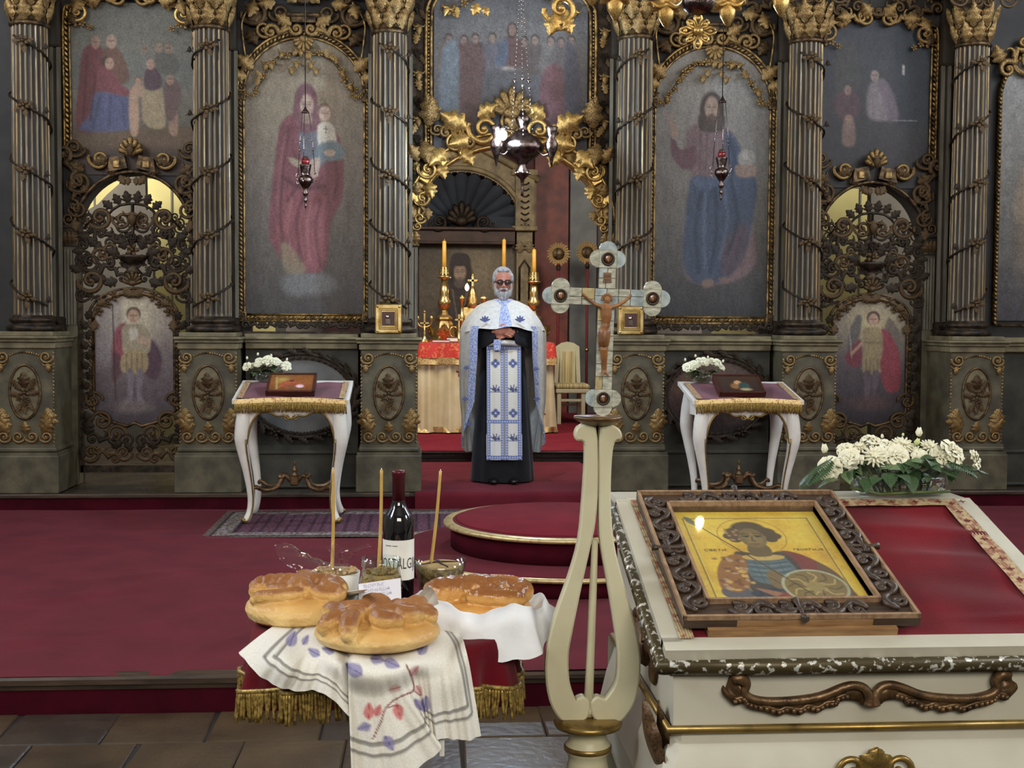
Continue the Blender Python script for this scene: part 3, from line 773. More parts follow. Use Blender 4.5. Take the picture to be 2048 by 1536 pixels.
def paint_christ():
    c = Canvas(1290, 82, 1536, 636, 2.0).fill((116, 112, 108), (104, 100, 98), (52, 54, 60)); c.glow(1405, 190, 110, 140, (142, 138, 130), .6)
    c.poly([(1360, 250), (1395, 238), (1430, 240), (1462, 262), (1482, 320), (1505, 345), (1500, 430), (1512, 520), (1450, 560), (1370, 556), (1350, 500), (1362, 420), (1368, 340), (1345, 325), (1330, 300), (1352, 290)], (112, 88, 94), 1, 7)
    c.poly([(1326, 262), (1345, 292), (1375, 285), (1378, 322), (1350, 330), (1324, 300)], (98, 66, 78), 1, 6)
    c.poly([(1316, 228), (1330, 236), (1340, 262), (1330, 272), (1322, 258)], (142, 118, 106), 1, 4); c.line([(1318, 234), (1314, 218)], 4, (142, 118, 106)); c.line([(1324, 232), (1325, 216)], 4, (142, 118, 106))
    c.poly([(1442, 252), (1468, 274), (1484, 322), (1512, 360), (1500, 450), (1478, 520), (1430, 560), (1380, 560), (1352, 520), (1356, 440), (1362, 380), (1372, 348), (1420, 350), (1450, 330), (1440, 290)], (58, 74, 100), 1, 8)
    c.poly([(1372, 345), (1430, 345), (1450, 330), (1440, 360), (1390, 372)], (70, 88, 116), .9, 6)
    c.poly([(1440, 480), (1490, 440), (1480, 520), (1440, 545)], (88, 66, 76), .7, 12)
    for p_ in ([(1390, 380), (1380, 450), (1388, 540)], [(1420, 370), (1425, 450), (1412, 540)], [(1455, 350), (1470, 430), (1450, 500)], [(1450, 270), (1462, 310), (1455, 340)]): c.line(p_, 7, (36, 46, 66), .6, 7)
    for p_ in ([(1400, 375), (1398, 460), (1402, 530)], [(1440, 370), (1448, 440), (1432, 510)]): c.line(p_, 6, (92, 110, 138), .4, 7)
    for x in (1388, 1402, 1418): c.line([(x, 260), (x-2, 330)], 4, (84, 62, 70), .5, 4)
    c.ell(1411, 212, 26, 38, (72, 60, 58), 1, .2); c.poly([(1386, 220), (1384, 248), (1398, 256), (1424, 256), (1438, 248), (1436, 220)], (74, 62, 60), 1, 5)
    c.face(1411, 208, 15, 23, (152, 128, 114)); c.ell(1411, 232, 13, 12, (82, 64, 58), .9, .5)
    c.ell(1488, 308, 19, 19, (132, 128, 122), 1, .25); c.ell(1483, 302, 8, 8, (160, 156, 150), .5, .8); c.poly([(1466, 322), (1508, 322), (1506, 342), (1470, 345)], (132, 108, 98), 1, 5)
    c.poly([(1395, 558), (1415, 552), (1420, 566), (1398, 570)], (120, 96, 82), .9, 5); c.poly([(1430, 552), (1446, 548), (1450, 562)], (120, 96, 82), .9, 5)
    return c.noise(.3, 40)
def paint_children():
    c = Canvas(140, 4, 392, 350, 2.4).fill((92, 92, 82), (104, 98, 86), (58, 44, 36)); c.poly([(146, 110), (390, 120), (390, 170), (146, 180)], (84, 92, 92), .5, 20)
    c.poly([(146, 258), (390, 250), (390, 330), (146, 330)], (94, 72, 46), 1, 12, 0); c.poly([(146, 300), (390, 296), (390, 350), (146, 350)], (62, 44, 36), .9, 20, 0)
    c.poly([(168, 98), (200, 90), (212, 130), (205, 250), (152, 258), (158, 160)], (104, 40, 44), 1, 5); c.face(192, 84, 9, 13, (142, 106, 84))
    c.poly([(205, 105), (232, 92), (252, 120), (258, 160), (215, 165)], (96, 62, 46), 1, 5); c.face(224, 82, 10, 14, (150, 118, 96))
    c.poly([(195, 140), (215, 132), (242, 165), (262, 185), (240, 195), (195, 190)], (112, 46, 54), 1, 5)
    c.poly([(190, 185), (240, 190), (262, 200), (266, 255), (160, 262), (178, 230)], (66, 72, 112), 1, 6); c.ell(214, 122, 12, 10, (70, 44, 36)); c.face(220, 126, 9, 12, (156, 118, 92))
    for x, y, h, k in ((268, 178, 85, (158, 122, 94)), (278, 160, 30, (150, 116, 90)), (348, 204, 60, (140, 104, 82))):
        c.poly([(x-8, y+8), (x+8, y+8), (x+9, y+h), (x-7, y+h)], k, 1, 4); c.ell(x, y, 8, 9, (116, 84, 62)); c.face(x, y+2, 6, 8, k)
    c.poly([(292, 140), (315, 135), (325, 170), (332, 250), (290, 245), (286, 190)], (142, 122, 86), 1, 5); c.poly([(292, 138), (318, 134), (325, 172), (292, 176)], (74, 52, 62), 1, 4); c.face(303, 126, 8, 11, (154, 116, 92))
    c.poly([(332, 160), (356, 158), (366, 190), (350, 235), (334, 230)], (96, 70, 66), 1, 5); c.face(343, 156, 8, 11, (140, 108, 86))
    c.poly([(315, 100), (345, 98), (362, 130), (350, 146), (318, 140)], (82, 80, 72), 1, 5); c.face(320, 92, 8, 10, (130, 104, 84)); c.face(340, 94, 8, 10, (130, 104, 84)); c.face(292, 96, 7, 9, (110, 90, 76))
    for p_ in ([(200, 195), (186, 255)], [(222, 195), (218, 255)], [(245, 200), (250, 250)]): c.line(p_, 5, (44, 48, 84), .6, 4)
    for p_ in ([(175, 110), (165, 240)], [(192, 150), (180, 240)]): c.line(p_, 5, (66, 24, 30), .6, 4)
    return c.noise(.3, 40)
def paint_supper():
    c = Canvas(846, -80, 1180, 300, 2.6).fill((74, 76, 84), (92, 90, 92), (70, 66, 74)); c.glow(1010, 90, 120, 60, (112, 108, 104), .5)
    c.poly([(925, 128), (1112, 128), (1116, 142), (940, 142)], (136, 126, 118), 1, 4, 0); c.poly([(925, 140), (1116, 140), (1112, 250), (930, 250)], (78, 78, 84), 1, 6, 0)
    for x, y, k in ((880, 82, (104, 84, 76)), (912, 84, (86, 58, 52)), (936, 80, (72, 54, 48)), (972, 78, (84, 82, 92)), (1040, 84, (80, 70, 70)), (1062, 80, (84, 74, 72)), (1096, 82, (96, 92, 92)), (1118, 84, (88, 82, 84)), (1140, 80, (94, 88, 90))):
        c.poly([(x-18, y+12), (x, y+4), (x+18, y+12), (x+20, y+62), (x-20, y+62)], k, .9, 6); c.ell(x, y-2, 9, 11, (64, 52, 48)); c.face(x, y, 7, 9, (122, 102, 92))
    c.poly([(870, 95), (895, 85), (905, 150), (900, 270), (862, 270), (862, 150)], (96, 112, 126), .9, 8); c.poly([(905, 100), (945, 95), (955, 140), (935, 250), (905, 245)], (92, 66, 66), .9, 8)
    c.poly([(992, 82), (1012, 70), (1034, 84), (1042, 128), (985, 128)], (88, 62, 62), 1, 5); c.poly([(990, 84), (1004, 80), (1002, 128), (978, 128)], (72, 86, 108), .9, 5); c.ell(1014, 60, 11, 15, (58, 44, 42)); c.face(1014, 60, 8, 12, (124, 98, 86))
    c.poly([(1085, 135), (1118, 132), (1128, 200), (1120, 262), (1080, 262), (1072, 190)], (108, 66, 74), .9, 10); c.poly([(1128, 90), (1150, 100), (1162, 180), (1155, 260), (1130, 262)], (72, 72, 88), .9, 8)
    return c.noise(.35, 40)
def paint_chapel():
    c = Canvas(1640, 36, 1862, 380, 2.4).fill((48, 54, 64), (52, 50, 56), (46, 42, 44)); c.poly([(1678, 90), (1700, 75), (1720, 100), (1720, 180), (1678, 180)], (62, 60, 58), .7, 8); c.poly([(1790, 60), (1862, 60), (1862, 230), (1800, 240)], (36, 44, 54), .8, 14)
    c.poly([(1745, 165), (1770, 158), (1786, 190), (1795, 235), (1745, 238), (1738, 200)], (112, 100, 106), .9, 8); c.poly([(1760, 160), (1785, 175), (1800, 235), (1780, 238)], (92, 76, 92), .8, 8); c.face(1752, 150, 8, 11, (128, 112, 106))
    c.poly([(1672, 205), (1695, 180), (1722, 195), (1718, 235), (1690, 240)], (78, 50, 58), .9, 6); c.face(1700, 180, 7, 10, (124, 96, 86)); c.poly([(1695, 240), (1712, 236), (1716, 290), (1692, 290)], (112, 86, 76), .9, 5); c.face(1703, 238, 7, 8, (128, 98, 84))
    c.line([(1790, 240), (1836, 240)], 2, (120, 118, 120), .7); c.line([(1808, 128), (1808, 145)], 4, (170, 168, 168), .7)
    return c.noise(.35, 36)
def paint_warrior():
    c = Canvas(182, 556, 348, 856, 1.9).fill((150, 138, 120), (108, 92, 98), (62, 52, 60)); c.glow(264, 625, 50, 60, (190, 176, 140), .8)
    c.poly([(196, 600), (240, 590), (240, 700), (200, 720)], (120, 112, 118), .5, 14); c.poly([(230, 650), (250, 640), (252, 690), (250, 720), (225, 712), (222, 690)], (130, 52, 66), 1, 5); c.poly([(300, 672), (318, 712), (308, 755), (282, 740), (280, 690)], (82, 54, 70), 1, 6); c.poly([(224, 700), (242, 715), (238, 745), (222, 760)], (86, 42, 56), .9, 6)
    c.poly([(243, 646), (265, 640), (290, 646), (296, 680), (288, 702), (248, 702), (242, 680)], (146, 132, 104), 1, 4); c.poly([(257, 650), (271, 650), (268, 672), (256, 672)], (184, 176, 162), .7, 4)
    c.poly([(247, 698), (287, 698), (286, 740), (240, 738)], (152, 130, 84), 1, 4)
    for x in (250, 260, 270, 280): c.line([(x, 702), (x-1, 738)], 2.5, (104, 84, 54), .7)
    c.poly([(250, 738), (262, 738), (262, 780), (258, 804), (246, 806), (252, 780)], (112, 100, 110), 1, 4); c.poly([(270, 738), (282, 738), (278, 780), (284, 806), (270, 800)], (112, 100, 110), 1, 4)
    c.ell(264, 619, 14, 15, (84, 62, 46)); c.face(264, 624, 11, 14, (172, 134, 104)); c.line([(224, 600), (228, 800)], 2.5, (62, 44, 40), .9); c.poly([(276, 664), (296, 672), (290, 684), (268, 676)], (170, 136, 110), .9, 4)
    c.ell(262, 812, 36, 14, (120, 104, 102), .6, .8)
    return c.noise(.3, 30)
def paint_angel():
    c = Canvas(1636, 576, 1800, 868, 1.9).fill((132, 122, 104), (84, 74, 80), (40, 34, 44)); c.glow(1725, 650, 52, 46, (178, 160, 110), .85)
    c.poly([(1690, 632), (1702, 640), (1690, 700), (1676, 715), (1674, 672)], (84, 80, 82), .9, 5); c.poly([(1758, 635), (1780, 670), (1788, 730), (1768, 700), (1750, 660)], (96, 86, 78), .9, 5)
    c.poly([(1740, 662), (1762, 672), (1782, 720), (1782, 785), (1755, 790), (1740, 740)], (132, 36, 56), 1, 5); c.poly([(1680, 700), (1700, 682), (1702, 730), (1684, 740), (1668, 722)], (116, 42, 58), 1, 5)
    c.poly([(1706, 660), (1724, 656), (1742, 662), (1746, 700), (1740, 735), (1742, 752), (1706, 752), (1706, 700)], (140, 120, 80), 1, 4); c.line([(1708, 688), (1742, 688)], 3, (96, 78, 50), .7)
    for x in (1712, 1720, 1728, 1736): c.line([(x, 722), (x, 750)], 2.5, (98, 80, 52), .6)
    c.poly([(1708, 752), (1722, 752), (1720, 800), (1712, 812)], (86, 74, 84), 1, 4); c.poly([(1726, 752), (1740, 752), (1732, 795), (1728, 806)], (86, 74, 84), 1, 4)
    c.ell(1725, 636, 14, 15, (78, 50, 42)); c.face(1725, 640, 10, 13, (172, 134, 108)); c.line([(1676, 660), (1682, 720)], 2.5, (140, 136, 130), .8); c.line([(1682, 712), (1702, 690)], 6, (160, 124, 100), .9)
    c.ell(1722, 815, 44, 16, (92, 62, 62), .6, .9)
    return c.noise(.3, 30)
def paint_side_icon():
    c = Canvas(1968, 60, 2240, 636, 3.2).fill((120, 120, 118), (110, 106, 100), (64, 62, 68)); c.poly([(2030, 120), (2120, 110), (2160, 300), (2140, 560), (2020, 560), (2000, 420), (2015, 300)], (108, 92, 78), .9, 20); c.poly([(2010, 330), (2040, 320), (2036, 420), (2004, 430)], (140, 118, 92), .7, 14)
    c.face(2090, 150, 20, 30, (150, 124, 106)); c.line([(2048, 200), (2030, 320), (2040, 520)], 8, (70, 62, 60), .6, 8); return c.noise(.4, 40)
def paint_oval_right():
    c = Canvas(1330, 715, 1550, 890, 2.4).fill((84, 66, 56), (70, 48, 42), (40, 32, 32)); c.glow(1390, 775, 50, 30, (116, 74, 58), .8); c.poly([(1370, 790), (1410, 770), (1440, 800), (1430, 840), (1380, 850)], (60, 44, 48), .9, 12); c.face(1402, 776, 8, 11, (142, 108, 88)); c.poly([(1450, 790), (1490, 780), (1500, 850), (1460, 860)], (70, 52, 46), .9, 10); return c.noise(.4, 30)
def paint_oval_far():
    c = Canvas(1998, 720, 2160, 890, 2.4).fill((44, 44, 52), (52, 44, 42), (34, 30, 34)); c.poly([(2022, 760), (2046, 752), (2058, 820), (2050, 860), (2020, 860)], (120, 96, 84), .9, 8); c.face(2032, 752, 8, 10, (140, 112, 96)); return c.noise(.4, 30)
def paint_bishop():
    c = Canvas(838, 478, 1040, 700, 2.2).fill((74, 62, 48), (92, 78, 58), (64, 50, 40)); c.glow(960, 540, 50, 60, (128, 108, 74), .9); c.poly([(880, 600), (905, 575), (940, 580), (960, 620), (965, 700), (868, 700)], (60, 46, 40), 1, 8)
    c.poly([(905, 512), (935, 510), (942, 530), (944, 575), (898, 575), (900, 530)], (50, 38, 34), 1, 4); c.face(920, 545, 12, 18, (150, 118, 92)); c.poly([(906, 508), (934, 508), (934, 530), (906, 530)], (54, 40, 36), 1, 3); c.ell(920, 566, 12, 10, (92, 76, 64), .9, .5); c.line([(905, 580), (915, 640)], 3, (120, 104, 84), .6); c.line([(935, 580), (925, 640)], 3, (120, 104, 84), .6)
    return c.noise(.35, 36)
# ================================================================== ICON SCREEN
YB = Y_WALL
def zb(py, px=1012, Y=None): return Z(py, Y or YB, px)
OFF_COL, OFF_ICON, OFF_DOOR = (1.014, 2.457, 3.89), 1.735, 3.15
Z_PL, Z_BODY, Z_CORN = .664, 1.43, 1.565
Z_SH0, Z_SH1 = 1.69, 4.005
G_W, G_SPR, G_AP = .783, zb(440), zb(292)
D_W, D_SPR, D_AP = .47, zb(470, 262), zb(348, 262)

m = MB()
def arch_lintel(cx, w, zs, za, xl, xr):
    a = arc(cx, zs, w, za-zs, 180, 0, 28)
    return [(xl, Z_TOP), (xl, zs)]+a+[(xr, zs), (xr, Z_TOP)]
dL, dR = CX-OFF_DOOR, CX+OFF_DOOR
for a, b in ((NAVE_L, dL-D_W), (dR+D_W, NAVE_R)): m.box(a, b, YB, YB+.18, Z_STEP, Z_TOP)
for sx in (-1, 1):
    xs_ = sorted((CX+sx*G_W, CX+sx*(OFF_DOOR-D_W))); ic = CX+sx*OFF_ICON
    m.box(xs_[0], ic-.46, YB, YB+.18, Z_STEP, Z_TOP); m.box(ic+.46, xs_[1], YB, YB+.18, Z_STEP, Z_TOP)
    m.box(ic-.46, ic+.46, YB, YB+.18, Z_STEP, 1.56); m.box(ic-.46, ic+.46, YB, YB+.18, 1.70, Z_TOP)
m.prism(arch_lintel(CX, G_W, G_SPR, G_AP, CX-G_W, CX+G_W), YB, YB+.18)
for d in (dL, dR): m.prism(arch_lintel(d, D_W, D_SPR, D_AP, d-D_W, d+D_W), YB, YB+.18)
screen_wall = struct('wall_icon_screen', m, 'backdark', 'dark backing wall of the carved icon screen')

# ---------------------------------------------------------- fluted columns with spiralling vines
def flute_shaft(cx, cy, z0, z1, r0, r1, n=20):
    m = MB(); prof = []
    for k in range(n):
        a = 2*PI*k/n; w = 2*PI/n
        prof += [(a, 1.0, 0), (a+w*.20, 1.0, 2), (a+w*.30, .965, 1), (a+w*.60, .90, 1), (a+w*.90, .965, 2)]
    N = len(prof)
    zs = [z0, z0+.03, z0+.06]+list(np.linspace(z0+.5, z1-.05, 4))+[z1-.02, z1]
    V = []
    for i, z in enumerate(zs):
        t = (z-z0)/(z1-z0); r = r0+(r1-r0)*t
        fl = 0 if i in (0, len(zs)-1) else 1
        for a, k, _ in prof: V.append((cx+r*(1-(1-k)*fl)*math.cos(a), cy+r*(1-(1-k)*fl)*math.sin(a), z))
    f = {0: [], 1: [], 2: []}
    for i in range(len(zs)-1):
        for j in range(N):
            j2 = (j+1) % N; f[prof[j][2]].append([i*N+j, i*N+j2, (i+1)*N+j2, (i+1)*N+j])
    o = m.n; m.add(V, f[0], 0, False)
    for kk in (1, 2):
        for q in f[kk]: m.f.append([i+o for i in q]); m.m.append(kk); m.sm.append(False)
    return m
SIDE = {0: 'left', 1: 'right'}
col_labels = {(-1, 2): 'fluted gilded column at the far left edge, vine sloping down rightwards',
              (-1, 1): 'fluted gilded column between the carved left door and the mother and child icon',
              (-1, 0): 'fluted gilded column right of the mother and child icon, beside the open gate',
              (1, 0): 'fluted gilded column left of the blessing saviour icon, behind the pearl cross',
              (1, 1): 'fluted gilded column between the blessing saviour icon and the carved angel door',
              (1, 2): 'fluted gilded column at the far right, beside the cut-off grey icon'}
for sx in (-1, 1):
    for ci, off in enumerate(OFF_COL):
        cx, cy = CX+sx*off, Y_COL
        t = thing('column', (cx, cy, Z_CORN), col_labels[(sx, ci)], 'column', 'fluted columns of the icon screen')
        r0, r1 = .152, .138
        part('shaft', flute_shaft(cx, cy, Z_SH0, Z_SH1, r0, r1), ['flute', 'flute_groove', 'flute_gold'], t)
        m = MB().lathe([(.17, 0), (.205, .005), (.212, .025), (.205, .045), (.172, .052), (.165, .068), (.182, .078), (.188, .094), (.178, .108), (.158, .114), (.156, .13)], (cx, cy, Z_CORN), 32)
        part('base', m, 'gold_black', t)
        m = MB().box(cx-.17, cx+.17, Y_PIL, YB+.02, Z_CORN+.1, Z_SH1+.5, 1)
        for k in range(7):
            xx = cx-.17+.34*k/6
            m.box(xx-.014, xx+.014, Y_PIL-.022, Y_PIL, Z_CORN+.12, Z_SH1-.12, 0)
        m.box(cx-.20, cx+.20, Y_PIL-.04, YB, Z_CORN, Z_CORN+.05, 2).box(cx-.19, cx+.19, Y_PIL-.03, YB, Z_CORN+.05, Z_CORN+.11, 2)
        m.box(cx-.18, cx+.18, Y_PIL-.03, YB, Z_SH1-.12, Z_SH1-.1, 2)
        part('pilaster', m, ['flute', 'flute_groove', 'gold_black'], t)
        m = MB().lathe([(r1+.004, -.012), (r1+.02, -.004), (r1+.022, .01), (r1+.006, .02), (r1*.92, .04), (r1*.95, .2), (r1*1.15, .34), (r1*1.5, .44), (r1*1.6, .46)], (cx, cy, Z_SH1), 28)
        m.box(cx-.26, cx+.26, cy-.26, YB, Z_SH1+.46, Z_SH1+.53)
        cap = part('capital', m, 'gold_dark', t)
        for row, (zz, ns, sz, rr) in enumerate(((.02, 8, .17, r1*1.0), (.14, 8, .2, r1*1.08))):
            for k in range(ns):
                a = 2*PI*(k+.5*row)/ns
                if math.sin(a) > .45: continue
                inst('acanthus_leaf', K('leaf', 'gold'), cap, (cx+rr*math.cos(a), cy+rr*math.sin(a), Z_SH1+zz), (sz*.8, sz*1.3, sz), euler=(0, 0, a+PI/2))
        for k in (-1, 1):
            orn('scroll', 'gold_dark', cap, cx+k*.2, cy-.2, Z_SH1+.36, .075, mirror=(k > 0)); orn('scroll', 'gold_dark', cap, cx+k*.06, cy-.19, Z_SH1+.34, .05, mirror=(k < 0))
        # vine
        hand = 1 if (ci == 2) == (sx < 0) and ci == 2 else 0
        down_right = {(-1, 2): 1, (-1, 1): -1, (-1, 0): 1, (1, 0): -1, (1, 1): 1, (1, 2): -1}[(sx, ci)]
        n = 220; turns = 4.25; zz = np.linspace(Z_SH1-.1, Z_SH0+.08, n)
        ph = 1.5*PI-.6*down_right
        a = ph+down_right*2*PI*turns*np.linspace(0, 1, n)
        rr = np.interp(zz, [Z_SH0, Z_SH1], [r0, r1])+.014+.006*np.sin(np.arange(n)*.7)
        m = MB().tube(np.stack([cx+rr*np.cos(a), cy+rr*np.sin(a), zz], -1), .0095, 5)
        vine = part('vine', m, 'gold_black', t)
        for k in range(5):
            tt = (k*2*PI+.35*0+(1.5*PI-ph)*down_right)/(2*PI*turns)
            if tt < 0: tt += 1/turns
            if tt > 1: continue
            z_ = np.interp(tt, np.linspace(0, 1, n), zz); R_ = r0+.03
            orn('flower', 'gold_dark', vine, cx, cy-R_, z_, .05, rnd.uniform(0, 70)); 
            for q in (-1, 1):
                orn('oakleaf', 'gold_dark', vine, cx+q*.02, cy-R_+.01, z_-.01, .065, rot=q*rnd.uniform(50, 120)+rnd.uniform(-10, 10))
            orn('oakleaf', 'gold_dark', vine, cx, cy-R_+.01, z_-.02, .075, rot=180+rnd.uniform(-30, 30))
            # bud near the edge
            a2 = ph+down_right*2*PI*turns*(tt+.16/turns); z2 = np.interp(tt+.16/turns, np.linspace(0, 1, n), zz)
            orn('husk', 'gold_black', vine, cx+R_*math.cos(a2), cy+R_*math.sin(a2), z2+.03, .05, rot=180)

# ---------------------------------------------------------- pedestals
ped_labels = {(-1, 2): 'olive carved pedestal with gilt fruit oval at the far left edge', (-1, 1): 'olive carved pedestal with gilt fruit oval between the warrior door and the left white stand',
              (-1, 0): 'olive carved pedestal with gilt fruit oval just left of the gate', (1, 0): 'olive carved pedestal with gilt fruit oval just right of the gate, behind the cross stand',
              (1, 1): 'olive carved pedestal with gilt fruit oval right of the right white stand', (1, 2): 'olive carved pedestal with gilt fruit oval above the white flower arrangement, far right'}
def pedestal(sx, ci):
    cx = CX+sx*OFF_COL[ci]; yf = Y_PED
    t = thing('pedestal', (cx, yf+.25, Z_STEP), ped_labels[(sx, ci)], 'pedestal', 'carved pedestals under the columns')
    m = MB().box(cx-.265, cx+.265, yf-.03, YB-.004, Z_STEP, Z_PL-.085, bev=.006).box(cx-.255, cx+.255, yf-.02, YB-.004, Z_PL-.085, Z_PL-.06).box(cx-.245, cx+.245, yf-.01, YB-.004, Z_PL-.06, Z_PL-.02, bev=.012).box(cx-.235, cx+.235, yf, YB-.004, Z_PL-.02, Z_PL)
    part('plinth', m, 'olive', t)
    m = MB().box(cx-.225, cx+.225, yf+.02, YB-.004, Z_PL, Z_BODY); body = part('body', m, 'olive', t)
    m = MB().box(cx-.24, cx+.24, yf, YB-.004, Z_BODY, Z_BODY+.055, bev=.008).box(cx-.255, cx+.255, yf-.02, YB-.004, Z_BODY+.055, Z_BODY+.075).box(cx-.27, cx+.27, yf-.04, YB-.004, Z_BODY+.075, Z_BODY+.1, bev=.01).box(cx-.225, cx+.225, yf, YB-.004, Z_BODY+.1, Z_CORN, bev=.004)
    part('cornice', m, 'olive_light', t)
    zc = 1.085; y = yf+.02
    el = [(cx+.118*math.cos(a), y-.006, zc+.215*math.sin(a)) for a in np.linspace(0, 2*PI, 41)[:-1]]
    m = MB().tube(el, .011, 6, closed=True); part('oval_moulding', m, 'gold_dark', t)
    m = MB().prism([(cx+.115*math.cos(a), zc+.21*math.sin(a)) for a in np.linspace(0, 2*PI, 33)[:-1]], y-.004, y+.01); med = part('medallion', m, 'olive_light', t)
    for dx, dz, s_, r_ in ((0, .04, .13, -4), (-.05, .02, .10, -38), (.05, .03, .10, 32), (-.06, -.03, .08, -80), (.065, -.02, .08, 75), (.03, -.09, .08, 150), (-.04, -.1, .08, 205), (0, -.1, .09, 180)):
        orn('oakleaf' if s_ < .12 else 'leaf', 'gold_dark', med, cx+dx*.6, y-.012, zc+dz*.8, s_, r_)
    orn('flower', 'gold_dark', med, cx, y-.02, zc-.005, .045, 20); orn('grapes', 'gold_dark', med, cx+.015, y-.015, zc-.045, .042, 10)
    orn('flower', 'gold_dark', med, cx+.05, y-.014, zc+.03, .028); orn('flower', 'gold_dark', med, cx-.045, y-.014, zc-.05, .026)
    # frame: volutes above, beads, leaves and rings below
    for k in (-1, 1):
        orn('scroll', 'gold', t, cx+k*.168, y-.015, Z_BODY-.065, .052, rot=0, mirror=(k > 0)); orn('husk', 'gold', t, cx+k*.185, y-.01, Z_BODY-.12, .07)
        orn('leaf', 'gold', t, cx+k*.19, y-.008, Z_PL+.12, .18, rot=-k*4); orn('leaf', 'gold', t, cx+k*.13, y-.012, Z_PL+.09, .15, rot=k*34); orn('leaf', 'gold', t, cx+k*.15, y-.012, Z_PL+.1, .15, rot=k*12)
        for q in range(2): orn('scroll', 'gold', t, cx+k*(.055+.108*q), y-.016, Z_PL+.065, .05, rot=90*0, mirror=(k < 0))
        m = MB()
        for j in range(26): m.ball((cx+k*.222, y-.002, Z_PL+.02+j*.0285), .009, 6, 4)
        part('beading', m, 'gold', t, kind='stuff')
    orn('leaf', 'gold', t, cx, y-.012, Z_PL+.09, .1)
    m = MB()
    for j in range(13):
        xx = -.11+.22*j/12; m.ball((cx+xx, y-.004, Z_BODY-.028-.06*(xx/.11)**2*.4), .009, 6, 4)
    part('beading', m, 'gold', t, kind='stuff')
for sx in (-1, 1):
    for ci in range(3): pedestal(sx, ci)

# ---------------------------------------------------------- dado panels with laurel ovals, and openwork strip
def dado(cx, w, inner, label, paint=None):
    y = 10.42
    t = thing('dado_panel', (cx, y+.1, Z_STEP), label, 'wall panel', 'dado panels between the pedestals')
    m = MB().box(cx-w, cx+w, y, YB-.004, Z_STEP, Z_BODY); part('panel', m, 'olive_dark', t)
    m = MB().box(cx-w, cx+w, y-.05, YB-.004, Z_STEP, Z_STEP+.03, bev=.01).box(cx-w, cx+w, y-.03, YB-.004, Z_STEP+.03, .56).box(cx-w, cx+w, y-.045, YB-.004, .56, .59, bev=.008).box(cx-w, cx+w, y-.025, YB-.004, .59, .64); part('plinth', m, 'olive_dark', t)
    m = MB().box(cx-w, cx+w, y-.04, YB-.004, Z_BODY, Z_BODY+.055, bev=.008).box(cx-w, cx+w, y-.06, YB-.004, Z_BODY+.055, Z_BODY+.075).box(cx-w, cx+w, y-.08, YB-.004, Z_BODY+.075, Z_BODY+.1, bev=.01).box(cx-w, cx+w, y-.03, YB-.004, Z_BODY+.1, Z_CORN-.01); part('cornice', m, 'olive_light', t)
    zc, rx, rz = 1.045, min(.455, w-.02), .345
    if inner is None:
        pan = part('oval_board', MB().prism([(cx+rx*.93*math.cos(a), zc+rz*.93*math.sin(a)) for a in np.linspace(0, 2*PI, 41)[:-1]], y-.008, y+.01), 'grey_marble', t)
    else:
        cv = paint()
        s_ = S(y)
        bx = cv.box; mx, my = (bx[0]+bx[2])/2, (bx[1]+bx[3])/2
        mb = panel_mb(cv, lambda px, py: np.stack([cx+(px-mx)/(bx[2]-bx[0])*2*rx, np.full(px.shape, y-.008), zc-(py-my)/(bx[3]-bx[1])*2*rz], -1),
                      lambda px, py: ((px-mx)/(bx[2]-bx[0])*2)**2+((py-my)/(bx[3]-bx[1])*2)**2 < .93)
        pan = part('oval_painting', mb, 'painting', t, recalc=False)
    n = 46
    for k in range(n):
        a = 2*PI*k/n
        tang = math.degrees(math.atan2(-math.sin(a)*rx, math.cos(a)*rz))     # x, z tangent
        for q in (-1, 1):
            if q > 0 and k % 2: continue
            xx, zz = cx+rx*math.cos(a), zc+rz*math.sin(a)
            rot = math.degrees(math.atan2(-math.sin(a)*rx, math.cos(a)*rz))+q*26
            orn('oakleaf', 'gold_black', t, xx, y-.025-.01*q, zz, .095, rot=rot, name='laurel_leaf')
    m = MB().tube([(cx+rx*math.cos(a), y-.012, zc+rz*math.sin(a)) for a in np.linspace(0, 2*PI, 49)[:-1]], .022, 6, closed=True); part('wreath_core', m, 'gold_black', t)
    orn('flower', 'gold_black', t, cx-.22, y-.05, zc-rz*.86, .05); orn('flower', 'gold_black', t, cx+.22, y-.05, zc-rz*.86, .05)
dado(CX-OFF_ICON, .46, None, 'olive wall panel with a dark laurel oval behind the left white stand')
dado(CX+OFF_ICON, .46, 1, 'olive wall panel with a painted laurel oval behind the right white stand', paint_oval_right)
dado(CX+5.0, .86, 1, 'dark painted oval panel at the right edge below the cut-off grey icon', paint_oval_far)
dado(CX-5.0, .86, None, 'dark oval panel beyond the far left pedestal')
for sx in (-1, 1):
    cx = CX+sx*OFF_ICON
    t = thing('openwork_strip', (cx, 10.5, Z_CORN), 'dark openwork scroll strip under the %s icon' % ('mother and child' if sx < 0 else 'blessing saviour'), 'carving', 'openwork strips under the large icons')
    m = MB().box(cx-.5, cx+.5, 10.49, 10.53, Z_CORN-.008, Z_CORN+.008); part('rail', m, 'gold_black', t)
    for k in range(6):
        orn('sscroll', 'gold_black', t, cx-.415+.166*k, 10.5, Z_CORN+.062, .075, rot=(-18 if k % 2 else 18), mirror=bool(k % 2), depth=.6)
        orn('flower', 'gold_black', t, cx-.41+.166*k+.08, 10.5, Z_CORN+.06, .024, depth=.6)

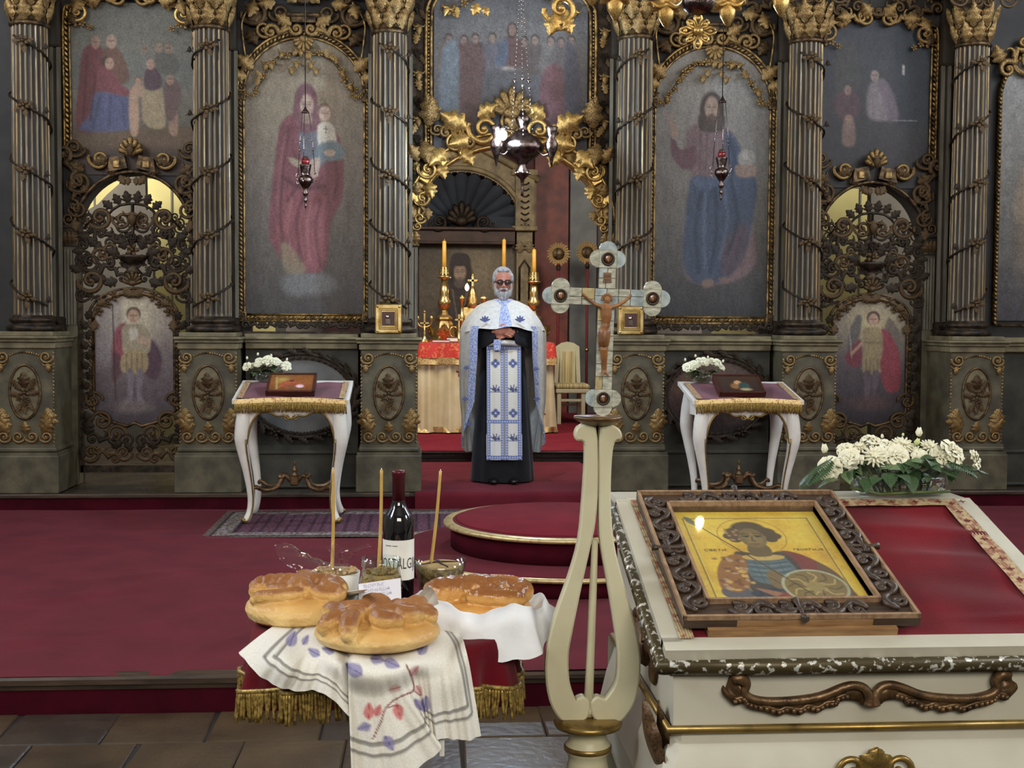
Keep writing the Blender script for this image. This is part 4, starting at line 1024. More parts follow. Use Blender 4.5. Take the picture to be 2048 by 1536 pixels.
# ---------------------------------------------------------- the two large icons
def rope(m, path, r, step=.036, mi=0):
    p = np.array(path); d = np.r_[0, np.cumsum(np.linalg.norm(np.diff(p, axis=0), axis=1))]
    n = int(d[-1]/step)
    for k in range(n):
        q = [np.interp((k+.5)*step, d, p[:, i]) for i in range(3)]; q2 = [np.interp((k+.6)*step, d, p[:, i]) for i in range(3)]
        a = math.atan2(q2[2]-q[2], q2[0]-q[0])+.7
        e = np.array([math.cos(a), 0, math.sin(a)])*step*.62; q = np.array(q)
        m.tube([q-e, q-e*.4+np.array([0, -r*.4, 0]), q+e*.4+np.array([0, -r*.4, 0]), q+e], [r*.25, r, r, r*.25], 5, mi)
def big_icon(sx, paint, label):
    cx = CX+sx*OFF_ICON; y = YB-.02; w = .495
    z0, zs, za = 1.715, zb(192, 600), zb(78, 600)
    t = thing('large_icon', (cx, y, Z_CORN+.12), label, 'icon', 'large icons beside the gate')
    cv = paint(); bx = cv.box; mx = (bx[0]+bx[2])/2; sc = (bx[2]-bx[0])
    zt = za+.02
    place = lambda px, py: np.stack([cx+(px-mx)/sc*2*w, np.full(px.shape, y), z0+(bx[3]-6-py)/(bx[3]-bx[1]-6)*(zt-z0)], -1)
    def mask(px, py):
        x = (px-mx)/sc*2*w; z = z0+(bx[3]-6-py)/(bx[3]-bx[1]-6)*(zt-z0)
        return (z > z0) & ((z < zs) | ((x/w)**2+((z-zs)/(za-zs))**2 < 1))
    part('painted_panel', panel_mb(cv, place, mask), 'painting', t, recalc=False)
    ring = lambda dw: [(cx-w-dw, z0-dw)]+[(cx-w-dw, z) for z in np.linspace(z0, zs, 12)]+arc(cx, zs, w+dw, za-zs+dw, 178, 2, 40)+[(cx+w+dw, z) for z in np.linspace(zs, z0, 12)]+[(cx+w+dw, z0-dw)]
    P3 = lambda dw, yy: [(a, yy, b) for a, b in ring(dw)]
    fr = MB()
    o, i_ = ring(.062), ring(-.004)
    n = len(o); V = [(a, y-.012, b) for a, b in i_]+[(a, y-.03, b) for a, b in o]+[(a, y+.03, b) for a, b in o]
    fr.add(V, [[k, k+1, n+k+1, n+k] for k in range(n-1)]+[[n+k, n+k+1, 2*n+k+1, 2*n+k] for k in range(n-1)], 0, False)
    f = part('frame', fr, 'gold_black', t)
    m = MB().tube(P3(.058, y-.03), .012, 6).tube(P3(.006, y-.018), .01, 6).tube([(cx-w, y-.02, z0), (cx+w, y-.02, z0)], .009, 6).tube([(cx-w-.05, y-.03, z0-.055), (cx+w+.05, y-.03, z0-.055)], .012, 6)
    part('gilt_bead', m, 'gold', f)
    m = MB(); rope(m, P3(.033, y-.03), .0115); rope(m, [(cx-w, y-.03, z0-.026), (cx+w, y-.03, z0-.026)], .0115)
    m.box(cx-w-.05, cx+w+.05, y-.012, y+.02, z0-.055, z0, 0)
    part('rope_beading', m, 'gold', f, kind='stuff')
    for k in (-1, 1):
        for zz in (zs-.01, z0-.02):
            m = MB().box(cx+k*(w+.03)-.045, cx+k*(w+.03)+.045, y-.05, y, zz-.045, zz+.045, bev=.01); b = part('corner_block', m, 'gold_dark', t)
            orn('flower', 'gold_dark', b, cx+k*(w+.03), y-.055, zz, .026)
            m = MB(); q = cx+k*(w+.03)
            m.tube([(q-.036, y-.052, zz-.036), (q+.036, y-.052, zz-.036), (q+.036, y-.052, zz+.036), (q-.036, y-.052, zz+.036)], .006, 4, closed=True); part('block_rim', m, 'gold', b)
    # festoons hanging over the top of the picture
    R = random.Random(5 if sx < 0 else 9)
    for k in (-1, 1):
        pts = smooth_pts([(cx+k*.02, zs+.33), (cx+k*.16, zs+.33), (cx+k*.27, zs+.25), (cx+k*.33, zs+.14), (cx+k*.41, zs+.03)], 5)
        m = MB().tube([(a, y-.04, b) for a, b in pts], .012, 5); fs = part('festoon', m, 'gold_dark', t)
        for j, (a, b) in enumerate(pts):
            if j % 2: continue
            kind = ('flower', 'husk', 'oakleaf', 'flower', 'husk')[R.randrange(5)]
            s_ = {'flower': R.uniform(.028, .042), 'husk': R.uniform(.06, .085), 'oakleaf': .075}[kind]
            orn(kind, 'gold', fs, a+R.uniform(-.015, .015), y-.055, b+R.uniform(-.02, .02)+(.03 if kind == 'husk' else 0), s_, R.uniform(-40, 40))
        for j in range(3): orn('flower', 'gold', fs, cx+k*(.40+.035*j), y-.055, zs+.0-.02*(j % 2), .026)
        for j in range(2): orn('husk', 'gold', fs, cx+k*(.06+.04*j), y-.05, zs+.27-.05*j, .07)
        # crest scrolls
        orn('sscroll', 'gold', t, cx+k*.17, y-.05, za+.05, .13, rot=-k*12, mirror=(k > 0)); orn('scroll', 'gold', t, cx+k*.33, y-.045, za+.06, .075, mirror=(k < 0)); orn('scroll', 'gold_dark', t, cx+k*.4, y-.04, za+.2, .11, mirror=(k > 0))
        orn('leaf', 'gold', t, cx+k*.42, y-.04, zs+.2, .17, rot=k*48); orn('leaf', 'gold', t, cx+k*.47, y-.04, zs+.14, .13, rot=k*80); orn('flower', 'gold_dark', t, cx+k*.5, y-.04, zs+.07, .03)
        orn('grapes', 'gold_dark', t, cx+k*.555, y-.03, zs+.02, .028); orn('husk', 'gold', t, cx+k*.545, y-.03, zs+.30, .06)
        m = MB().tube(smooth_pts([(cx+k*.46, y-.05, zs+.2), (cx+k*.5, y-.06, za-.02), (cx+k*.5, y-.05, za+.14), (cx+k*.4, y-.05, za+.3)], 6), .01, 5); part('tendril', m, 'gold', t)
        orn('leaf', 'gold', t, cx+k*.1, y-.05, za+.1, .15, rot=k*60); orn('scroll', 'gold_dark', t, cx+k*.2, y-.04, za+.2, .08, mirror=(k > 0))
        orn('leaf', 'gold_dark', t, cx+k*.3, y-.03, za+.16, .16, rot=k*100); orn('leaf', 'gold_dark', t, cx+k*.46, y-.03, za+.06, .15, rot=-k*150)
    m = MB().box(cx-.14, cx+.14, y-.08, y+.02, za+.16, za+.2, bev=.012).box(cx-.1, cx+.1, y-.07, y+.02, za+.12, za+.16); part('crest_bracket', m, 'gold_dark', t); orn('palmette', 'gold', t, cx, y-.05, za+.0, .13, rot=180)
big_icon(-1, paint_mother, 'tall arched icon of a mother in dark red holding a child')
big_icon(1, paint_christ, 'tall arched icon of a bearded saviour in a blue mantle blessing')

# cut-off icon at the right edge
cxr = CX+5.0; cv = paint_side_icon(); bx = cv.box
t = thing('large_icon', (cxr, YB-.02, Z_CORN), 'cut-off tall grey-brown icon at the right edge of the screen', 'icon', 'large icons at the screen ends')
zs_, za_ = zb(200, 1990), zb(70, 1990)
wI = .74
pl = lambda px, py: np.stack([cxr+(px-(bx[0]+bx[2])/2)/(bx[2]-bx[0])*2*wI, np.full(px.shape, YB-.02), 1.7+(bx[3]-py)/(bx[3]-bx[1])*(za_-1.7)], -1)
part('painted_panel', panel_mb(cv, pl, lambda px, py: (((px-(bx[0]+bx[2])/2)/(bx[2]-bx[0])*2)**2+np.clip((1.7+(bx[3]-py)/(bx[3]-bx[1])*(za_-1.7)-zs_)/(za_-zs_), 0, 9)**2) < 1), 'painting', t, recalc=False)
pth = [(cxr-wI, YB-.04, z) for z in np.linspace(1.66, zs_, 10)]+[(a, YB-.04, b) for a, b in arc(cxr, zs_, wI, za_-zs_, 178, 2, 30)]
m = MB().tube(pth, .02, 6).tube([(cxr-wI, YB-.04, 1.66), (cxr+wI, YB-.04, 1.66)], .012, 6); part('frame', m, 'gold_dark', t); m = MB(); rope(m, [(a, b-.02, c) for a, b, c in pth], .013); part('rope_beading', m, 'gold', t, kind='stuff')
orn('scroll', 'gold', t, cxr-.5, YB-.06, zs_+.32, .12); orn('sscroll', 'gold', t, cxr-.62, YB-.06, zs_+.36, .16, rot=-40); orn('leaf', 'gold', t, cxr-.72, YB-.05, zs_+.3, .18, rot=-30)
orn('flower', 'gold_black', t, X(2030, YB, 672), YB-.3, Z_CORN-.03, .04)

# ---------------------------------------------------------- gate arch with gilded scrolls
YG = YB-.03
t = thing('gate_arch', (CX, YG, Z_STEP), 'gilded carved arch of the open central gate with bright scrolls', 'arch')
band = lambda dw: arc(CX, G_SPR, G_W+dw, G_AP-G_SPR+dw, 180, 0, 44)
o, i_ = band(.105), band(-.005); n = len(o)
m = MB(); V = [(a, YG-.02, b) for a, b in i_]+[(a, YG-.05, b) for a, b in o]+[(a, YG+.2, b) for a, b in i_]+[(a, YG+.1, b) for a, b in o]
m.add(V, [[k, k+1, n+k+1, n+k] for k in range(n-1)]+[[k, k+1, 2*n+k+1, 2*n+k] for k in range(n-1)]+[[n+k, n+k+1, 3*n+k+1, 3*n+k] for k in range(n-1)], 0, False)
part('arch_band', m, 'gold', t)
m = MB().tube([(a, YG-.035, b) for a, b in band(-.002)], .014, 6).tube([(a, YG-.06, b) for a, b in band(.1)], .014, 6); part('arch_bead', m, 'gold_bright', t)
# keystone-like blocks along the band
for k in range(1, 12):
    if k in (5, 6, 7): continue
    ang = math.radians(180-15*k); ca, sa = math.cos(ang), math.sin(ang)
    px_, pz_ = CX+(G_W+.05)*ca, G_SPR+(G_AP-G_SPR+.05)*sa
    mb = MB().box(-.045, .045, -.03, .02, -.05, .05, bev=.012); a_ = PI/2-ang
    mb.xform(Matrix.Translation((px_, YG-.05, pz_)) @ Matrix.Rotation(a_, 4, 'Y')); part('arch_block', mb, 'gold_bright', t)
for k in (-1, 1):
    E = lambda px, py: (CX+k*abs(px-1012)*YG/FPX*1.0, zb(py, px))
    for kind, px, py, s_, rot, mir, mt in (
            ('scroll', 958, 262, .13, 20, 0, 'gold_bright'), ('leaf', 925, 262, .26, -62, 0, 'gold_bright'), ('leaf', 935, 278, .22, -110, 0, 'gold_bright'), ('leaf', 945, 238, .2, 60, 0, 'gold_bright'),
            ('sscroll', 905, 278, .13, 40, 0, 'gold'), ('scroll', 900, 285, .085, 0, 1, 'gold_bright'), ('leaf', 880, 300, .2, -140, 0, 'gold_bright'), ('leaf', 916, 300, .17, 150, 0, 'gold_bright'),
            ('scroll', 866, 262, .055, 0, 0, 'gold'), ('scroll', 848, 342, .085, 30, 0, 'gold_bright'), ('leaf', 830, 325, .16, -30, 0, 'gold'), ('leaf', 850, 365, .15, 170, 0, 'gold_bright'), ('leaf', 870, 330, .14, 160, 0, 'gold_bright'),
            ('scroll', 838, 398, .07, -10, 0, 'gold_bright'), ('sscroll', 838, 420, .07, 90, 0, 'gold'), ('scroll', 832, 438, .05, 0, 1, 'gold_bright'), ('leaf', 826, 395, .12, 0, 0, 'gold'), ('leaf', 848, 418, .1, 180, 0, 'gold'),
            ('leaf', 848, 255, .24, 8, 0, 'gold'), ('leaf', 856, 240, .2, -14, 0, 'gold'), ('leaf', 840, 285, .2, 170, 0, 'gold')):
        xx, zz = E(px, py)
        orn(kind, mt, t, xx, YG-.075, zz, s_, rot=(rot if k < 0 else -rot), mirror=(bool(mir) ^ (k > 0)), depth=1.1)
orn('palmette', 'gold', t, CX, YG-.07, zb(238), .25); 
m = MB().tube([(CX+.085*math.cos(a), YG-.11, zb(248)+.085*math.sin(a)) for a in np.linspace(0, 2*PI, 25)[:-1]], .014, 6, closed=True).lathe([(0, -.03), (.06, -.022), (.08, 0)], (CX, YG-.09, zb(248)), 20, axis='y'); part('rosette_boss', m, 'gold', t)
# jambs with small fluted pilasters
for k in (-1, 1):
    xj = CX+k*(G_W+.055)
    m = MB().box(xj-.055, xj+.055, YG-.05, YB+.18, Z_STEP, G_SPR-.22, 1)
    for j in range(4): m.box(xj-.05+.0265*j, xj-.035+.0265*j, YG-.065, YG-.05, 1.6, G_SPR-.25, 0)
    m.box(xj-.06, xj+.06, YG-.07, YG, 1.5, 1.58, 1)
    jb = part('jamb', m, ['flute', 'olive'], t)
    m = MB().box(xj-.065, xj+.065, YG-.08, YB, G_SPR-.04, G_SPR-.005, bev=.006).box(xj-.055, xj+.055, YG-.06, YB, G_SPR-.22, G_SPR-.04).box(xj-.065, xj+.065, YG-.075, YB, G_SPR-.235, G_SPR-.215, bev=.004); cp = part('capital', m, 'gold_dark', t)
    for j in (-1, 0, 1): orn('leaf', 'gold', cp, xj+j*.036, YG-.065, G_SPR-.21, .1)
    orn('scroll', 'gold_bright', cp, xj-k*.05, YG-.085, G_SPR-.07, .035, mirror=k > 0)

# ---------------------------------------------------------- supper painting above the gate
cv = paint_supper(); bx = cv.box; y = YB-.015
t = thing('supper_painting', (CX, y, G_AP), 'dim painting of a company seated at a long white table above the gate', 'painting')
wS = .655; zt = Z_TOP-.02
pl = lambda px, py: np.stack([CX+(px-1012)/(2*164)*2*wS, np.full(px.shape, y), np.interp(-py, [-300, 80], [zb(300), zb(-80)])], -1)
def mk(px, py):
    x = (px-1012)/164*wS; z = np.interp(-py, [-300, 80], [zb(300), zb(-80)])
    return (np.abs(x) < wS) & ((x/(G_W+.05))**2+(np.clip(z-G_SPR, 0, 9)/(G_AP-G_SPR+.05))**2 > 1)
part('painted_panel', panel_mb(cv, pl, mk), 'painting', t, recalc=False)
m = MB()
for k in (-1, 1):
    pth = smooth_pts([(CX+k*(wS+.02), y-.02, zb(300)), (CX+k*(wS+.02), y-.02, zb(200)), (CX+k*(wS+.02), y-.02, zb(60)), (CX+k*(wS-.0), y-.02, zb(15)), (CX+k*(wS-.10), y-.02, zb(-15)), (CX+k*(wS-.2), y-.02, zb(-25)), (CX, y-.02, zb(-60))], 6)
    m.tube(pth, .013, 6).tube([(a+k*.045, b, c+.01) for a, b, c in pth], .015, 6)
fr = part('frame', m, 'gold', t)
m = MB()
for k in (-1, 1):
    for j in range(46): m.ball((CX+k*(wS+.043), y-.02, zb(300)+.03*j), (.008, .008, .011), 6, 4)
part('beading', m, 'gold_bright', fr, kind='stuff')
for k in (-1, 1):
    orn('flower', 'gold', t, CX+k*.5, y-.05, zb(28), .055); orn('husk', 'gold_bright', t, CX+k*.54, y-.05, zb(20), .09, 20); orn('flower', 'gold', t, CX+k*.4, y-.05, zb(12), .04); orn('oakleaf', 'gold_bright', t, CX+k*.46, y-.05, zb(20), .09, 180)
    m = MB().tube(smooth_pts([(CX+k*.56, y-.04, zb(30)), (CX+k*.46, y-.045, zb(22)), (CX+k*.36, y-.045, zb(8)), (CX+k*.2, y-.04, zb(-8))], 6), .009, 5); part('tendril', m, 'gold_dark', t)
# carved fruit strips beside it
for k in (-1, 1):
    xs_ = CX+k*(wS+.135)
    t = thing('carved_strip', (xs_, YB-.02, G_SPR), 'vertical strip of gilt leaves and dark grapes %s of the supper painting' % ('left' if k < 0 else 'right'), 'carving', 'fruit strips beside the supper painting')
    m = MB().box(xs_-.055, xs_+.055, YB-.012, YB+.02, G_SPR+.3, Z_TOP-.1); part('backing', m, 'gold_black', t)
    for j, py in enumerate((25, 68, 115, 160, 210, 250, 285, 320)):
        if j % 2 == 1: orn('oakleaf', 'gold', t, xs_, YB-.035, zb(py), .11, 170+20*(j % 3)); orn('husk', 'gold', t, xs_+.01, YB-.04, zb(py)+.05, .09); orn('flower', 'gold', t, xs_-.01, YB-.045, zb(py)+.03, .035)
        else: orn('grapes', 'gold_black', t, xs_, YB-.03, zb(py)+.04, .042); orn('oakleaf', 'gold_dark', t, xs_+.02, YB-.03, zb(py), .09, 150)
# ================================================================== CARVED SIDE DOORS, PANELS OVER THEM, LAMPS
def side_door(sx, paint, label):
    cx = CX+sx*OFF_DOOR; y = YB-.03; U = S(y)
    t = thing('carved_door', (cx, y, Z_STEP+.1), label, 'door', 'carved side doors of the icon screen')
    zc = lambda py: Z(py, y, 262)
    w = .335; z0, zs, za = zc(850), zc(640), zc(572)
    cv = paint(); bx = cv.box; mx = (bx[0]+bx[2])/2
    pl = lambda px, py: np.stack([cx+(px-mx)/(bx[2]-bx[0])*2*(w+.02), np.full(px.shape, y), z0-.02+(bx[3]-py)/(bx[3]-bx[1])*(za-z0+.04)], -1)
    def mk(px, py):
        x = (px-mx)/(bx[2]-bx[0])*2*(w+.02); z = z0-.02+(bx[3]-py)/(bx[3]-bx[1])*(za-z0+.04)
        top = zs+(za-zs)*np.sqrt(np.clip(1-(np.abs(x)/w-.0)**2, 0, 1))*.8+(za-zs)*.2*np.clip(1-np.abs(x)/.06, 0, 1)
        bot = z0+.12*np.clip((np.abs(x)-.16)/.17, 0, 1)
        return (np.abs(x) < w) & (z < top) & (z > bot)
    part('painted_panel', panel_mb(cv, pl, mk), 'painting', t, recalc=False)
    m = MB().box(cx-w+.05, cx+w-.05, y+.004, y+.03, z0+.02, zs+.2).box(cx-w, cx+w, y+.004, y+.03, z0+.13, zs); part('board', m, 'backdark', t)
    out = [(cx-w, z0+.12), (cx-w, zs)]+[(cx+w*math.cos(a), zs+(za-zs)*.8*math.sin(a)) for a in np.linspace(PI, 0, 22)]+[(cx+w, z0+.12), (cx+.2, z0+.03), (cx+.06, z0-.01), (cx, z0+.02), (cx-.06, z0-.01), (cx-.2, z0+.03)]
    m = MB().tube([(a, y-.012, b) for a, b in out], .016, 6, closed=True); fr = part('frame', m, 'gold_dark', t)
    m = MB().tube([(cx+(a-cx)*1.09, y-.01, z0+(b-z0)*1.035) for a, b in out[1:25]], .012, 6); part('outer_bead', m, 'gold_dark', fr)
    m = MB()
    for k in (-1, 1): rope(m, [(cx+k*(w+.02), y-.015, z) for z in np.linspace(z0+.12, zs, 8)], .012, .04)
    part('rope_beading', m, 'gold_dark', fr, kind='stuff')
    # stiles
    m = MB()
    for k in (-1, 1): m.box(min(cx+k*.425, cx+k*.455), max(cx+k*.425, cx+k*.455), y-.01, y+.03, Z_STEP+.1, zc(560))
    m.box(cx-.45, cx+.45, y-.01, y+.03, Z_STEP+.1, Z_STEP+.16); part('stile', m, 'gold_black', t)
    R = random.Random(17)
    G = 'gold_black'; H = 'gold_dark'
    for k in (-1, 1):
        def o(kind, dx, py, s_, rot, mir=0, mt=G, dy=0.0):
            orn(kind, mt, t, cx+k*dx*U, y-.02-dy, zc(py), s_*U, rot=(rot if k < 0 else -rot), mirror=bool(mir) ^ (k > 0), depth=.7)
        # (dx is measured outwards from the door's middle line, in photo pixels of the left door)
        for kind, dx, py, s_, rot, mir, mt in (
                ('scroll', 20, 440, 18, 20, 0, H), ('scroll', 20, 452, 14, 0, 1, G), ('scroll', 62, 436, 24, 0, 0, H), ('scroll', 62, 446, 15, 90, 1, G), ('scroll', 92, 456, 11, 0, 1, G),
                ('sscroll', 48, 470, 24, 40, 0, G), ('sscroll', 78, 480, 24, -50, 1, G), ('scroll', 45, 500, 18, 0, 0, H), ('sscroll', 30, 482, 20, 0, 0, G), ('scroll', 60, 512, 20, 60, 1, H), ('sscroll', 22, 520, 18, 20, 1, G),
                ('scroll', 82, 525, 20, 0, 0, G), ('scroll', 100, 520, 13, 0, 1, G), ('sscroll', 60, 540, 26, -25, 0, G), ('sscroll', 32, 545, 20, 30, 1, G), ('scroll', 80, 562, 25, 0, 0, H), ('flower', 80, 562, 13, 10, 0, G), ('scroll', 98, 590, 15, 0, 1, G),
                ('leaf', 8, 408, 26, -10, 0, G), ('leaf', 24, 410, 24, -28, 0, G), ('leaf', 38, 418, 24, -52, 0, G), ('leaf', 46, 430, 22, -80, 0, G), ('leaf', 80, 480, 26, -70, 0, G), ('leaf', 92, 500, 24, -100, 0, G), ('leaf', 70, 495, 24, -40, 0, G), ('leaf', 40, 520, 26, 20, 0, G),
                ('leaf', 15, 500, 28, -20, 0, G), ('leaf', 25, 510, 30, -70, 0, G), ('leaf', 100, 545, 24, -60, 0, G), ('leaf', 52, 560, 28, -80, 0, G), ('leaf', 30, 560, 28, -110, 0, G), ('leaf', 96, 470, 20, -40, 0, G), ('flower', 40, 470, 9, 0, 0, G), ('flower', 95, 485, 9, 0, 0, G),
                ('flower', 38, 592, 12, 0, 0, H), ('leaf', 20, 580, 26, 120, 0, H), ('leaf', 52, 600, 22, -120, 0, H), ('flower', 68, 622, 11, 0, 0, H), ('leaf', 74, 640, 24, 190, 0, H), ('flower', 50, 608, 9, 0, 0, H),
                ('scroll', 80, 800, 18, 180, 0, H), ('scroll', 62, 842, 20, 180, 1, H), ('scroll', 36, 868, 19, 200, 0, H), ('scroll', 14, 880, 14, 180, 1, G), ('sscroll', 60, 878, 26, 20, 0, G), ('scroll', 84, 905, 20, 0, 0, H), ('scroll', 22, 905, 17, 0, 1, H), ('sscroll', 55, 908, 24, 10, 1, H),
                ('leaf', 92, 870, 34, 10, 0, G), ('leaf', 84, 850, 30, -20, 0, G), ('leaf', 45, 895, 26, 60, 0, G), ('leaf', 8, 905, 24, -20, 0, G), ('leaf', 96, 890, 28, 190, 0, G)):
            o(kind, dx, py, s_, rot, mir, mt)
        for j in range(34):                                            # dense filling of the crest
            dx, py = R.uniform(4, 96), R.uniform(428, 606)
            if py > 560 and dx < 62: continue
            o(('leaf', 'scroll', 'leaf', 'sscroll', 'oakleaf')[j % 5], dx, py, (22, 10, 20, 15, 18)[j % 5], R.uniform(-180, 180), j % 2, G, -.012)
        for j in range(9):                                             # climbing leaves on the stiles
            o('leaf', 90, 640+20*j, 22, -25 if j % 2 else 25, 0, G); o('scroll', 92, 650+20*j, 7, 0, j % 2, G)
    orn('palmette', H, t, cx, y-.03, zc(570), .12); orn('husk', H, t, cx, y-.03, zc(425), .12); orn('flower', H, t, cx, y-.035, zc(500), .06); orn('grapes', G, t, cx, y-.03, zc(470), .05)
    m = MB().lathe([(.03, -.1), (.08, -.09), (.045, -.05), (.03, -.03), (.08, .0), (.13, .04), (.14, .06)], (cx, y-.02, zc(525)), 16, sx=1.0); m.v[-1][:, 1] = y-.02+(m.v[-1][:, 1]-(y-.02))*.5; part('vase', m, G, t)
    m = MB().tube([(cx+dx*U, y-.02, zc(py)) for dx, py in [(-92, 456), (-62, 424), (-46, 430), (-38, 420), (-24, 411), (-8, 408), (8, 408), (24, 411), (38, 420), (46, 430), (62, 424), (92, 456)]], .012, 6).tube([(cx, y-.02, zc(408)), (cx, y-.015, zc(560))], .014, 6); part('crest_rail', m, G, t)
    return t
side_door(-1, paint_warrior, 'dark carved openwork door with an icon of a young warrior with spear')
side_door(1, paint_angel, 'dark carved openwork door with an icon of a winged angel in red cloak')

def over_door(sx, paint, label):
    cx = CX+sx*OFF_DOOR; y = YB-.012
    zc = lambda py: Z(py, y, 262 if sx < 0 else 1750)
    t = thing('upper_painting', (cx, y, D_AP), label, 'painting', 'paintings above the side doors')
    cv = paint(); bx = cv.box; mx = (bx[0]+bx[2])/2; w = .505
    zt, zb_ = (zc(6), zc(350)) if sx < 0 else (zc(40), zc(376))
    ztop = zt
    pl = lambda px, py: np.stack([cx+(px-mx)/(bx[2]-bx[0])*2*w, np.full(px.shape, y), zb_+(bx[3]-py)/(bx[3]-bx[1])*(zt-zb_)], -1)
    def mk(px, py):
        x = np.abs((px-mx)/(bx[2]-bx[0])*2*w); z = zb_+(bx[3]-py)/(bx[3]-bx[1])*(zt-zb_)
        return ((x/(D_W+.03))**2+(np.clip(z-D_SPR, 0, 9)/(D_AP-D_SPR+.03))**2 > 1) & ((x < w-.1) | (z < zt-.1) | ((x-w+.1)**2+(z-zt+.1)**2 < .01))
    part('painted_panel', panel_mb(cv, pl, mk), 'painting', t, recalc=False)
    m = MB(); B2 = []
    for k in (-1, 1):
        b2 = MB(); b3 = MB(); B2.append((b2, b3))
        pth = smooth_pts([(cx+k*(w+.025), y-.015, zc(330)), (cx+k*(w+.025), y-.015, zc(200)), (cx+k*(w+.025), y-.015, zt-.12), (cx+k*(w-.03), y-.015, zt-.03), (cx+k*(w-.14), y-.015, zt+.01), (cx, y-.015, zt+.03)], 6)
        m.tube([(a-k*.03, b, c) for a, b, c in pth], .009, 5).tube([(a+k*.022, b, c) for a, b, c in pth], .012, 5)
        rope(b2, [(a, b-.004, c) for a, b, c in pth[:22]], .013, .042)
        for j in range(16): b3.ball((cx+k*(w+.085), y-.012, zc(330)+.1*j), (.025, .012, .045), 6, 4)
    f = part('frame', m, 'gold', t)
    for b2, b3 in B2: part('lozenge_beading', b2, 'gold_bright' if sx < 0 else 'gold', f, kind='stuff'); part('foliage_strip', b3, 'gold_black', f, kind='stuff')
    U = S(y)
    for k in (-1, 1):
        def o(kind, dx, py, s_, rot, mir=0, mt='gold_dark'):
            orn(kind, mt, t, cx+k*dx*U, y-.04, Z(py, y, 262), s_*U, rot=(rot if k < 0 else -rot), mirror=bool(mir) ^ (k > 0), depth=.9)
        for a in (('scroll', 62, 320, 20, 20, 0, 'gold'), ('leaf', 75, 330, 34, 70, 0), ('scroll', 110, 298, 20, 0, 1), ('scroll', 100, 366, 23, 0, 0), ('sscroll', 118, 335, 34, 80, 0), ('scroll', 104, 420, 17, 10, 0), ('sscroll', 112, 395, 22, 70, 1), ('scroll', 122, 440, 13, 0, 1),
                  ('leaf', 92, 345, 30, -60, 0), ('leaf', 84, 372, 22, -140, 0), ('leaf', 112, 440, 26, 170, 0), ('leaf', 118, 385, 24, 10, 0), ('leaf', 50, 345, 24, 80, 0), ('leaf', 24, 352, 22, 150, 0), ('leaf', 8, 354, 18, 180, 0)): o(*a)
        # moulded blocks under the palmette
        mb = MB().prism([(cx+k*8*U, Z(338, y, 262)), (cx+k*46*U, Z(346, y, 262)), (cx+k*42*U, Z(318, y, 262)), (cx+k*14*U, Z(312, y, 262))], y-.07, y); part('scroll_block', mb, 'gold_dark', t)
        q = MB().box(cx+k*28*U-.032, cx+k*28*U+.032, y-.085, y-.06, Z(331, y, 262)-.03, Z(331, y, 262)+.035, bev=.008); part('square_boss', q, 'gold', t)
        # door arch rim and jamb pilaster
        xj = cx+k*(D_W+.045)
        mb = MB().box(xj-.05, xj+.05, y-.03, YB+.1, Z_STEP, D_SPR-.1, 1)
        for j in range(4): mb.box(xj-.044+.025*j, xj-.03+.025*j, y-.042, y-.03, 1.62, D_SPR-.13, 0)
        mb.box(xj-.06, xj+.06, y-.05, YB, 1.52, 1.6, 1); part('jamb', mb, ['flute', 'olive'], t)
        mb = MB().box(xj-.06, xj+.06, y-.05, YB, D_SPR-.1, D_SPR-.08).box(xj-.052, xj+.052, y-.04, YB, D_SPR-.08, D_SPR+.05).box(xj-.065, xj+.065, y-.06, YB, D_SPR+.05, D_SPR+.075); cp = part('capital', mb, 'gold_black', t)
        for j in (-1, 0, 1): orn('leaf', 'gold_dark', cp, xj+j*.034, y-.045, D_SPR-.08, .1)
    orn('palmette', 'gold', t, cx, y-.07, Z(312, y, 262), .15); orn('husk', 'gold_dark', t, cx, y-.1, Z(292, y, 262), .1)
    m = MB().tube([(a, y-.03, b) for a, b in arc(cx, D_SPR, D_W+.015, D_AP-D_SPR+.015, 176, 4, 30)], .016, 6); part('arch_rim', m, 'gold_dark', t)
    # carving along the top of the frame
    for k in (-1, 1):
        for a in (('scroll', 100, 28, 20, 0, 0, 'gold_bright' if sx < 0 else 'gold'), ('flower', 108, 45, 14, 0, 0, 'gold'), ('sscroll', 60, 0, 30, 12, 0, 'gold'), ('scroll', 22, -2, 22, 180, 0, 'gold'), ('leaf', 85, 12, 30, 80, 0, 'gold'), ('leaf', 118, 30, 28, 150, 0, 'gold_dark'), ('flower', 92, 50, 8, 0, 0, 'gold'), ('flower', 78, 58, 7, 0, 0, 'gold')):
            kind, dx, py, s_, rot, mir, mt = a
            orn(kind, mt, t, cx+k*dx*U, y-.045, Z(py, y, 262)+(0 if sx < 0 else -.02), s_*U, rot=(rot if k < 0 else -rot), mirror=bool(mir) ^ (k > 0), depth=.9)
over_door(-1, paint_children, 'painting of a seated man in blue blessing children, above the left carved door')
over_door(1, paint_chapel, 'very dark painting with a pale robed figure, above the angel door')

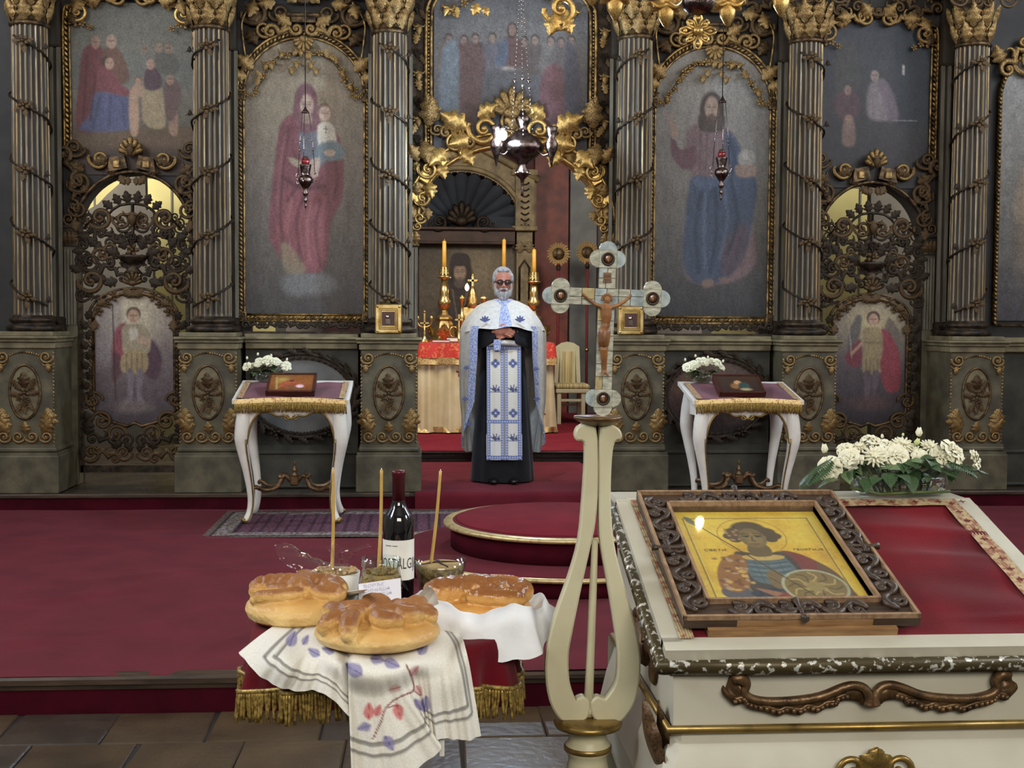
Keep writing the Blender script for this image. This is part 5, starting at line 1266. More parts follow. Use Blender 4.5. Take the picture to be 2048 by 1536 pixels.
# entablature at the top edge of the picture
for sx in (-1, 1):
    for off, w in ((OFF_ICON, .5), (OFF_DOOR, .52)):
        cx = CX+sx*off
        t = thing('entablature_carving', (cx, YB-.05, 4.3), 'dark carved scroll cluster over the %s' % {(-1, OFF_ICON): 'mother and child icon', (1, OFF_ICON): 'blessing saviour icon', (-1, OFF_DOOR): 'painting of the children', (1, OFF_DOOR): 'very dark painting'}[(sx, off)], 'carving', 'carved clusters at the top of the screen')
        m = MB().box(cx-w, cx+w, YB-.05, YB, 4.62, 4.9); part('frieze', m, 'gold_black', t)
        for k in (-1, 1):
            for j in range(3):
                orn('sscroll', 'gold_dark', t, cx+k*(.1+.17*j), YB-.07, 4.36+.05*(j % 2), .11, rot=k*30*(1 if j % 2 else -1), mirror=k > 0); orn('leaf', 'gold', t, cx+k*(.06+.17*j), YB-.08, 4.3, .14, rot=k*(40+60*j)); orn('flower', 'gold_dark', t, cx+k*(.16+.15*j), YB-.08, 4.46, .045)

# ---------------------------------------------------------- hanging oil lamps before the two large icons
def oil_lamp(px, ptop, pdisc, pbody, label, Y=10.02):
    x, z = X(px, Y, pbody), Z(pbody, Y, px); zd = Z(pdisc, Y, px)
    t = thing('hanging_lamp', (x, Y, z), label, 'oil lamp', 'silver oil lamps before the large icons')
    m = MB().tube([(x, Y, zd), (x, Y, NAVE_H-.3)], .004, 5); part('cord', m, 'chain', t)
    m = MB().lathe([(.005, .05), (.012, .03), (.03, .008), (.034, 0), (.0, -.004)], (x, Y, zd), 16); part('smoke_cap', m, 'silver_dark', t)
    m = MB()
    for k in range(3):
        a = 2*PI*k/3+.4
        p0 = np.array([x+.03*math.cos(a), Y+.03*math.sin(a), zd]); p1 = np.array([x+.078*math.cos(a), Y+.078*math.sin(a), z+.03])
        m.tube([p0, (p0+p1)/2+np.array([.006*math.cos(a), .006*math.sin(a), 0]), p1], .0025, 4)
        for q in (.45, .6, .66): m.ball(p0+(p1-p0)*q, .009 if q < .65 else .006, 6, 4)
    part('chains', m, 'silver', t, kind='stuff')
    m = MB().lathe([(0, -.25), (.006, -.235), (.012, -.22), (.005, -.205), (.012, -.19), (.016, -.175), (.007, -.155), (.02, -.135), (.024, -.12), (.012, -.1), (.034, -.07), (.052, -.04), (.058, -.015), (.048, .005), (.03, .015), (.034, .03), (.04, .06), (.046, .09), (.047, .1), (.03, .1)], (x, Y, z), 20)
    b = part('bowl', m, 'silver_dark', t)
    for k in range(3):
        a = 2*PI*k/3+.4; c, s_ = math.cos(a), math.sin(a)
        mb = MB().tube([(x+r*c, Y+r*s_, z+h) for r, h in ((.05, -.02), (.085, -.01), (.1, .02), (.085, .04), (.072, .03))], .005, 5).tube([(x+r*c, Y+r*s_, z+h) for r, h in ((.055, -.03), (.08, -.05), (.095, -.035), (.085, -.02))], .004, 5); part('scroll_arm', mb, 'silver', t)
    m = MB().lathe([(0, .09), (.026, .09), (.032, .12), (.03, .145)], (x, Y, z), 14); part('red_glass', m, 'ruby', t); m = MB().lathe([(.02, .1), (.026, .14), (.02, .16), (.0, .17)], (x, Y, z), 12); part('collar', m, 'silver', t)
oil_lamp(611, 0, 226, 355, 'silver oil lamp on a dark cord before the mother and child icon')
oil_lamp(1443, 0, 205, 340, 'silver oil lamp on a dark cord before the blessing saviour icon')

# ---------------------------------------------------------- the lit multi-armed lamp hanging in the gate
YL = 9.75
lx, lz = X(1045, YL, 300), Z(300, YL, 1045)
t = thing('sanctuary_lamp', (lx, YL, lz), 'large silver hanging lamp with bright white bulb in the gate arch', 'oil lamp')
u = S(YL)
m = MB().lathe([(.0, -92*u), (.012, -88*u), (.006, -80*u), (.012, -66*u), (.018, -58*u), (.05, -50*u), (.056, -42*u), (.03, -32*u), (.05, -24*u), (.11, -14*u), (.165, -2*u), (.17, 8*u), (.13, 22*u), (.05, 34*u), (.03, 44*u), (.05, 52*u), (.06, 62*u), (.03, 70*u), (.02, 78*u)], (lx, YL, lz), 24); part('bowl', m, 'silver_dark', t)
for k in range(8):
    a = 2*PI*k/8; mb = MB().ball((lx+.052*math.cos(a), YL+.052*math.sin(a), lz-46*u), .014, 8, 5); part('boss', mb, 'silver', t)
for k in range(3):
    a = 2*PI*k/3+PI*1.17; rr = .245; ax_, ay_ = lx+rr*math.cos(a), YL+rr*math.sin(a)
    m = MB().tube(smooth_pts([(lx+.12*math.cos(a), YL+.12*math.sin(a), lz), (lx+.18*math.cos(a), YL+.18*math.sin(a), lz-.05), (ax_, ay_, lz-.02), (ax_, ay_, lz+.04)], 4), .008, 6); arm = part('arm', m, 'silver', t)
    m = MB().lathe([(0, -46*u), (.01, -38*u), (.018, -26*u), (.045, -10*u), (.05, 2*u), (.026, 12*u), (.038, 24*u), (.05, 34*u), (.03, 36*u)], (ax_, ay_, lz+.03), 16); part('cup', m, 'silver_dark', arm)
tops = [(1032, 160), (1020, 172), (1080, 168)]
m = MB()
top = Vector((lx-.02, YL, lz+1.35))
for k in range(3):
    a = 2*PI*k/3+.5; p0 = np.array([lx+.1*math.cos(a), YL+.1*math.sin(a), lz+15*u]); p1 = np.array(top)
    d = p1-p0; n = 40
    for j in range(n): m.ball(p0+d*(j+.5)/n, (.005, .005, .013), 5, 4)
    m.ball(p0+d*.37, .017, 8, 6); m.ball(p0+d*.33, .012, 8, 6)
part('chains', m, 'silver', t, kind='stuff')
m = MB().lathe([(.03, 0), (.09, -.01), (.1, .01), (.06, .05), (.02, .1), (.01, .16)], tuple(top), 18); part('smoke_cap', m, 'silver', t)
m = MB().tube([tuple(top+Vector((0, 0, .1))), (top.x, top.y, NAVE_H-.05)], .005, 5); part('cord', m, 'chain', t)
bx_, bz_ = X(1006, YL-.16, 270), Z(270, YL-.16, 1006)
m = MB().ball((bx_, YL-.16, bz_), (.03, .03, .04), 16, 10); part('bulb', m, 'bulb', t, label='glowing white electric bulb')
m = MB().lathe([(.0, .075), (.018, .07), (.02, .03), (.014, .02)], (bx_, YL-.16, bz_), 12).tube([(bx_, YL-.16, bz_+.07), (bx_+.06, YL-.08, bz_+.06), (lx, YL, lz+30*u)], .006, 5); part('socket', m, 'silver', t)
l = bpy.data.lights.new('bulb_light', 'POINT'); l.energy = 85; l.color = (.62, .8, 1.0); l.shadow_soft_size = .05
lo = bpy.data.objects.new('bulb_light', l); COL.objects.link(lo); lo.location = (bx_-.01, YL-.26, bz_)

# ---------------------------------------------------------- gilded chandelier hanging in the nave (its lower part shows at the top edge)
YC = 7.3
cxh, z0 = X(1396, YC, 40), Z(62, YC, 1396); u = S(YC)
t = thing('chandelier', (cxh, YC, z0), 'gilded chandelier with a cross pendant hanging at the top edge', 'chandelier')
m = MB()
for k in range(8):
    a = 2*PI*k/8; L = (34 if k % 2 == 0 else 27)*u
    d = np.array([math.sin(a), 0, math.cos(a)]); n_ = np.array([math.cos(a), 0, -math.sin(a)]); c0 = np.array([cxh, YC, z0])
    for s_ in (-1, 1): m.tube([c0+d*.02, c0+d*L*.7+n_*s_*L*.22, c0+d*L+n_*s_*L*.12, c0+d*L*1.05], .009, 5)
    m.ball(c0+d*L*.75, (.016, .01, .016), 6, 4)
m.ball((cxh, YC-.01, z0), (.03, .02, .03), 10, 6); m.tube([(cxh, YC, z0+.09), (cxh, YC, z0+.14)], .012, 6)
part('cross_pendant', m, 'gold_bright', t)
m = MB(); nfl = 28; prof = [(.015, 30), (.05, 34), (.085, 44), (.095, 56), (.09, 72), (.07, 90), (.1, 96)]; V = []
for r, h in prof:
    for k in range(nfl*2):
        a = PI*k/nfl; V.append((cxh+r*(1 if k % 2 else .88)*math.cos(a), YC+r*(1 if k % 2 else .88)*math.sin(a), z0+h*u))
N = nfl*2; m.add(V, [[i*N+j, i*N+(j+1) % N, (i+1)*N+(j+1) % N, (i+1)*N+j] for i in range(len(prof)-1) for j in range(N)]); part('fluted_vase', m, 'silver_dark', t)
for k in range(10):
    a = 2*PI*k/10+PI/2+.12; R_ = .62
    ex, ey, ez = cxh+R_*math.cos(a), YC+R_*math.sin(a), z0+.26
    if R_*math.sin(a) > 99: continue
    m = MB().tube(smooth_pts([(cxh+.08*math.cos(a), YC+.08*math.sin(a), z0+.34), (cxh+.3*math.cos(a), YC+.3*math.sin(a), z0+.24), (cxh+.5*math.cos(a), YC+.5*math.sin(a), z0+.3), (ex, ey, ez+.16)], 5), .014, 6); arm = part('arm', m, 'gold_bright', t)
    for q in (-1, 1): inst('gilt_leaf', K('leaf', 'gold_bright'), arm, (ex, ey, ez), .17, euler=(0, q*math.radians(42), 0))
    inst('gilt_husk', K('husk', 'gold_bright'), arm, (ex, ey, ez+.05), .16)
    m = MB().lathe([(.012, .0), (.05, .03), (.055, .04), (.02, .045), (.018, .16), (0, .165)], (ex, ey, ez+.14), 12); part('candle_cup', m, 'brass', arm)
    m = MB().lathe([(.01, 0), (.022, .03), (.018, .06), (.0, .1)], (ex, ey, ez+.305), 10); part('flame_bulb', m, 'bulb_warm', arm)
for k in range(8):
    a = 2*PI*k/8+.2; ex, ey, ez = cxh+.42*math.cos(a), YC+.42*math.sin(a), z0+1.75
    m = MB().tube(smooth_pts([(cxh, YC, ez-.25), (cxh+.22*math.cos(a), YC+.22*math.sin(a), ez-.3), (ex, ey, ez-.1)], 5), .012, 6).lathe([(.012, -.1), (.045, -.08), (.018, -.06), (.018, .06), (0, .065)], (ex, ey, ez), 12); arm = part('upper_arm', m, 'gold_bright', t)
    m = MB().lathe([(.01, 0), (.03, .04), (.024, .08), (.0, .13)], (ex, ey, ez+.065), 10); part('flame_bulb', m, 'bulb_warm', arm)
m = MB().tube([(cxh, YC, z0+.5), (cxh, YC, NAVE_H)], .018, 6).lathe([(.1, .38), (.05, .5), (.07, .6), (.02, .9)], (cxh, YC, z0), 16); part('stem', m, 'gold', t)
# gilded candelabrum ornaments hanging further left
for px, py, s_ in ((1122, 18, .17), (962, 0, .09)):
    x_, z_ = X(px, 8.4, py), Z(py, 8.4, px)
    tt = thing('gilt_bracket', (x_, 8.4, z_), 'gilt scroll bracket hanging above the supper painting, %s' % ('with leaf tips' if s_ > .1 else 'a single leaf tip'), 'ornament', 'gilt brackets at the top edge')
    if s_ > .1: orn('scroll', 'gold_bright', tt, x_, 8.4, z_, .11)
    orn('leaf', 'gold_bright', tt, x_-.02, 8.4, z_-.02, s_, 200); orn('leaf', 'gold_bright', tt, x_+.02, 8.4, z_-.04, s_*.8, 160); 
    m = MB().tube([(x_, 8.4, z_+.02), (x_, 8.4, NAVE_H)], .006, 5); part('rod', m, 'gold_bright', tt)
# ================================================================== INSIDE THE SANCTUARY
YN = 16.9
un = S(YN)
t = thing('altarpiece', (X(925, YN, 600), YN, Z_ALT), 'tall carved altarpiece with a dark shell niche behind the altar', 'altarpiece')
zn = lambda py: Z(py, YN, 925); xn = lambda px: X(px, YN, 500)
ncx = xn(922); rx = 118*un; zsp = zn(455); rz = 108*un
# board with arched niche
a = arc(ncx, zsp, rx, rz, 180, 0, 30)
m = MB().prism([(ncx-1.3, zn(250)), (ncx-1.3, zsp)]+a+[(xn(1070), zsp), (xn(1070), zn(352)), (xn(960), zn(285))], YN-.12, YN); part('pediment_board', m, 'sand_paint', t)
m = MB().tube([(p, YN-.13, q) for p, q in arc(ncx, zsp, rx+.05, rz+.05, 178, 2, 30)], .035, 6); part('arch_moulding', m, 'sand_paint', t)
m = MB().tube([(xn(905), YN-.14, zn(268)), (xn(1075), YN-.14, zn(360))], .05, 6); part('raking_cornice', m, 'sand_paint', t)
for k in range(13):
    an = math.radians(180-180*(k+.5)/13); hw = math.radians(180/13/2)
    mb = MB(); n = 6; V = []
    for i in range(5):
        rr = (.1, .4, .7, .9, 1.0)[i]
        for j in range(n+1):
            q = an+hw*(j/n*2-1)*.97; bulge = math.cos((j/n*2-1)*PI/2)
            e = rr*(1 if i < 4 else .93+.07*bulge)
            V.append((ncx+rx*e*math.cos(q), YN-.05+.16*(1-rr)-.03*bulge*rr, zsp+rz*e*math.sin(q)))
    mb.grid(np.array(V).reshape(5, n+1, 3)); part('shell_rib', mb, 'niche_dark', t)
m = MB()
for k in range(13):
    an = math.radians(180-180*(k+.5)/13); c = (ncx+rx*.95*math.cos(an), zsp+rz*.95*math.sin(an))
    m.tube([(c[0]+.14*math.cos(b), YN-.1, c[1]+.14*math.sin(b)) for b in np.linspace(an-1.5, an+1.5, 9)], .014, 5)
part('scalloped_edge', m, 'sand_paint', t, kind='stuff')
m = MB().box(ncx-rx, ncx+rx, YN-.04, YN+.06, zn(470), zsp+rz*.2); part('niche_back', m, 'niche_dark', t)
m = MB().box(ncx-rx-.1, xn(1028), YN-.22, YN, zn(462), zn(456), bev=.01).box(ncx-rx-.1, xn(1028), YN-.16, YN, zn(484), zn(462)).box(ncx-rx-.1, xn(1028), YN-.2, YN, zn(490), zn(484), bev=.01); part('cornice', m, 'niche_brown', t)
orn('palmette', 'gold_black', t, ncx, YN-.18, zn(450), .3); orn('scroll', 'gold_black', t, ncx-.3, YN-.18, zn(447), .12); orn('scroll', 'gold_black', t, ncx+.3, YN-.18, zn(447), .12, mirror=True)
xp0, xp1 = xn(1029), xn(1066)
m = MB().box(xp0, xp1, YN-.16, YN, zn(455), zn(345)).box(xp0-.05, xp1+.05, YN-.2, YN, zn(352), zn(340), bev=.01).box(xp0-.05, xp1+.05, YN-.2, YN, zn(462), zn(452), bev=.01).box(xp0+.02, xp1-.02, YN-.12, YN, Z_ALT, zn(462)); pil = part('pilaster', m, 'sand_paint', t)
for j in range(8): part('fish_scale', MB().tube([(xp0+.07+.11*i/4, YN-.165, zn(450-12*j)-.03*math.sin(PI*i/4)) for i in range(5)], .012, 5), 'gold_black', pil)
for k in (0, 1): orn('leaf', 'sand_paint', pil, (xp0+.06, xp1-.06)[k], YN-.15, zn(505), .16)
m = MB().tube([(xp0+.06, YN-.13, zn(600)), (xp0+.06, YN-.13, zn(535)), ((xp0+xp1)/2, YN-.13, zn(520)), (xp1-.06, YN-.13, zn(535)), (xp1-.06, YN-.13, zn(600))], .015, 5); part('panel_moulding', m, 'gold_black', pil)
cv = paint_bishop(); mb = panel_mb(cv, lambda px, py: _Parr(px, py, YN-.02)); part('bishop_painting', mb, 'painting', t, recalc=False, label='dark portrait of a bearded bishop in a tall black hat')
# red and grey wall panels
m = MB().box(xn(1072), xn(1140), 17.1, 17.18, Z_ALT, 4.6); w1 = part('red_panel', m, 'red_marble', wall_apse)
m = MB().box(xn(1142), xn(1195), 17.0, 17.2, Z_ALT, 4.8); part('grey_pilaster', m, 'grey_marble', wall_apse)

# altar table with its cloths
YA, YA2 = 13.9, 15.2
ax0, ax1 = X(800, YA, 780), X(1104, YA, 780); zt = Z(686, YA, 900)
t = thing('altar_table', ((ax0+ax1)/2, (YA+YA2)/2, Z_ALT+.014), 'altar table hung with cream satin and a red brocade cover', 'table')
m = MB().box(ax0+.05, ax1-.05, YA+.06, YA2-.06, Z_ALT+.014, zt-.02); part('core', m, 'satin', t)
def skirt(z0, z1, grow, amp, nf, seed, taper=.0):
    R = random.Random(seed); per = []
    def seg(p, q, n): return [(p[0]+(q[0]-p[0])*i/n, p[1]+(q[1]-p[1])*i/n) for i in range(n)]
    a, b, c, d = (ax0-grow, YA-grow), (ax1+grow, YA-grow), (ax1+grow, YA2+grow), (ax0-grow, YA2+grow)
    pts = seg(a, b, 120)+seg(b, c, 70)+seg(c, d, 20)+seg(d, a, 20); n = len(pts); cxm, cym = (ax0+ax1)/2, (YA+YA2)/2
    V = []
    for i, (px, py) in enumerate(pts):
        dx, dy = px-cxm, py-cym; nn = (0, -1) if i < 120 else (1, 0) if i < 190 else (0, 1) if i < 210 else (-1, 0)
        ph = i*nf; row = []
        for j in range(8):
            tt = j/7; am = amp*tt*(math.sin(ph)+.5*math.sin(ph*2.3+1)+.3*math.sin(ph*.41))+taper*tt
            row.append((px+nn[0]*am, py+nn[1]*am, z1+(z0-z1)*tt))
        V.append(row)
    return np.array(V)
part('satin_skirt', MB().grid(skirt(Z_ALT+.03, zt-.015, .0, .028, .36, 1, .05), wrap_u=True), 'satin', t)
V = skirt(Z_ALT+.028, Z_ALT+.09, .04, .028, .36, 1, .02); part('gold_hem', MB().grid(V, wrap_u=True), 'braid_gold', t)
zr = Z(716, YA, 900); rc = part('brocade_cover', MB().grid(skirt(zr, zt, .03, .012, .3, 2, .025), wrap_u=True).box(ax0-.03, ax1+.03, YA-.03, YA2+.03, zt-.006, zt+.004), 'brocade_red', t)
part('gold_lace', MB().grid(skirt(Z(729, YA, 900), zr+.006, .052, .012, .3, 2, .005), wrap_u=True), 'braid_gold', rc)
for px, py in ((1083, 826), (920, 745), (935, 850)): 
    for k in range(4): inst('embroidered_leaf', K('oakleaf', 'cross_red'), t, P(px, py, YA-.12), .05, rot=90*k+20)

# candlesticks and candles on the altar
def candlestick(px, pbase, pcup, pctop, Y, label, clabel):
    x, zb0, zc_, zt_ = X(px, Y, pbase), zt+.005, Z(pcup, Y, px), Z(pctop, Y, px); H = zc_-zb0
    t = thing('candlestick', (x, Y, zb0), label, 'candlestick', 'tall brass candlesticks on the altar')
    m = MB().lathe([(.16, 0), (.165, .02), (.13, .05), (.12, .12), (.105, .2), (.08, .24), (.1, .26), (.1, .28), (.05, .31), (.035, .35), (.03, .38)], (x, Y, zb0), 6, smooth=False); part('base', m, 'brass', t)
    m = MB().lathe([(.03, .36), (.07, .42), (.075, .47), (.05, .5), (.05, .53), (.052, .57), (.03, .74*1.0), (.02, H-.12), (.03, H-.1), (.02, H-.06), (.04, H-.03), (.08, H-.02), (.08, H)], (x, Y, zb0), 20); part('stem', m, 'brass', t)
    for k in range(10):
        a = 2*PI*k/10; inst('crown_leaf', K('oakleaf', 'brass'), t, (x+.06*math.cos(a), Y+.06*math.sin(a), zc_), (.07, .07, .1), euler=(math.radians(-12), 0, a+PI/2))
    for k in range(3):
        a = 2*PI*k/3-PI/2; inst('foot_leaf', K('leaf', 'brass'), t, (x+.14*math.cos(a), Y+.14*math.sin(a), zb0+.02), .2, euler=(math.radians(14), 0, a+PI/2))
    m = MB().lathe([(.0, 0), (.026, 0), (.022, zt_-zc_-.01), (.0, zt_-zc_)], (x, Y, zc_+.03), 12); m.tube([(x, Y, zt_+.03), (x, Y, zt_+.045)], .003, 4, 0)
    solo('altar_candle', m, 'wax', clabel, 'candle', 'tall orange candles on the altar')
candlestick(888, 688, 552, 486, 14.5, 'tall brass candlestick on the altar left of the priest', 'tall orange candle in the brass candlestick left of the priest')
candlestick(1007, 688, 552, 483, 15.0, 'brass candlestick hidden behind the priest on the altar', 'tall orange candle rising behind the head of the priest')
candlestick(1067, 690, 562, 503, 14.5, 'tall brass candlestick on the altar right of the priest', 'tall orange candle in the brass candlestick right of the priest')
# tabernacle, small three-armed cross stand, hand cross, books
x, Y = X(945, 14.8, 640), 14.8
t = thing('tabernacle', (x, Y, zt+.005), 'gilded tiered tabernacle with cross behind the priest', 'tabernacle')
zh = lambda py: Z(py, Y, 945)
m = MB().box(x-.16, x+.16, Y-.1, Y+.1, zt+.005, zh(640), bev=.01).box(x-.12, x+.12, Y-.08, Y+.08, zh(640), zh(615), bev=.01).lathe([(.1, zh(615)), (.07, zh(605)), (.075, zh(600)), (.05, zh(592)), (.055, zh(588)), (.03, zh(580)), (.02, zh(572))], (x, Y, 0), 12); part('tower', m, 'brass', t)
for k in (-1, 1):
    m = MB().lathe([(.03, zh(655)), (.035, zh(632)), (.02, zh(628)), (.02, zh(604)), (.04, zh(600)), (.045, zh(596)), (.0, zh(590))], (x+k*.13, Y-.08, 0), 10); part('turret', m, 'brass', t)
m = MB().box(x-.012, x+.012, Y-.01, Y+.01, zh(574), zh(550)).box(x-.05, x+.05, Y-.01, Y+.01, zh(563), zh(559))
for dx, dz in ((-.05, zh(561)), (.05, zh(561)), (0, zh(550))): m.ball((x+dx, Y, dz), .018, 8, 5)
part('cross', m, 'brass', t)
m = MB().lathe([(.01, 0), (.025, .03), (.02, .06), (0, .09)], (x-.07, Y-.1, zh(582)), 10); part('votive_flame', m, 'flame', t)
x, Y = X(849, 14.1, 660), 14.1
t = thing('cross_stand', (x, Y, zt+.005), 'small silver three-branched cross stand at the left end of the altar', 'cross')
m = MB().lathe([(.06, 0), (.055, .012), (.02, .04), (.012, .08), (.016, .1), (.01, .12), (.01, .2)], (x, Y, zt+.005), 14); part('foot', m, 'brass', t)
m = MB().box(x-.008, x+.008, Y-.006, Y+.006, zt+.2, zt+.34).box(x-.05, x+.05, Y-.006, Y+.006, zt+.21, zt+.228).ball((x, Y, zt+.345), .016, 8, 5)
for k in (-1, 1): m.tube(smooth_pts([(x, Y, zt+.17), (x+k*.06, Y, zt+.19), (x+k*.085, Y, zt+.25), (x+k*.075, Y, zt+.3)], 4), .01, 6).ball((x+k*.078, Y, zt+.27), (.02, .012, .03), 8, 5)
part('branches', m, 'brass', t)
x, Y = X(918, 14.2, 660), 14.2
t = thing('blessing_cross', (x, Y, zt+.005), 'gilt hand cross with scroll foot beside the tall candlestick', 'cross')
m = MB().box(x-.008, x+.008, Y-.006, Y+.006, zt+.12, zt+.32).box(x-.045, x+.045, Y-.006, Y+.006, zt+.25, zt+.268); part('cross', m, 'brass', t); m = MB().lathe([(.07, 0), (.06, .02), (.02, .05), (.015, .13)], (x, Y, zt+.005), 12).tube([(x-.06+.045*math.cos(a), Y, zt+.12+.06*math.sin(a)) for a in np.linspace(.5, 5, 10)], .008, 5); part('foot', m, 'brass', t)
for px, w, h, lab, dy in ((882, .2, .03, 'closed book lying open-edged below the left altar candlestick', 0), (905, .13, .06, 'small gilt-edged book standing on the altar near the hand cross', .1)):
    x = X(px, 14.0, 684); t = thing('book', (x, 14.0+dy, zt+.006), lab, 'book', 'books on the altar'); 
    m = MB().box(x-w/2, x+w/2, 13.97+dy, 14.1+dy, zt+.006, zt+.006+h*.15).box(x-w/2, x+w/2, 13.97+dy, 14.1+dy, zt+.006+h*.85, zt+.006+h); part('cover', m, 'wood_red', t); m = MB().box(x-w/2+.005, x+w/2-.005, 13.975+dy, 14.095+dy, zt+.006+h*.15, zt+.006+h*.85); part('pages', m, 'paper', t)

# liturgical fans on poles
for px, py, Y, lab in ((1117, 508, 16.2, 'round gilt processional fan on a red pole before the red wall'), (1175, 505, 16.4, 'round gilt processional fan half hidden behind the gate jamb')):
    x, z = X(px, Y, py), Z(py, Y, px)
    t = thing('processional_fan', (x, Y, Z_ALT+.014), lab, 'processional fan', 'processional fans')
    m = MB().tube([(x, Y, Z_ALT+.014), (x, Y, z-.12)], .018, 8); part('pole', m, 'cross_red', t)
    m = MB().lathe([(.0, -.02), (.07, -.015), (.08, 0), (.0, .01)], (x, Y, z), 20, axis='y').ball((x, Y, z-.18), (.03, .03, .05), 8, 6); part('disc', m, 'gold_dark', t)
    for k in range(24):
        a = 2*PI*k/24; inst('ray', K('oakleaf', 'gold'), t, (x+.075*math.sin(a), Y, z+.075*math.cos(a)), (.07, .05, .07+.01*(k % 2)), rot=math.degrees(a))
    m = MB().ball((x, Y, Z(713 if px < 1150 else 700, Y, px)), .03, 8, 6); part('knob', m, 'brass', t)

# white chair
Y = 15.3; u = S(Y); x0, x1 = X(1112, Y, 700), X(1166, Y, 700); zs = Z(773, Y, 1140); zf = Z_ALT+.014; zt_ = Z(684, Y, 1140)
t = thing('chair', ((x0+x1)/2, Y, zf), 'white chair with striped gold upholstery beside the altar', 'chair')
w = x1-x0; xc = (x0+x1)/2
for k in (-1, 1):
    for yy, z1 in ((Y-.2, zs-.03), (Y+.22, zs-.03)):
        m = MB().box(xc+k*(w/2-.02)-.025, xc+k*(w/2-.02)+.025, yy-.025, yy+.025, zf, z1, bev=.006); part('leg', m, 'ivory', t)
m = MB().box(x0-.02, x1+.06, Y-.24, Y+.24, zs-.07, zs-.02, bev=.008); part('seat_frame', m, 'ivory', t)
m = MB().box(x0-.02, x1+.06, Y-.24, Y+.2, zs-.02, zs+.04, bev=.02); part('seat', m, 'stripe_fabric', t)
m = MB().prism([(xc-w/2, zs), (xc-w/2+.02, zt_-.06), (xc-w/2+.09, zt_-.015), (xc, zt_), (xc+w/2-.09, zt_-.015), (xc+w/2-.02, zt_-.06), (xc+w/2, zs), (xc+w/2-.05, zs), (xc+w/2-.07, zt_-.12), (xc-w/2+.07, zt_-.12), (xc-w/2+.05, zs)], Y+.2, Y+.24); part('back_frame', m, 'ivory', t)
m = MB().prism([(xc-w*.3, zs), (xc-w*.29, zt_-.1), (xc+w*.29, zt_-.1), (xc+w*.3, zs)], Y+.19, Y+.23); b_ = part('backrest', m, 'ivory', t)
m = MB().prism([(xc-w*.2, zs+.03), (xc-w*.2, zt_-.12), (xc+w*.2, zt_-.12), (xc+w*.2, zs+.03)], Y+.18, Y+.2); part('upholstery', m, 'stripe_fabric', b_)
for yy, zz in ((Y-.2, zf+.28), (Y+.22, zf+.2)):
    m = MB().box(xc-w/2, xc+w/2, yy-.012, yy+.012, zz, zz+.03); part('stretcher', m, 'ivory', t)
# ================================================================== THE PRIEST STANDING IN THE GATE
YP = 10.7
q = lambda px, py, dy=0.0: np.array(P(px, py, YP+dy))
zf = Z_STEP+.012; hx = q(1004, 960)[0]
person = thing('person', (hx, YP, zf), 'bearded man in white vestment with blue trim, standing with clasped hands', 'person')
HC = q(1006, 566)
zy = lambda py: Z(py, YP, 1004)
m = MB()
A = lambda *o: HC+np.array(o)
m.ball(A(0, .015, .035), (.078, .098, .098), 20, 14).ball(A(0, -.03, -.025), (.066, .068, .09), 16, 12).ball(A(0, -.04, -.08), (.05, .05, .045), 14, 10)
m.tube([A(0, -.09, .012), A(0, -.106, -.008), A(0, -.118, -.03), A(0, -.1, -.042)], [.008, .010, .015, .010], 8).ball(A(-.014, -.1, -.034), .010, 8, 6).ball(A(.014, -.1, -.034), .010, 8, 6)
for s_ in (-1, 1):
    m.ball(A(s_*.032, -.085, .022), (.026, .016, .009), 10, 6).ball(A(s_*.04, -.072, -.022), (.024, .022, .02), 10, 6).ball(A(s_*.08, .012, -.012), (.012, .022, .034), 10, 6)
m.ball(A(0, -.092, -.058), (.024, .014, .007), 10, 6).ball(A(0, -.09, -.07), (.02, .013, .007), 10, 6)
m.tube([A(0, .0, -.05), A(0, .02, -.13), A(0, .03, -.2)], [.055, .055, .075], 14)
# trunk, legs, arms, hands: one surface
m.ball((hx, YP+.02, zy(640)), (.16, .10, .17), 16, 10).ball((hx, YP+.01, zy(700)), (.15, .115, .2), 16, 10).ball((hx, YP+.01, zy(760)), (.15, .11, .14), 16, 10)
for s_ in (-1, 1):
    m.tube([(hx+s_*.08, YP, zy(765)), (hx+s_*.085, YP-.01, zy(860)), (hx+s_*.085, YP+.02, zy(940)), (hx+s_*.085, YP, zf+.05)], [.085, .06, .045, .04], 12).ball((hx+s_*.085, YP-.05, zf+.035), (.042, .11, .032), 10, 6)
    sh, el, wr = np.array([hx+s_*.17, YP+.03, zy(625)]), np.array([hx+s_*.27, YP-.02, zy(672)]), np.array([hx+s_*.085, YP-.235, zy(664)])
    m.ball(sh, .065, 12, 8).tube([sh, (sh+el)/2, el], [.058, .05, .043], 12).ball(el, .044, 10, 8).tube([el, (el+wr)/2, wr], [.043, .036, .028], 12)
    # palm and five fingers, folded over each other at the waist
    pz = .012 if s_ < 0 else -.012; py_ = -.02 if s_ < 0 else 0
    pc = wr+np.array([-s_*.045, -.008+py_, pz]); m.ball(pc, (.05, .018, .038), 12, 8).tube([wr, pc], [.028, .026], 10)
    for j in range(4):
        k0 = pc+np.array([-s_*.04, -.004, .028-.019*j]); L = (.068, .076, .07, .055)[j]
        k1 = k0+np.array([-s_*L*.45, -.012, -.006]); k2 = k1+np.array([-s_*L*.35, .002, -.012]); k3 = k2+np.array([-s_*L*.2, .012, -.008])
        m.tube([k0, k1, k2, k3], [.0098, .0095, .0088, .0068], 8).ball(k3, .0068, 8, 6)
    t0 = pc+np.array([s_*.015, -.006, .03]); t1 = t0+np.array([-s_*.03, -.014, .022]); t2 = t1+np.array([-s_*.03, -.004, .006])
    m.tube([t0, t1, t2], [.014, .0115, .009], 8).ball(t2, .009, 8, 6)
V, F, _n = voxel(m, .0055, 2)
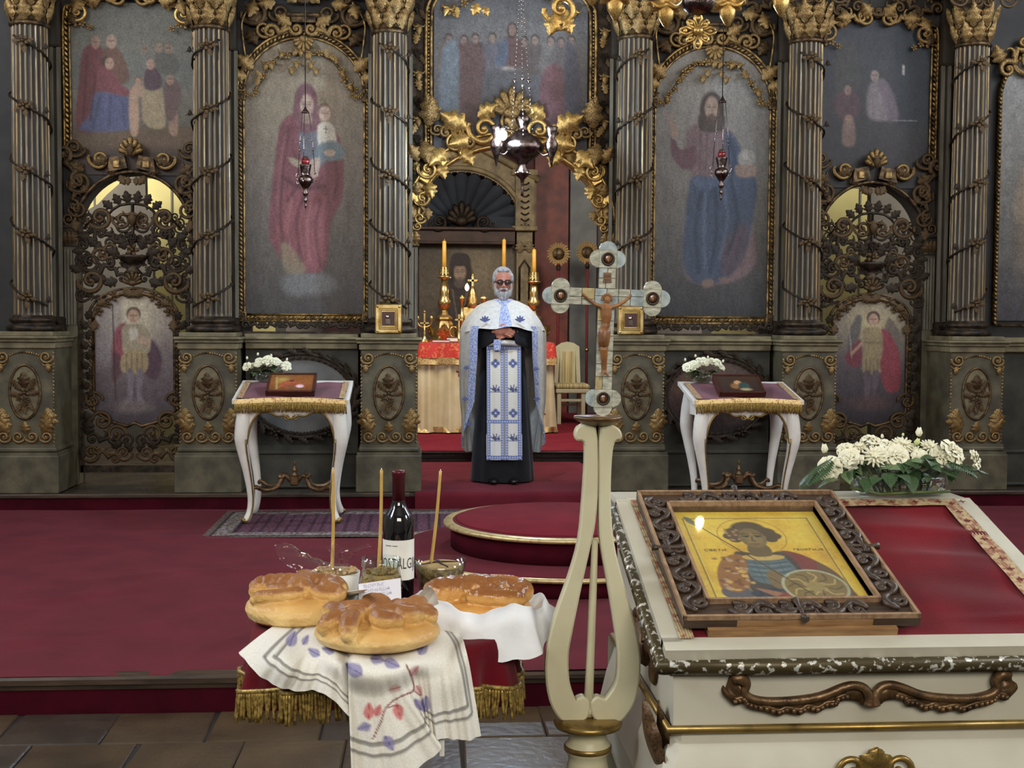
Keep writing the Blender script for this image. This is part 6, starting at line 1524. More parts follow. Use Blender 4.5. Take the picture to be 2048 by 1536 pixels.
mb = MB(); mb.add(V, F); body = part('body', mb, 'skin', person, recalc=False)
# eyes
m = MB()
for s_ in (-1, 1): m.ball(A(s_*.031, -.08, .004), (.012, .01, .009), 10, 6)
part('eyes', m, 'eye', body)
# hair and beard
m = MB().ball(A(0, .032, .05), (.088, .096, .094), 20, 14)
for s_ in (-1, 1): m.ball(A(s_*.078, .0, .035), (.014, .05, .05), 10, 8).ball(A(s_*.075, .03, -.02), (.016, .04, .05), 10, 8)
m.ball(A(0, .08, -.01), (.07, .04, .08), 12, 8).ball(A(0, -.045, .105), (.055, .03, .022), 12, 8)
V, F, _n = voxel(m, .006, 3); mb = MB(); mb.add(V, F); part('hair', mb, 'hair', person, recalc=False)
m = MB().ball(A(0, -.062, -.098), (.058, .05, .05), 16, 10).ball(A(0, -.07, -.13), (.042, .038, .035), 12, 8)
for s_ in (-1, 1): m.ball(A(s_*.057, -.03, -.07), (.022, .045, .055), 12, 8).ball(A(s_*.068, -.008, -.03), (.014, .028, .045), 10, 8).tube([A(0, -.108, -.048), A(s_*.02, -.106, -.054), A(s_*.042, -.092, -.072)], [.009, .012, .006], 8)
V, F, _n = voxel(m, .006, 2); mb = MB(); mb.add(V, F); part('beard', mb, 'hair_dark', person, recalc=False)
m = MB().ball(A(0, -.109, -.068), (.02, .006, .005), 10, 6); part('mouth', m, 'cross_red', person)
# tinted glasses
g = MB()
for s_ in (-1, 1):
    pts = [A(s_*.033+.026*math.cos(a)*1.05, -.112-.004*math.cos(a)*s_*0, .004+.021*math.sin(a)) for a in np.linspace(0, 2*PI, 17)[:-1]]
    g.tube(pts, .0036, 6, closed=True); g.tube([A(s_*.06, -.11, .008), A(s_*.078, -.06, .008), A(s_*.084, .0, .004)], .0032, 6)
g.tube([A(-.008, -.114, .008), A(0, -.117, .011), A(.008, -.114, .008)], .003, 6); gl = part('glasses', g, 'frame_black', person)
for s_ in (-1, 1):
    mb = MB().lathe([(0, -.004), (.016, -.003), (.0235, 0), (.016, .002), (0, .003)], tuple(A(s_*.033, -.112, .004)), 16, axis='y', sx=1.1); part('lens', mb, 'lens', gl)

# black cassock: skirt, bodice and wide sleeves
def robe(rows, n=72, fold=.0, nf=9, ph=0.0):
    V = []
    for i in range(n):
        a = 2*PI*i/n; row = []
        for (z, rx, ry, f) in rows:
            w = 1+f*(math.sin(nf*a+ph)+.4*math.sin(2*nf*a+1.3))
            row.append((hx+rx*w*math.sin(a), YP-ry*w*math.cos(a)+.01, z))
        V.append(row)
    return np.array(V)
rows = [(zy(604), .075, .075, 0), (zy(612), .13, .1, 0), (zy(625), .18, .125, 0), (zy(660), .185, .135, 0), (zy(700), .185, .145, .005), (zy(760), .205, .165, .012), (zy(840), .235, .19, .022), (zy(920), .262, .215, .03), (zf+.03, .272, .225, .035), (zf+.012, .27, .22, .035)]
cas = part('cassock', MB().grid(robe(rows), wrap_u=True), 'black_cloth', person)
for s_ in (-1, 1):
    m = MB(); V = []
    P0, P1, P2 = np.array([hx+s_*.19, YP+.02, zy(628)]), np.array([hx+s_*.285, YP-.03, zy(676)]), np.array([hx+s_*.098, YP-.225, zy(668)])
    path = smooth_pts([P0, (P0+P1)/2, P1, P1*.5+P2*.5+np.array([s_*.02, -.02, -.005]), P2], 5); n = len(path)
    for k in range(24):
        a = 2*PI*k/24; row = []
        for j, p in enumerate(path):
            t_ = j/(n-1); r = np.interp(t_, [0, .4, .7, 1], [.075, .08, .066, .052]); drop = np.interp(t_, [0, .45, .75, 1], [1, 1.25, 1.7, 1.5]) if math.sin(a) < 0 else 1
            row.append((p[0]+r*.55*math.cos(a)*s_*(1 if t_ < .5 else .6), p[1]+r*.8*math.cos(a), p[2]+r*math.sin(a)*drop))
        V.append(row)
    sl = part('sleeve', MB().grid(np.array(V), wrap_u=True), 'black_cloth', cas)
for s_ in (-1, 1):
    m = MB().ball((hx+s_*.085, YP-.2, zf+.028), (.045, .1, .03), 12, 8); part('shoe', m, 'shoe', person)

# white phelonion: short front, long falling sides and back
NZ = 20
def cape_pt(a, t):
    """a: angle from the front (+ to the viewer's right), t: 0 neck .. 1 elbow hem"""
    sx, cy = math.sin(a), math.cos(a)
    w = np.interp(t, [0, .12, .35, .6, .82, 1], [.078, .12, .22, .285, .335, .365])
    fr = np.interp(t, [0, .12, .35, .6, .82, 1], [.08, .115, .18, .235, .28, .31])
    bk = np.interp(t, [0, .12, .35, .6, .82, 1], [.07, .10, .15, .18, .2, .21])
    side = abs(sx)**1.3
    zs_ = np.interp(t, [0, .12, .35, .6, .82, 1], [600, 601, 612, 628, 645, 664]); zf_ = np.interp(t, [0, .12, .35, .6, .82, 1], [604, 609, 622, 637, 648, 654])
    f = .012*t*math.sin(a*11+.6)+.008*t*math.sin(a*23)
    return (hx+(w+f*.5)*sx, YP-((fr if cy > 0 else bk)+f)*cy, zy(zf_*(1-side)+zs_*side)+(.01*t*math.sin(a*7) if cy > 0 else 0))
V = [[cape_pt(2*PI*i/96, j/14) for j in range(15)] for i in range(96)]
cape = part('phelonion', MB().grid(np.array(V), wrap_u=True), 'vest_white', person)
# falling sides and back
Vd = []; NA = 70; edge = []
for i in range(NA+1):
    a = math.radians(38+(322-38)*i/NA); e = min(i, NA-i)/NA
    zlow = np.interp(abs(math.degrees(a)-180), [0, 60, 90, 116, 142], [890, 905, 905, 885, 850]); row = []
    for j in range(NZ+1):
        t_ = j/NZ; py = 652+(zlow-652)*t_
        rx = np.interp(py, [650, 665, 720, 800, 905], [.345, .368, .372, .362, .30]); ry = np.interp(py, [650, 720, 905], [.30, .31, .28])
        f = 1+(.035*math.sin(a*13)+.02*math.sin(a*29+1))*(.25+.75*t_)
        in_ = np.interp(t_, [0, .3, .75, 1], [0, .0, .03, .12])*(1-min(1, e*5))
        sx = math.sin(a)
        row.append((hx+rx*f*sx+(in_*(1 if sx > 0 else -1)), YP-ry*f*math.cos(a), zy(py)))
    Vd.append(row)
Vd = np.array(Vd)
fall = part('phelonion_fall', MB().grid(Vd), 'vest_white', cape)
for i0, nm in ((0, 0), (NA-3, 1)):
    W = Vd[i0:i0+4].copy(); W[:, :, 1] -= .006; c = np.array([hx, YP, 0])
    W[:, :, 0] = hx+(W[:, :, 0]-hx)*1.006
    part('blue_border', MB().grid(W), 'blue_trim', cape)
W = Vd[:, -3:].copy(); W[:, :, 0] = hx+(W[:, :, 0]-hx)*1.008; W[:, :, 1] = YP+(W[:, :, 1]-YP)*1.01; part('blue_border', MB().grid(W), 'blue_trim', cape)
# collar and front band
V = [[np.array(cape_pt(math.radians(a), t_))+np.array([0, -.006, 0]) for t_ in np.linspace(.0, .98, 12)] for a in np.linspace(-9, 9, 6)]; part('front_band', MB().grid(np.array(V)), 'blue_trim', cape)
V = [[np.array([hx+np.interp(t_, [0, 1], [.074, .115])*math.sin(a), YP-np.interp(t_, [0, 1], [.08, .12])*math.cos(a)-.004, zy(598+13*t_*(1 if math.cos(a) > 0 else .3))]) for t_ in (0, .5, 1)] for a in np.linspace(-2.2, 2.2, 30)]; part('collar', MB().grid(np.array(V)), 'blue_trim', cape)
def spray(px, py, dy, par, s_=.045):
    c = q(px, py, dy)
    for r_ in (-70, -35, 0, 35, 70): inst('embroidered_leaf', K('oakleaf', 'blue_print'), par, c, (s_*.8, .004, s_), rot=r_)
    inst('embroidered_flower', K('flower', 'blue_print'), par, c, (s_*.35, .004, s_*.35))
for px, py in ((970, 642), (1040, 642)):
    spray(px, py, -.30, cape)
for px, py in ((933, 738), (930, 800), (938, 850)): spray(px, py, -.27, cape, .03)
for px, py in ((1072, 740), (1074, 800)): spray(px, py, -.27, cape, .03)

# long front stole
c = Canvas(968, 684, 1048, 922, 1.1).fill((206, 200, 188), (198, 193, 184), (198, 196, 196))
tr, wh = (92, 104, 150), (176, 182, 204)
def edge_l(y): return np.interp(y, [684, 720, 800, 918], [975, 973, 974, 977])
def trim(pts, w):
    c.line(pts, w, tr, 1, 1.0, 0)
    P_ = smooth_pts(pts, 1); L = sum(np.linalg.norm(np.diff(np.array(pts), axis=0), axis=1)); n = int(L/5)
    pa = np.array(pts); d = np.r_[0, np.cumsum(np.linalg.norm(np.diff(pa, axis=0), axis=1))]
    for k in range(n):
        x, y = np.interp((k+.5)*5, d, pa[:, 0]), np.interp((k+.5)*5, d, pa[:, 1]); c.ell(x, y, 1.7, 1.7, wh, .9, .6)
for x in (977, 1039): trim([(x, 700), (x, 918)], 7)
for x in (1004, 1013): trim([(x, 700), (x, 918)], 5)
c.line([(1008.5, 700), (1008.5, 918)], 2, (48, 52, 70), 1, 1, 0)
for y in (696, 843, 914): trim([(972, y), (1044, y)], 7)
for x in (991, 1026):
    for y in (727, 826):
        for dx, dy in ((0, -5), (0, 5), (-5, 0), (5, 0)): c.ell(x+dx, y+dy, 4, 4, (84, 92, 132), 1, .5)
        c.ell(x, y, 2, 2, (190, 190, 200), 1)
    for y in (778, 875):
        for a_ in (-60, -25, 10, 45): c.line([(x, y+5), (x+11*math.sin(math.radians(a_)), y+5-13*math.cos(math.radians(a_)))], 2.2, (76, 80, 112), 1)
        c.ell(x-3, y, 3.5, 3.5, (76, 80, 112)); c.ell(x+6, y+2, 3, 3, (76, 80, 112)); c.line([(x-12, y+6), (x+12, y+6)], 1.6, (76, 80, 112))
def place(px, py):
    t_ = (py-684)/(918-684); b = np.interp(t_, [0, .1, .4, 1], [.19, .195, .215, .26]); wv = 1+.05*t_
    w_ = _Parr(1008+(px-1008)*1.0, py, YP-.22)
    w_[..., 1] = YP-b-.008*np.cos((px-1008)/35*1.5)-.004*np.sin(px*.35)
    return w_
part('stole', panel_mb(c, place, lambda px, py: (np.abs(px-1008) < 34+ (py-690)*.006) & (py < 919), 1.05), 'cloth_print', person, recalc=False)
m = MB().tube([q(974, 689, -.19), q(990, 685, -.225), q(1008, 685, -.23), q(1026, 686, -.22), q(1036, 690, -.19)], [.018, .024, .024, .024, .018], 10); part('belt', m, 'vest_white', person)
m = MB().box(q(984, 680)[0], q(998, 680)[0], YP-.262, YP-.2, zy(700), zy(678), bev=.004); part('belt_clasp', m, 'blue_trim', person)
# ================================================================== WHITE STANDS WITH ICONS AND FLOWERS BEFORE THE LARGE ICONS
def fringe_mb(path, length, n, r=.0016, seed=1, sway=.004, sides=4, nz=3):
    R = random.Random(seed); p = np.array(path); d = np.r_[0, np.cumsum(np.linalg.norm(np.diff(p, axis=0), axis=1))]; m = MB()
    for k in range(n):
        s_ = d[-1]*(k+.5)/n; b = np.array([np.interp(s_, d, p[:, i]) for i in range(3)])
        L = length*R.uniform(.88, 1.06); e = np.array([R.uniform(-sway, sway), R.uniform(-sway, sway), 0])
        m.tube([b+e*(j/(nz))**1.5+np.array([0, 0, -L*j/nz]) for j in range(nz+1)], [r*(1+.25*((j+k) % 2)) for j in range(nz+1)], sides)
    return m
# --- bloom meshes shared by all the bouquets
def rose_mesh(name, mt, open_=1.0, seed=0):
    R = random.Random(seed); m = MB()
    m.ball((0, 0, .3), (.17, .17, .28), 8, 6)
    for ring, (n, rad, h, tilt, wd) in enumerate(((3, .18, .66, .05, 2.2), (4, .32, .62, .3, 1.7), (5, .48, .52, .6*open_, 1.4), (6, .6, .36, .95*open_, 1.12), (5, .66, .18, 1.2*open_, 1.1))):
        for k in range(n):
            a = 2*PI*(k+.5*ring)/n+R.uniform(-.2, .2); V = []; ks = R.uniform(.88, 1.14); kt = tilt+R.uniform(-.15, .15); ph = R.uniform(0, 6)
            for i in range(7):
                u_ = i/6-.5; row = []
                for j in range(6):
                    v_ = j/5; aa = a+u_*wd*(1-.25*v_*v_); r_ = ks*(rad*(.4+.6*v_)+math.sin(kt)*v_*v_*.34+.10*v_**4)
                    zz = ks*h*(v_**.8)*math.cos(kt*.7)-.16*v_**4*(1+abs(u_))+.05*v_*math.sin(u_*9+ph)+.14*(abs(u_)*2)**2*v_*(1-v_)
                    row.append((r_*math.cos(aa), r_*math.sin(aa), zz))
                V.append(row)
            m.grid(np.array(V))
    m.lathe([(0, -.1), (.2, 0), (.3, .12)], (0, 0, 0), 8); return m.mesh(name, mt)
def bud_mesh(name, mt):
    m = MB().lathe([(0, -.1), (.2, .0), (.34, .3), (.3, .65), (.16, .95), (0, 1.0)], (0, 0, 0), 9)
    for k in range(3):
        a = 2*PI*k/3; m.tube([(.2*math.cos(a), .2*math.sin(a), 0), (.36*math.cos(a), .36*math.sin(a), .4), (.2*math.cos(a+.6), .2*math.sin(a+.6), 1.05)], [.1, .13, .04], 6)
    return m.mesh(name, mt)
def daisy_mesh(name, mt):
    m = MB()
    for ring, (n, L, up) in enumerate(((14, 1.0, .15), (12, .8, .4), (8, .5, .65))):
        for k in range(n):
            a = 2*PI*(k+.5*ring)/n; c, s_ = math.cos(a), math.sin(a); m.tube([(.1*c, .1*s_, .1), (.5*L*c, .5*L*s_, up*.7), (L*c, L*s_, up)], [.07, .13, .05], 5)
    m.ball((0, 0, .35), (.25, .25, .2), 8, 5); return m.mesh(name, mt)
def leaf_mesh(name, mt, w=.32):
    m = MB(); V = []
    for i in range(9):
        t_ = i/8; ww = w*math.sin(PI*min(1, t_**.8+.001))+.004
        V.append([(s_*ww, t_, .12*math.sin(PI*t_)-.1*t_*t_+.1*abs(s_)*ww) for s_ in (-1, 0, 1)])
    m.grid(np.array(V)); return m.mesh(name, mt)
def fern_mesh(name, mt):
    m = MB().tube([(0, 0, 0), (0, .5, .1), (0, 1, -.05)], [.018, .012, .005], 4)
    for k in range(15):
        t_ = .1+.06*k; L = .28*math.sin(PI*min(.98, t_*.9+.12))
        for s_ in (-1, 1):
            b = np.array([0, t_, .1*math.sin(t_*2)]); e = b+np.array([s_*L, L*.55, -.04]); mid = (b+e)/2+np.array([0, -.035, .0]); mid2 = (b+e)/2+np.array([0, .035, 0])
            m.add([b, mid, e, mid2], [[0, 1, 2, 3]])
    return m.mesh(name, mt)
ROSES = [rose_mesh('rose', 'petal', .8, 1), rose_mesh('rose_open', 'petal', 1.15, 2), rose_mesh('rose_tight', 'petal', .55, 3)]
BUD, BUDG, DAISY = bud_mesh('bud', 'petal'), bud_mesh('bud_green', 'petal_green'), daisy_mesh('daisy', 'petal')
LEAF, LEAFP, FERN = leaf_mesh('leaf', 'leaf'), leaf_mesh('leaf_pale', 'leaf_pale'), fern_mesh('fern', 'leaf')
def aim(d, roll=0.0):
    return Vector(d).to_track_quat('Z', 'Y').to_euler()
def bloom(par, me, name, pos, s_, d): return inst(name, me, par, pos, s_, euler=tuple(aim(d)))
def leafat(par, me, pos, s_, az, el, name='leaf', roll=0.0): return inst(name, me, par, pos, s_, euler=(math.radians(el), math.radians(roll), math.radians(az)))

def stand(sx, icon_label, stand_label, flower_label, vase_label, cloth_label, paint):
    Yf, Yb = 9.25, 9.74; cx = CX+sx*1.705; u = S(Yf)
    zt0, zt1 = 1.085, 1.20; w = .395; zf = Z_SOLEA+.018
    t = thing('icon_stand', (cx, (Yf+Yb)/2, zf), stand_label, 'stand', 'white stands before the large icons')
    # sloped white top board
    m = MB(); V = [(cx-w-.03, Yf-.02, zt0-.03), (cx+w+.03, Yf-.02, zt0-.03), (cx+w+.03, Yb+.06, zt1-.03), (cx-w-.03, Yb+.06, zt1-.03)]; V += [(a, b, c+.03) for a, b, c in V]
    m.add(V, [[0, 3, 2, 1], [4, 5, 6, 7], [0, 1, 5, 4], [1, 2, 6, 5], [2, 3, 7, 6], [3, 0, 4, 7]], 0, False); part('top_board', m, 'white_paint', t)
    zl = lambda py: Z(py, Yf, 585)
    # aprons: curved front, straight sides
    fx = lambda px: cx+(px-587)*u*1.03
    half = [(592, 838), (600, 832), (612, 834), (626, 828), (640, 826), (652, 832), (662, 848), (668, 870), (672, 890)]
    low = [(fx(a), zl(b)) for a, b in half]; low2 = [(2*cx-a, b) for a, b in low[::-1]]
    poly = [(cx-.33, zt0-.03), (cx-.37, zl(868))]+low2+low+[(cx+.37, zl(868)), (cx+.33, zt0-.03)]
    m = MB().prism(poly, Yf+.005, Yf+.035); ap = part('apron', m, 'white_paint', t)
    m = MB().tube([(a, Yf, b+.006) for a, b in smooth_pts(low2+low, 3)], .0075, 6); 
    for k in (-1, 1): m.tube([(cx+k*.03+.016*math.cos(a)*k, Yf, zl(835)+.016*math.sin(a)) for a in np.linspace(-2.5, 3.2, 14)], .006, 6)
    part('gilt_line', m, 'gilt_line', ap)
    for k in (-1, 1):
        m = MB(); V = [(cx+k*.35, Yf+.03, zt0-.03), (cx+k*.35, Yb-.02, zt1-.05), (cx+k*.35, Yb-.02, zt1-.25), (cx+k*.35, (Yf+Yb)/2, zt0-.13), (cx+k*.35, Yf+.03, zt0-.23)]
        V2 = [(a-k*.03, b, c) for a, b, c in V]; n = 5
        m.add(V+V2, [[0, 1, 2, 3, 4], [9, 8, 7, 6, 5]]+[[i, (i+1) % n, (i+1) % n+n, i+n] for i in range(n)], 0, False); part('side_apron', m, 'white_paint', t)
    # cabriole legs
    for k in (-1, 1):
        for yy, back, z1 in ((Yf+.035, 0, zt0-.04), (Yb-.02, 1, zt1-.06)):
            pts, rad = [], []
            for py, ox, r in ((800, .335, .044), (838, .352, .05), (872, .362, .047), (905, .348, .037), (940, .326, .03), (975, .308, .025), (1005, .300, .022), (1028, .308, .022), (1043, .326, .024), (1050, .34, .018)):
                f_ = (py-800)/250; z_ = z1+(zf+.014-z1)*f_; dy = (ox-.33)*.6*(1 if back else -1)
                pts.append((cx+k*ox, yy+dy, z_)); rad.append(r)
            pts = smooth_pts(pts, 3); rad = np.interp(np.linspace(0, 1, len(pts)), np.linspace(0, 1, len(rad)), rad)
            m = MB().tube(pts, rad*1.12, 8, smooth=True); lg = part('leg', m, 'white_paint', t)
            if not back:
                m = MB().tube([(a-k*r_*.8, b-r_*.85, c) for (a, b, c), r_ in zip(pts[6:], rad[6:])], .006, 5); part('gilt_line', m, 'gilt_line', lg)
            m = MB().ball((cx+k*.345, yy+(.012 if back else -.012), zf+.02), (.02, .02, .02), 8, 6).tube([(cx+k*.33, yy, zf+.045), (cx+k*.36, yy, zf+.03), (cx+k*.365, yy, zf+.012)], .011, 6); part('scroll_foot', m, 'gilt_line', lg)
    # scrolled stretcher with finial
    zs_ = zl(985); yc = (Yf+Yb)/2
    st = part('stretcher', MB().box(cx-.035, cx+.035, yc-.035, yc+.035, zs_+.02, zs_+.09, bev=.01), 'bronze_carve', t)
    for k in (-1, 1):
        for yy in (Yf+.05, Yb-.04):
            dy = yy-yc
            m = MB().tube(smooth_pts([(cx+k*.03, yc+dy*.08, zs_+.06), (cx+k*.08, yc+dy*.2, zs_+.1), (cx+k*.12, yc+dy*.35, zs_+.02), (cx+k*.2, yc+dy*.6, zs_+.0), (cx+k*.27, yc+dy*.85, zs_+.03), (cx+k*.30, yc+dy, zs_+.01)], 5), .017, 7).ball((cx+k*.1, yc+dy*.25, zs_+.09), .022, 8, 6); part('scroll_arm', m, 'bronze_carve', st)
    m = MB().lathe([(.022, 0), (.026, .02), (.012, .03), (.02, .045), (.022, .055), (.008, .075), (.006, .09), (.012, .1), (.0, .125)], (cx, yc, zs_+.085), 12); part('finial', m, 'bronze_carve', st)
    # cloth with braid and fringe
    tc = thing('stand_cloth', (cx, (Yf+Yb)/2, zt0+.005), cloth_label, 'cloth', 'fringed cloths on the white stands')
    n1, n2 = 40, 14; V = np.zeros((n1, n2, 3)); y0c, y1c = Yf-.015, Yb-.02; slope = (zt1-zt0)/(Yb+.08-Yf)
    zpl = lambda yy: zt0+(yy-Yf+.02)*slope
    for i in range(n1):
        for j in range(n2):
            a, b = i/(n1-1), j/(n2-1); yy = y0c+(y1c-y0c)*b; V[i, j] = (cx-w+2*w*a, yy, zpl(yy)+.006+.003*math.sin(a*21+b*4)+.003*math.sin(a*8))
    part('velvet', MB().grid(V), 'velvet_plum', tc)
    for k in (-1, 1):
        m = MB(); m.add([(cx+k*(w+.0), y0c, zpl(y0c)+.013), (cx+k*(w-.045), y0c, zpl(y0c)+.013), (cx+k*(w-.045), y1c, zpl(y1c)+.013), (cx+k*w, y1c, zpl(y1c)+.013)], [[0, 1, 2, 3]], 0, False); part('side_braid', m, 'braid', tc)
    sg = lambda a: -.012*math.sin(PI*a)*-1
    fr = [(cx-w-.01+(2*w+.02)*a, Yf-.028, zt0+.016+.016*math.sin(PI*a)-.012) for a in np.linspace(0, 1, 20)]
    Vb = np.array([[(x, y-.0, z), (x, y-.008, z-.012), (x, y-.01, z-.036)] for x, y, z in fr]); part('front_braid', MB().grid(Vb), 'braid_gold', tc)
    part('fringe', fringe_mb([(x, y-.006, z-.03) for x, y, z in fr], .075, 150, .0032, 4+sx, .006), 'fringe', tc, kind='stuff')
    # icon lying on the cloth, propped
    xi = cx+(-.012 if sx < 0 else -.03); yi0, yi1 = Yf+.05, Yf+.30; wI = .178; zi0, zi1 = zpl(yi0)+.012, zpl(yi1)+.09
    ti = thing('icon', (xi, (yi0+yi1)/2, zi0), icon_label, 'icon', 'small icons on the white stands')
    def slab(x0, x1, a0, a1, h0, h1, mb):
        L = Vector((0, yi1-yi0, zi1-zi0)); N = Vector((0, -(zi1-zi0), yi1-yi0)).normalized(); B = Vector((0, yi0, zi0)); Vv = []
        for h in (h0, h1):
            for x_, a_ in ((x0, a0), (x1, a0), (x1, a1), (x0, a1)): Vv.append(Vector((x_, 0, 0))+B+L*a_+N*h)
        return mb.add([tuple(v) for v in Vv], [[0, 3, 2, 1], [4, 5, 6, 7], [0, 1, 5, 4], [1, 2, 6, 5], [2, 3, 7, 6], [3, 0, 4, 7]], 0, False)
    part('box', slab(xi-wI, xi+wI, 0, 1, -.02, .028, MB()), 'wood_red', ti)
    m = MB(); slab(xi-wI, xi+wI, 0, .07, .028, .036, m); slab(xi-wI, xi+wI, .93, 1, .028, .036, m); slab(xi-wI, xi-wI+.018, 0, 1, .028, .036, m); slab(xi+wI-.018, xi+wI, 0, 1, .028, .036, m); part('frame', m, 'wood_red', ti)
    cv = paint()
    def plc(px, py):
        x_ = xi+(px-50)/50*(wI-.018); a_ = .93-.86*py/60; N = np.array([0, -(zi1-zi0), yi1-yi0]); N = N/np.linalg.norm(N)
        o = np.stack([x_, yi0+(yi1-yi0)*a_, zi0+(zi1-zi0)*a_], -1); return o+N*.0295
    part('painted_panel', panel_mb(cv, plc, gain=1.1), 'painting_gloss', ti, recalc=False)
    # flowers in a low glass bowl at the back left corner
    fxp, fy = cx-.24, Yb+.0; fz = zpl(fy)+.008
    tv = thing('flower_bowl', (fxp, fy, fz), vase_label, 'vase', 'glass bowls on the white stands')
    m = MB().lathe([(0, 0), (.06, .0), (.085, .02), (.09, .06), (.085, .062), (.08, .022), (.056, .006), (0, .005)], (fxp, fy, fz), 24); part('bowl', m, 'thin_glass', tv)
    tf = thing('bouquet', (fxp, fy, fz+.03), flower_label, 'flowers', 'white bouquets on the stands')
    R = random.Random(20+sx)
    m = MB()
    for k in range(9): m.tube([(fxp+R.uniform(-.04, .04), fy+R.uniform(-.03, .03), fz+.01), (fxp+R.uniform(-.12, .12), fy+R.uniform(-.06, .06), fz+.1)], .003, 4)
    part('stems', m, 'stem', tf)
    for k in range(15):
        a = R.uniform(-1, 1); b = R.uniform(-1, .6); hgt = .105+.05*(1-a*a)+R.uniform(-.015, .02)
        bloom(tf, ROSES[k % 3], 'rose', (fxp+.02+a*.165, fy+b*.06, fz+hgt), R.uniform(.028, .04), (a*.7, -.75+b*.3, .8))
    for a, h in ((-.06, .2), (.04, .19), (.16, .16), (-.14, .17)): bloom(tf, BUD, 'bud', (fxp+a, fy-.01, fz+h), .022, (a, -.1, 1))
    for k in range(22):
        az = R.uniform(-180, 180); leafat(tf, LEAF if k % 3 else LEAFP, (fxp+R.uniform(-.1, .12), fy+R.uniform(-.05, .03), fz+.07+R.uniform(-.02, .03)), R.uniform(.06, .09), az, R.uniform(-25, 30))
    return t
def small_icon(seed):
    def f():
        c = Canvas(0, 0, 100, 60, 1.2).fill((112, 70, 34), (128, 76, 40), (96, 56, 32)); 
        if seed == 1:
            c.glow(30, 20, 14, 12, (160, 140, 80), .8); c.ell(46, 34, 22, 14, (134, 66, 44), .9, .5); c.line([(20, 48), (40, 30), (62, 30), (80, 44)], 6, (150, 84, 52), .7); c.ell(70, 42, 9, 6, (190, 160, 168), .95, .5); c.line([(14, 10), (18, 52)], 5, (150, 140, 84), .7); c.ell(50, 22, 6, 5, (96, 52, 38)); c.line([(40, 40), (66, 50)], 4, (70, 78, 50), .8)
        else:
            c.fill((60, 44, 34), (54, 40, 34), (44, 34, 30)); c.ell(48, 26, 9, 9, (170, 130, 92), 1, .4); c.ell(60, 36, 14, 12, (48, 66, 62), 1, .4); c.ell(38, 38, 10, 10, (120, 84, 52), 1, .5); c.ell(62, 50, 14, 5, (150, 136, 100), .8, .6)
        return c.noise(.5, 24)
    return f
stand(-1, 'small wooden icon in warm red-brown lying on the left white stand', 'white cabriole-leg stand with gilt lines before the mother and child icon', 'white rose bouquet on the left white stand', 'low glass bowl under the bouquet on the left white stand', 'plum velvet cloth with gold fringe over the left white stand', small_icon(1))
stand(1, 'small dark wooden icon lying on the right white stand', 'white cabriole-leg stand with gilt lines before the blessing saviour icon', 'white rose bouquet on the right white stand', 'low glass bowl under the bouquet on the right white stand', 'plum velvet cloth with gold fringe over the right white stand', small_icon(2))

# small square gilt icons standing on the inner pedestals
for sx, px in ((-1, 777), (1, 1261)):
    Y = 10.14; u = S(Y); x, z0 = X(px, Y, 650), Z_CORN+.002; w, h = .108, .235
    t = thing('small_gilt_icon', (x, Y, z0), 'small square gilt-framed icon on the pedestal %s of the gate' % ('left' if sx < 0 else 'right'), 'icon', 'small gilt icons beside the gate')
    m = MB().box(x-w, x+w, Y-.02, Y+.02, z0, z0+h, bev=.008); part('board', m, 'brass', t)
    m = MB()
    for d in (.035, .048): m.tube([(x-w+d, Y-.024, z0+d), (x+w-d, Y-.024, z0+d), (x+w-d, Y-.024, z0+h-d), (x-w+d, Y-.024, z0+h-d)], .005, 4, closed=True)
    part('frame', m, 'gilt_line', t)
    m = MB().box(x-.052, x+.052, Y-.027, Y-.018, z0+.062, z0+h-.062); part('dark_panel', m, 'wood_red', t)
    m = MB().ball((x-.008, Y-.028, z0+h/2+.012), (.016, .006, .02), 8, 6).box(x-.022, x+.014, Y-.032, Y-.026, z0+.075, z0+h/2); part('relief_figure', m, 'silver', t)
    for a in (-1, 1):
        for b in (0, 1): mb = MB().ball((x+a*(w-.02), Y-.022, z0+.02+b*(h-.04)), .011, 8, 5); part('corner_stud', mb, 'brass', t)
# ================================================================== BIG LECTERN WITH THE GOLDEN ICON
LX0, LX1, LY0, LY1 = .482, 1.392, 2.42, 3.08
SLP = .313
ZL = lambda y: 1.022+(y-LY0)*SLP
def sl(x, y, h=0.0):                                     # point on the slope, h along its normal
    n = np.array([0, -SLP, 1.0]); n /= np.linalg.norm(n); return np.array([x, y, ZL(y)])+n*h
def slope_box(m, x0, x1, y0, y1, h0, h1, mi=0):
    V = [sl(x, y, h) for h in (h0, h1) for x, y in ((x0, y0), (x1, y0), (x1, y1), (x0, y1))]
    return m.add(V, [[0, 3, 2, 1], [4, 5, 6, 7], [0, 1, 5, 4], [1, 2, 6, 5], [2, 3, 7, 6], [3, 0, 4, 7]], mi, False)
lec = thing('lectern', ((LX0+LX1)/2, 2.8, 0.0), 'large cream lectern with gilt mouldings and bronze scroll carvings, right foreground', 'lectern')
m = MB(); slope_box(m, LX0+.03, LX1-.03, LY0+.03, LY1+.02, -.05, 0.0); part('sloped_top', m, 'cream_paint', lec)
# raised bevelled border
m = MB()
for (xa, xb, ya, yb) in ((LX0, LX1, LY0, LY0+.045), (LX0, LX0+.04, LY0+.03, LY1), (LX1-.04, LX1, LY0+.03, LY1)):
    slope_box(m, xa, xb, ya, yb, -.03, .006)
part('top_border', m, 'cream_paint', lec)
m = MB().box(LX0, LX1, LY1-.02, LY1+.15, ZL(LY1)-.05, ZL(LY1)+.004, bev=.006); part('back_ledge', m, 'cream_paint', lec)
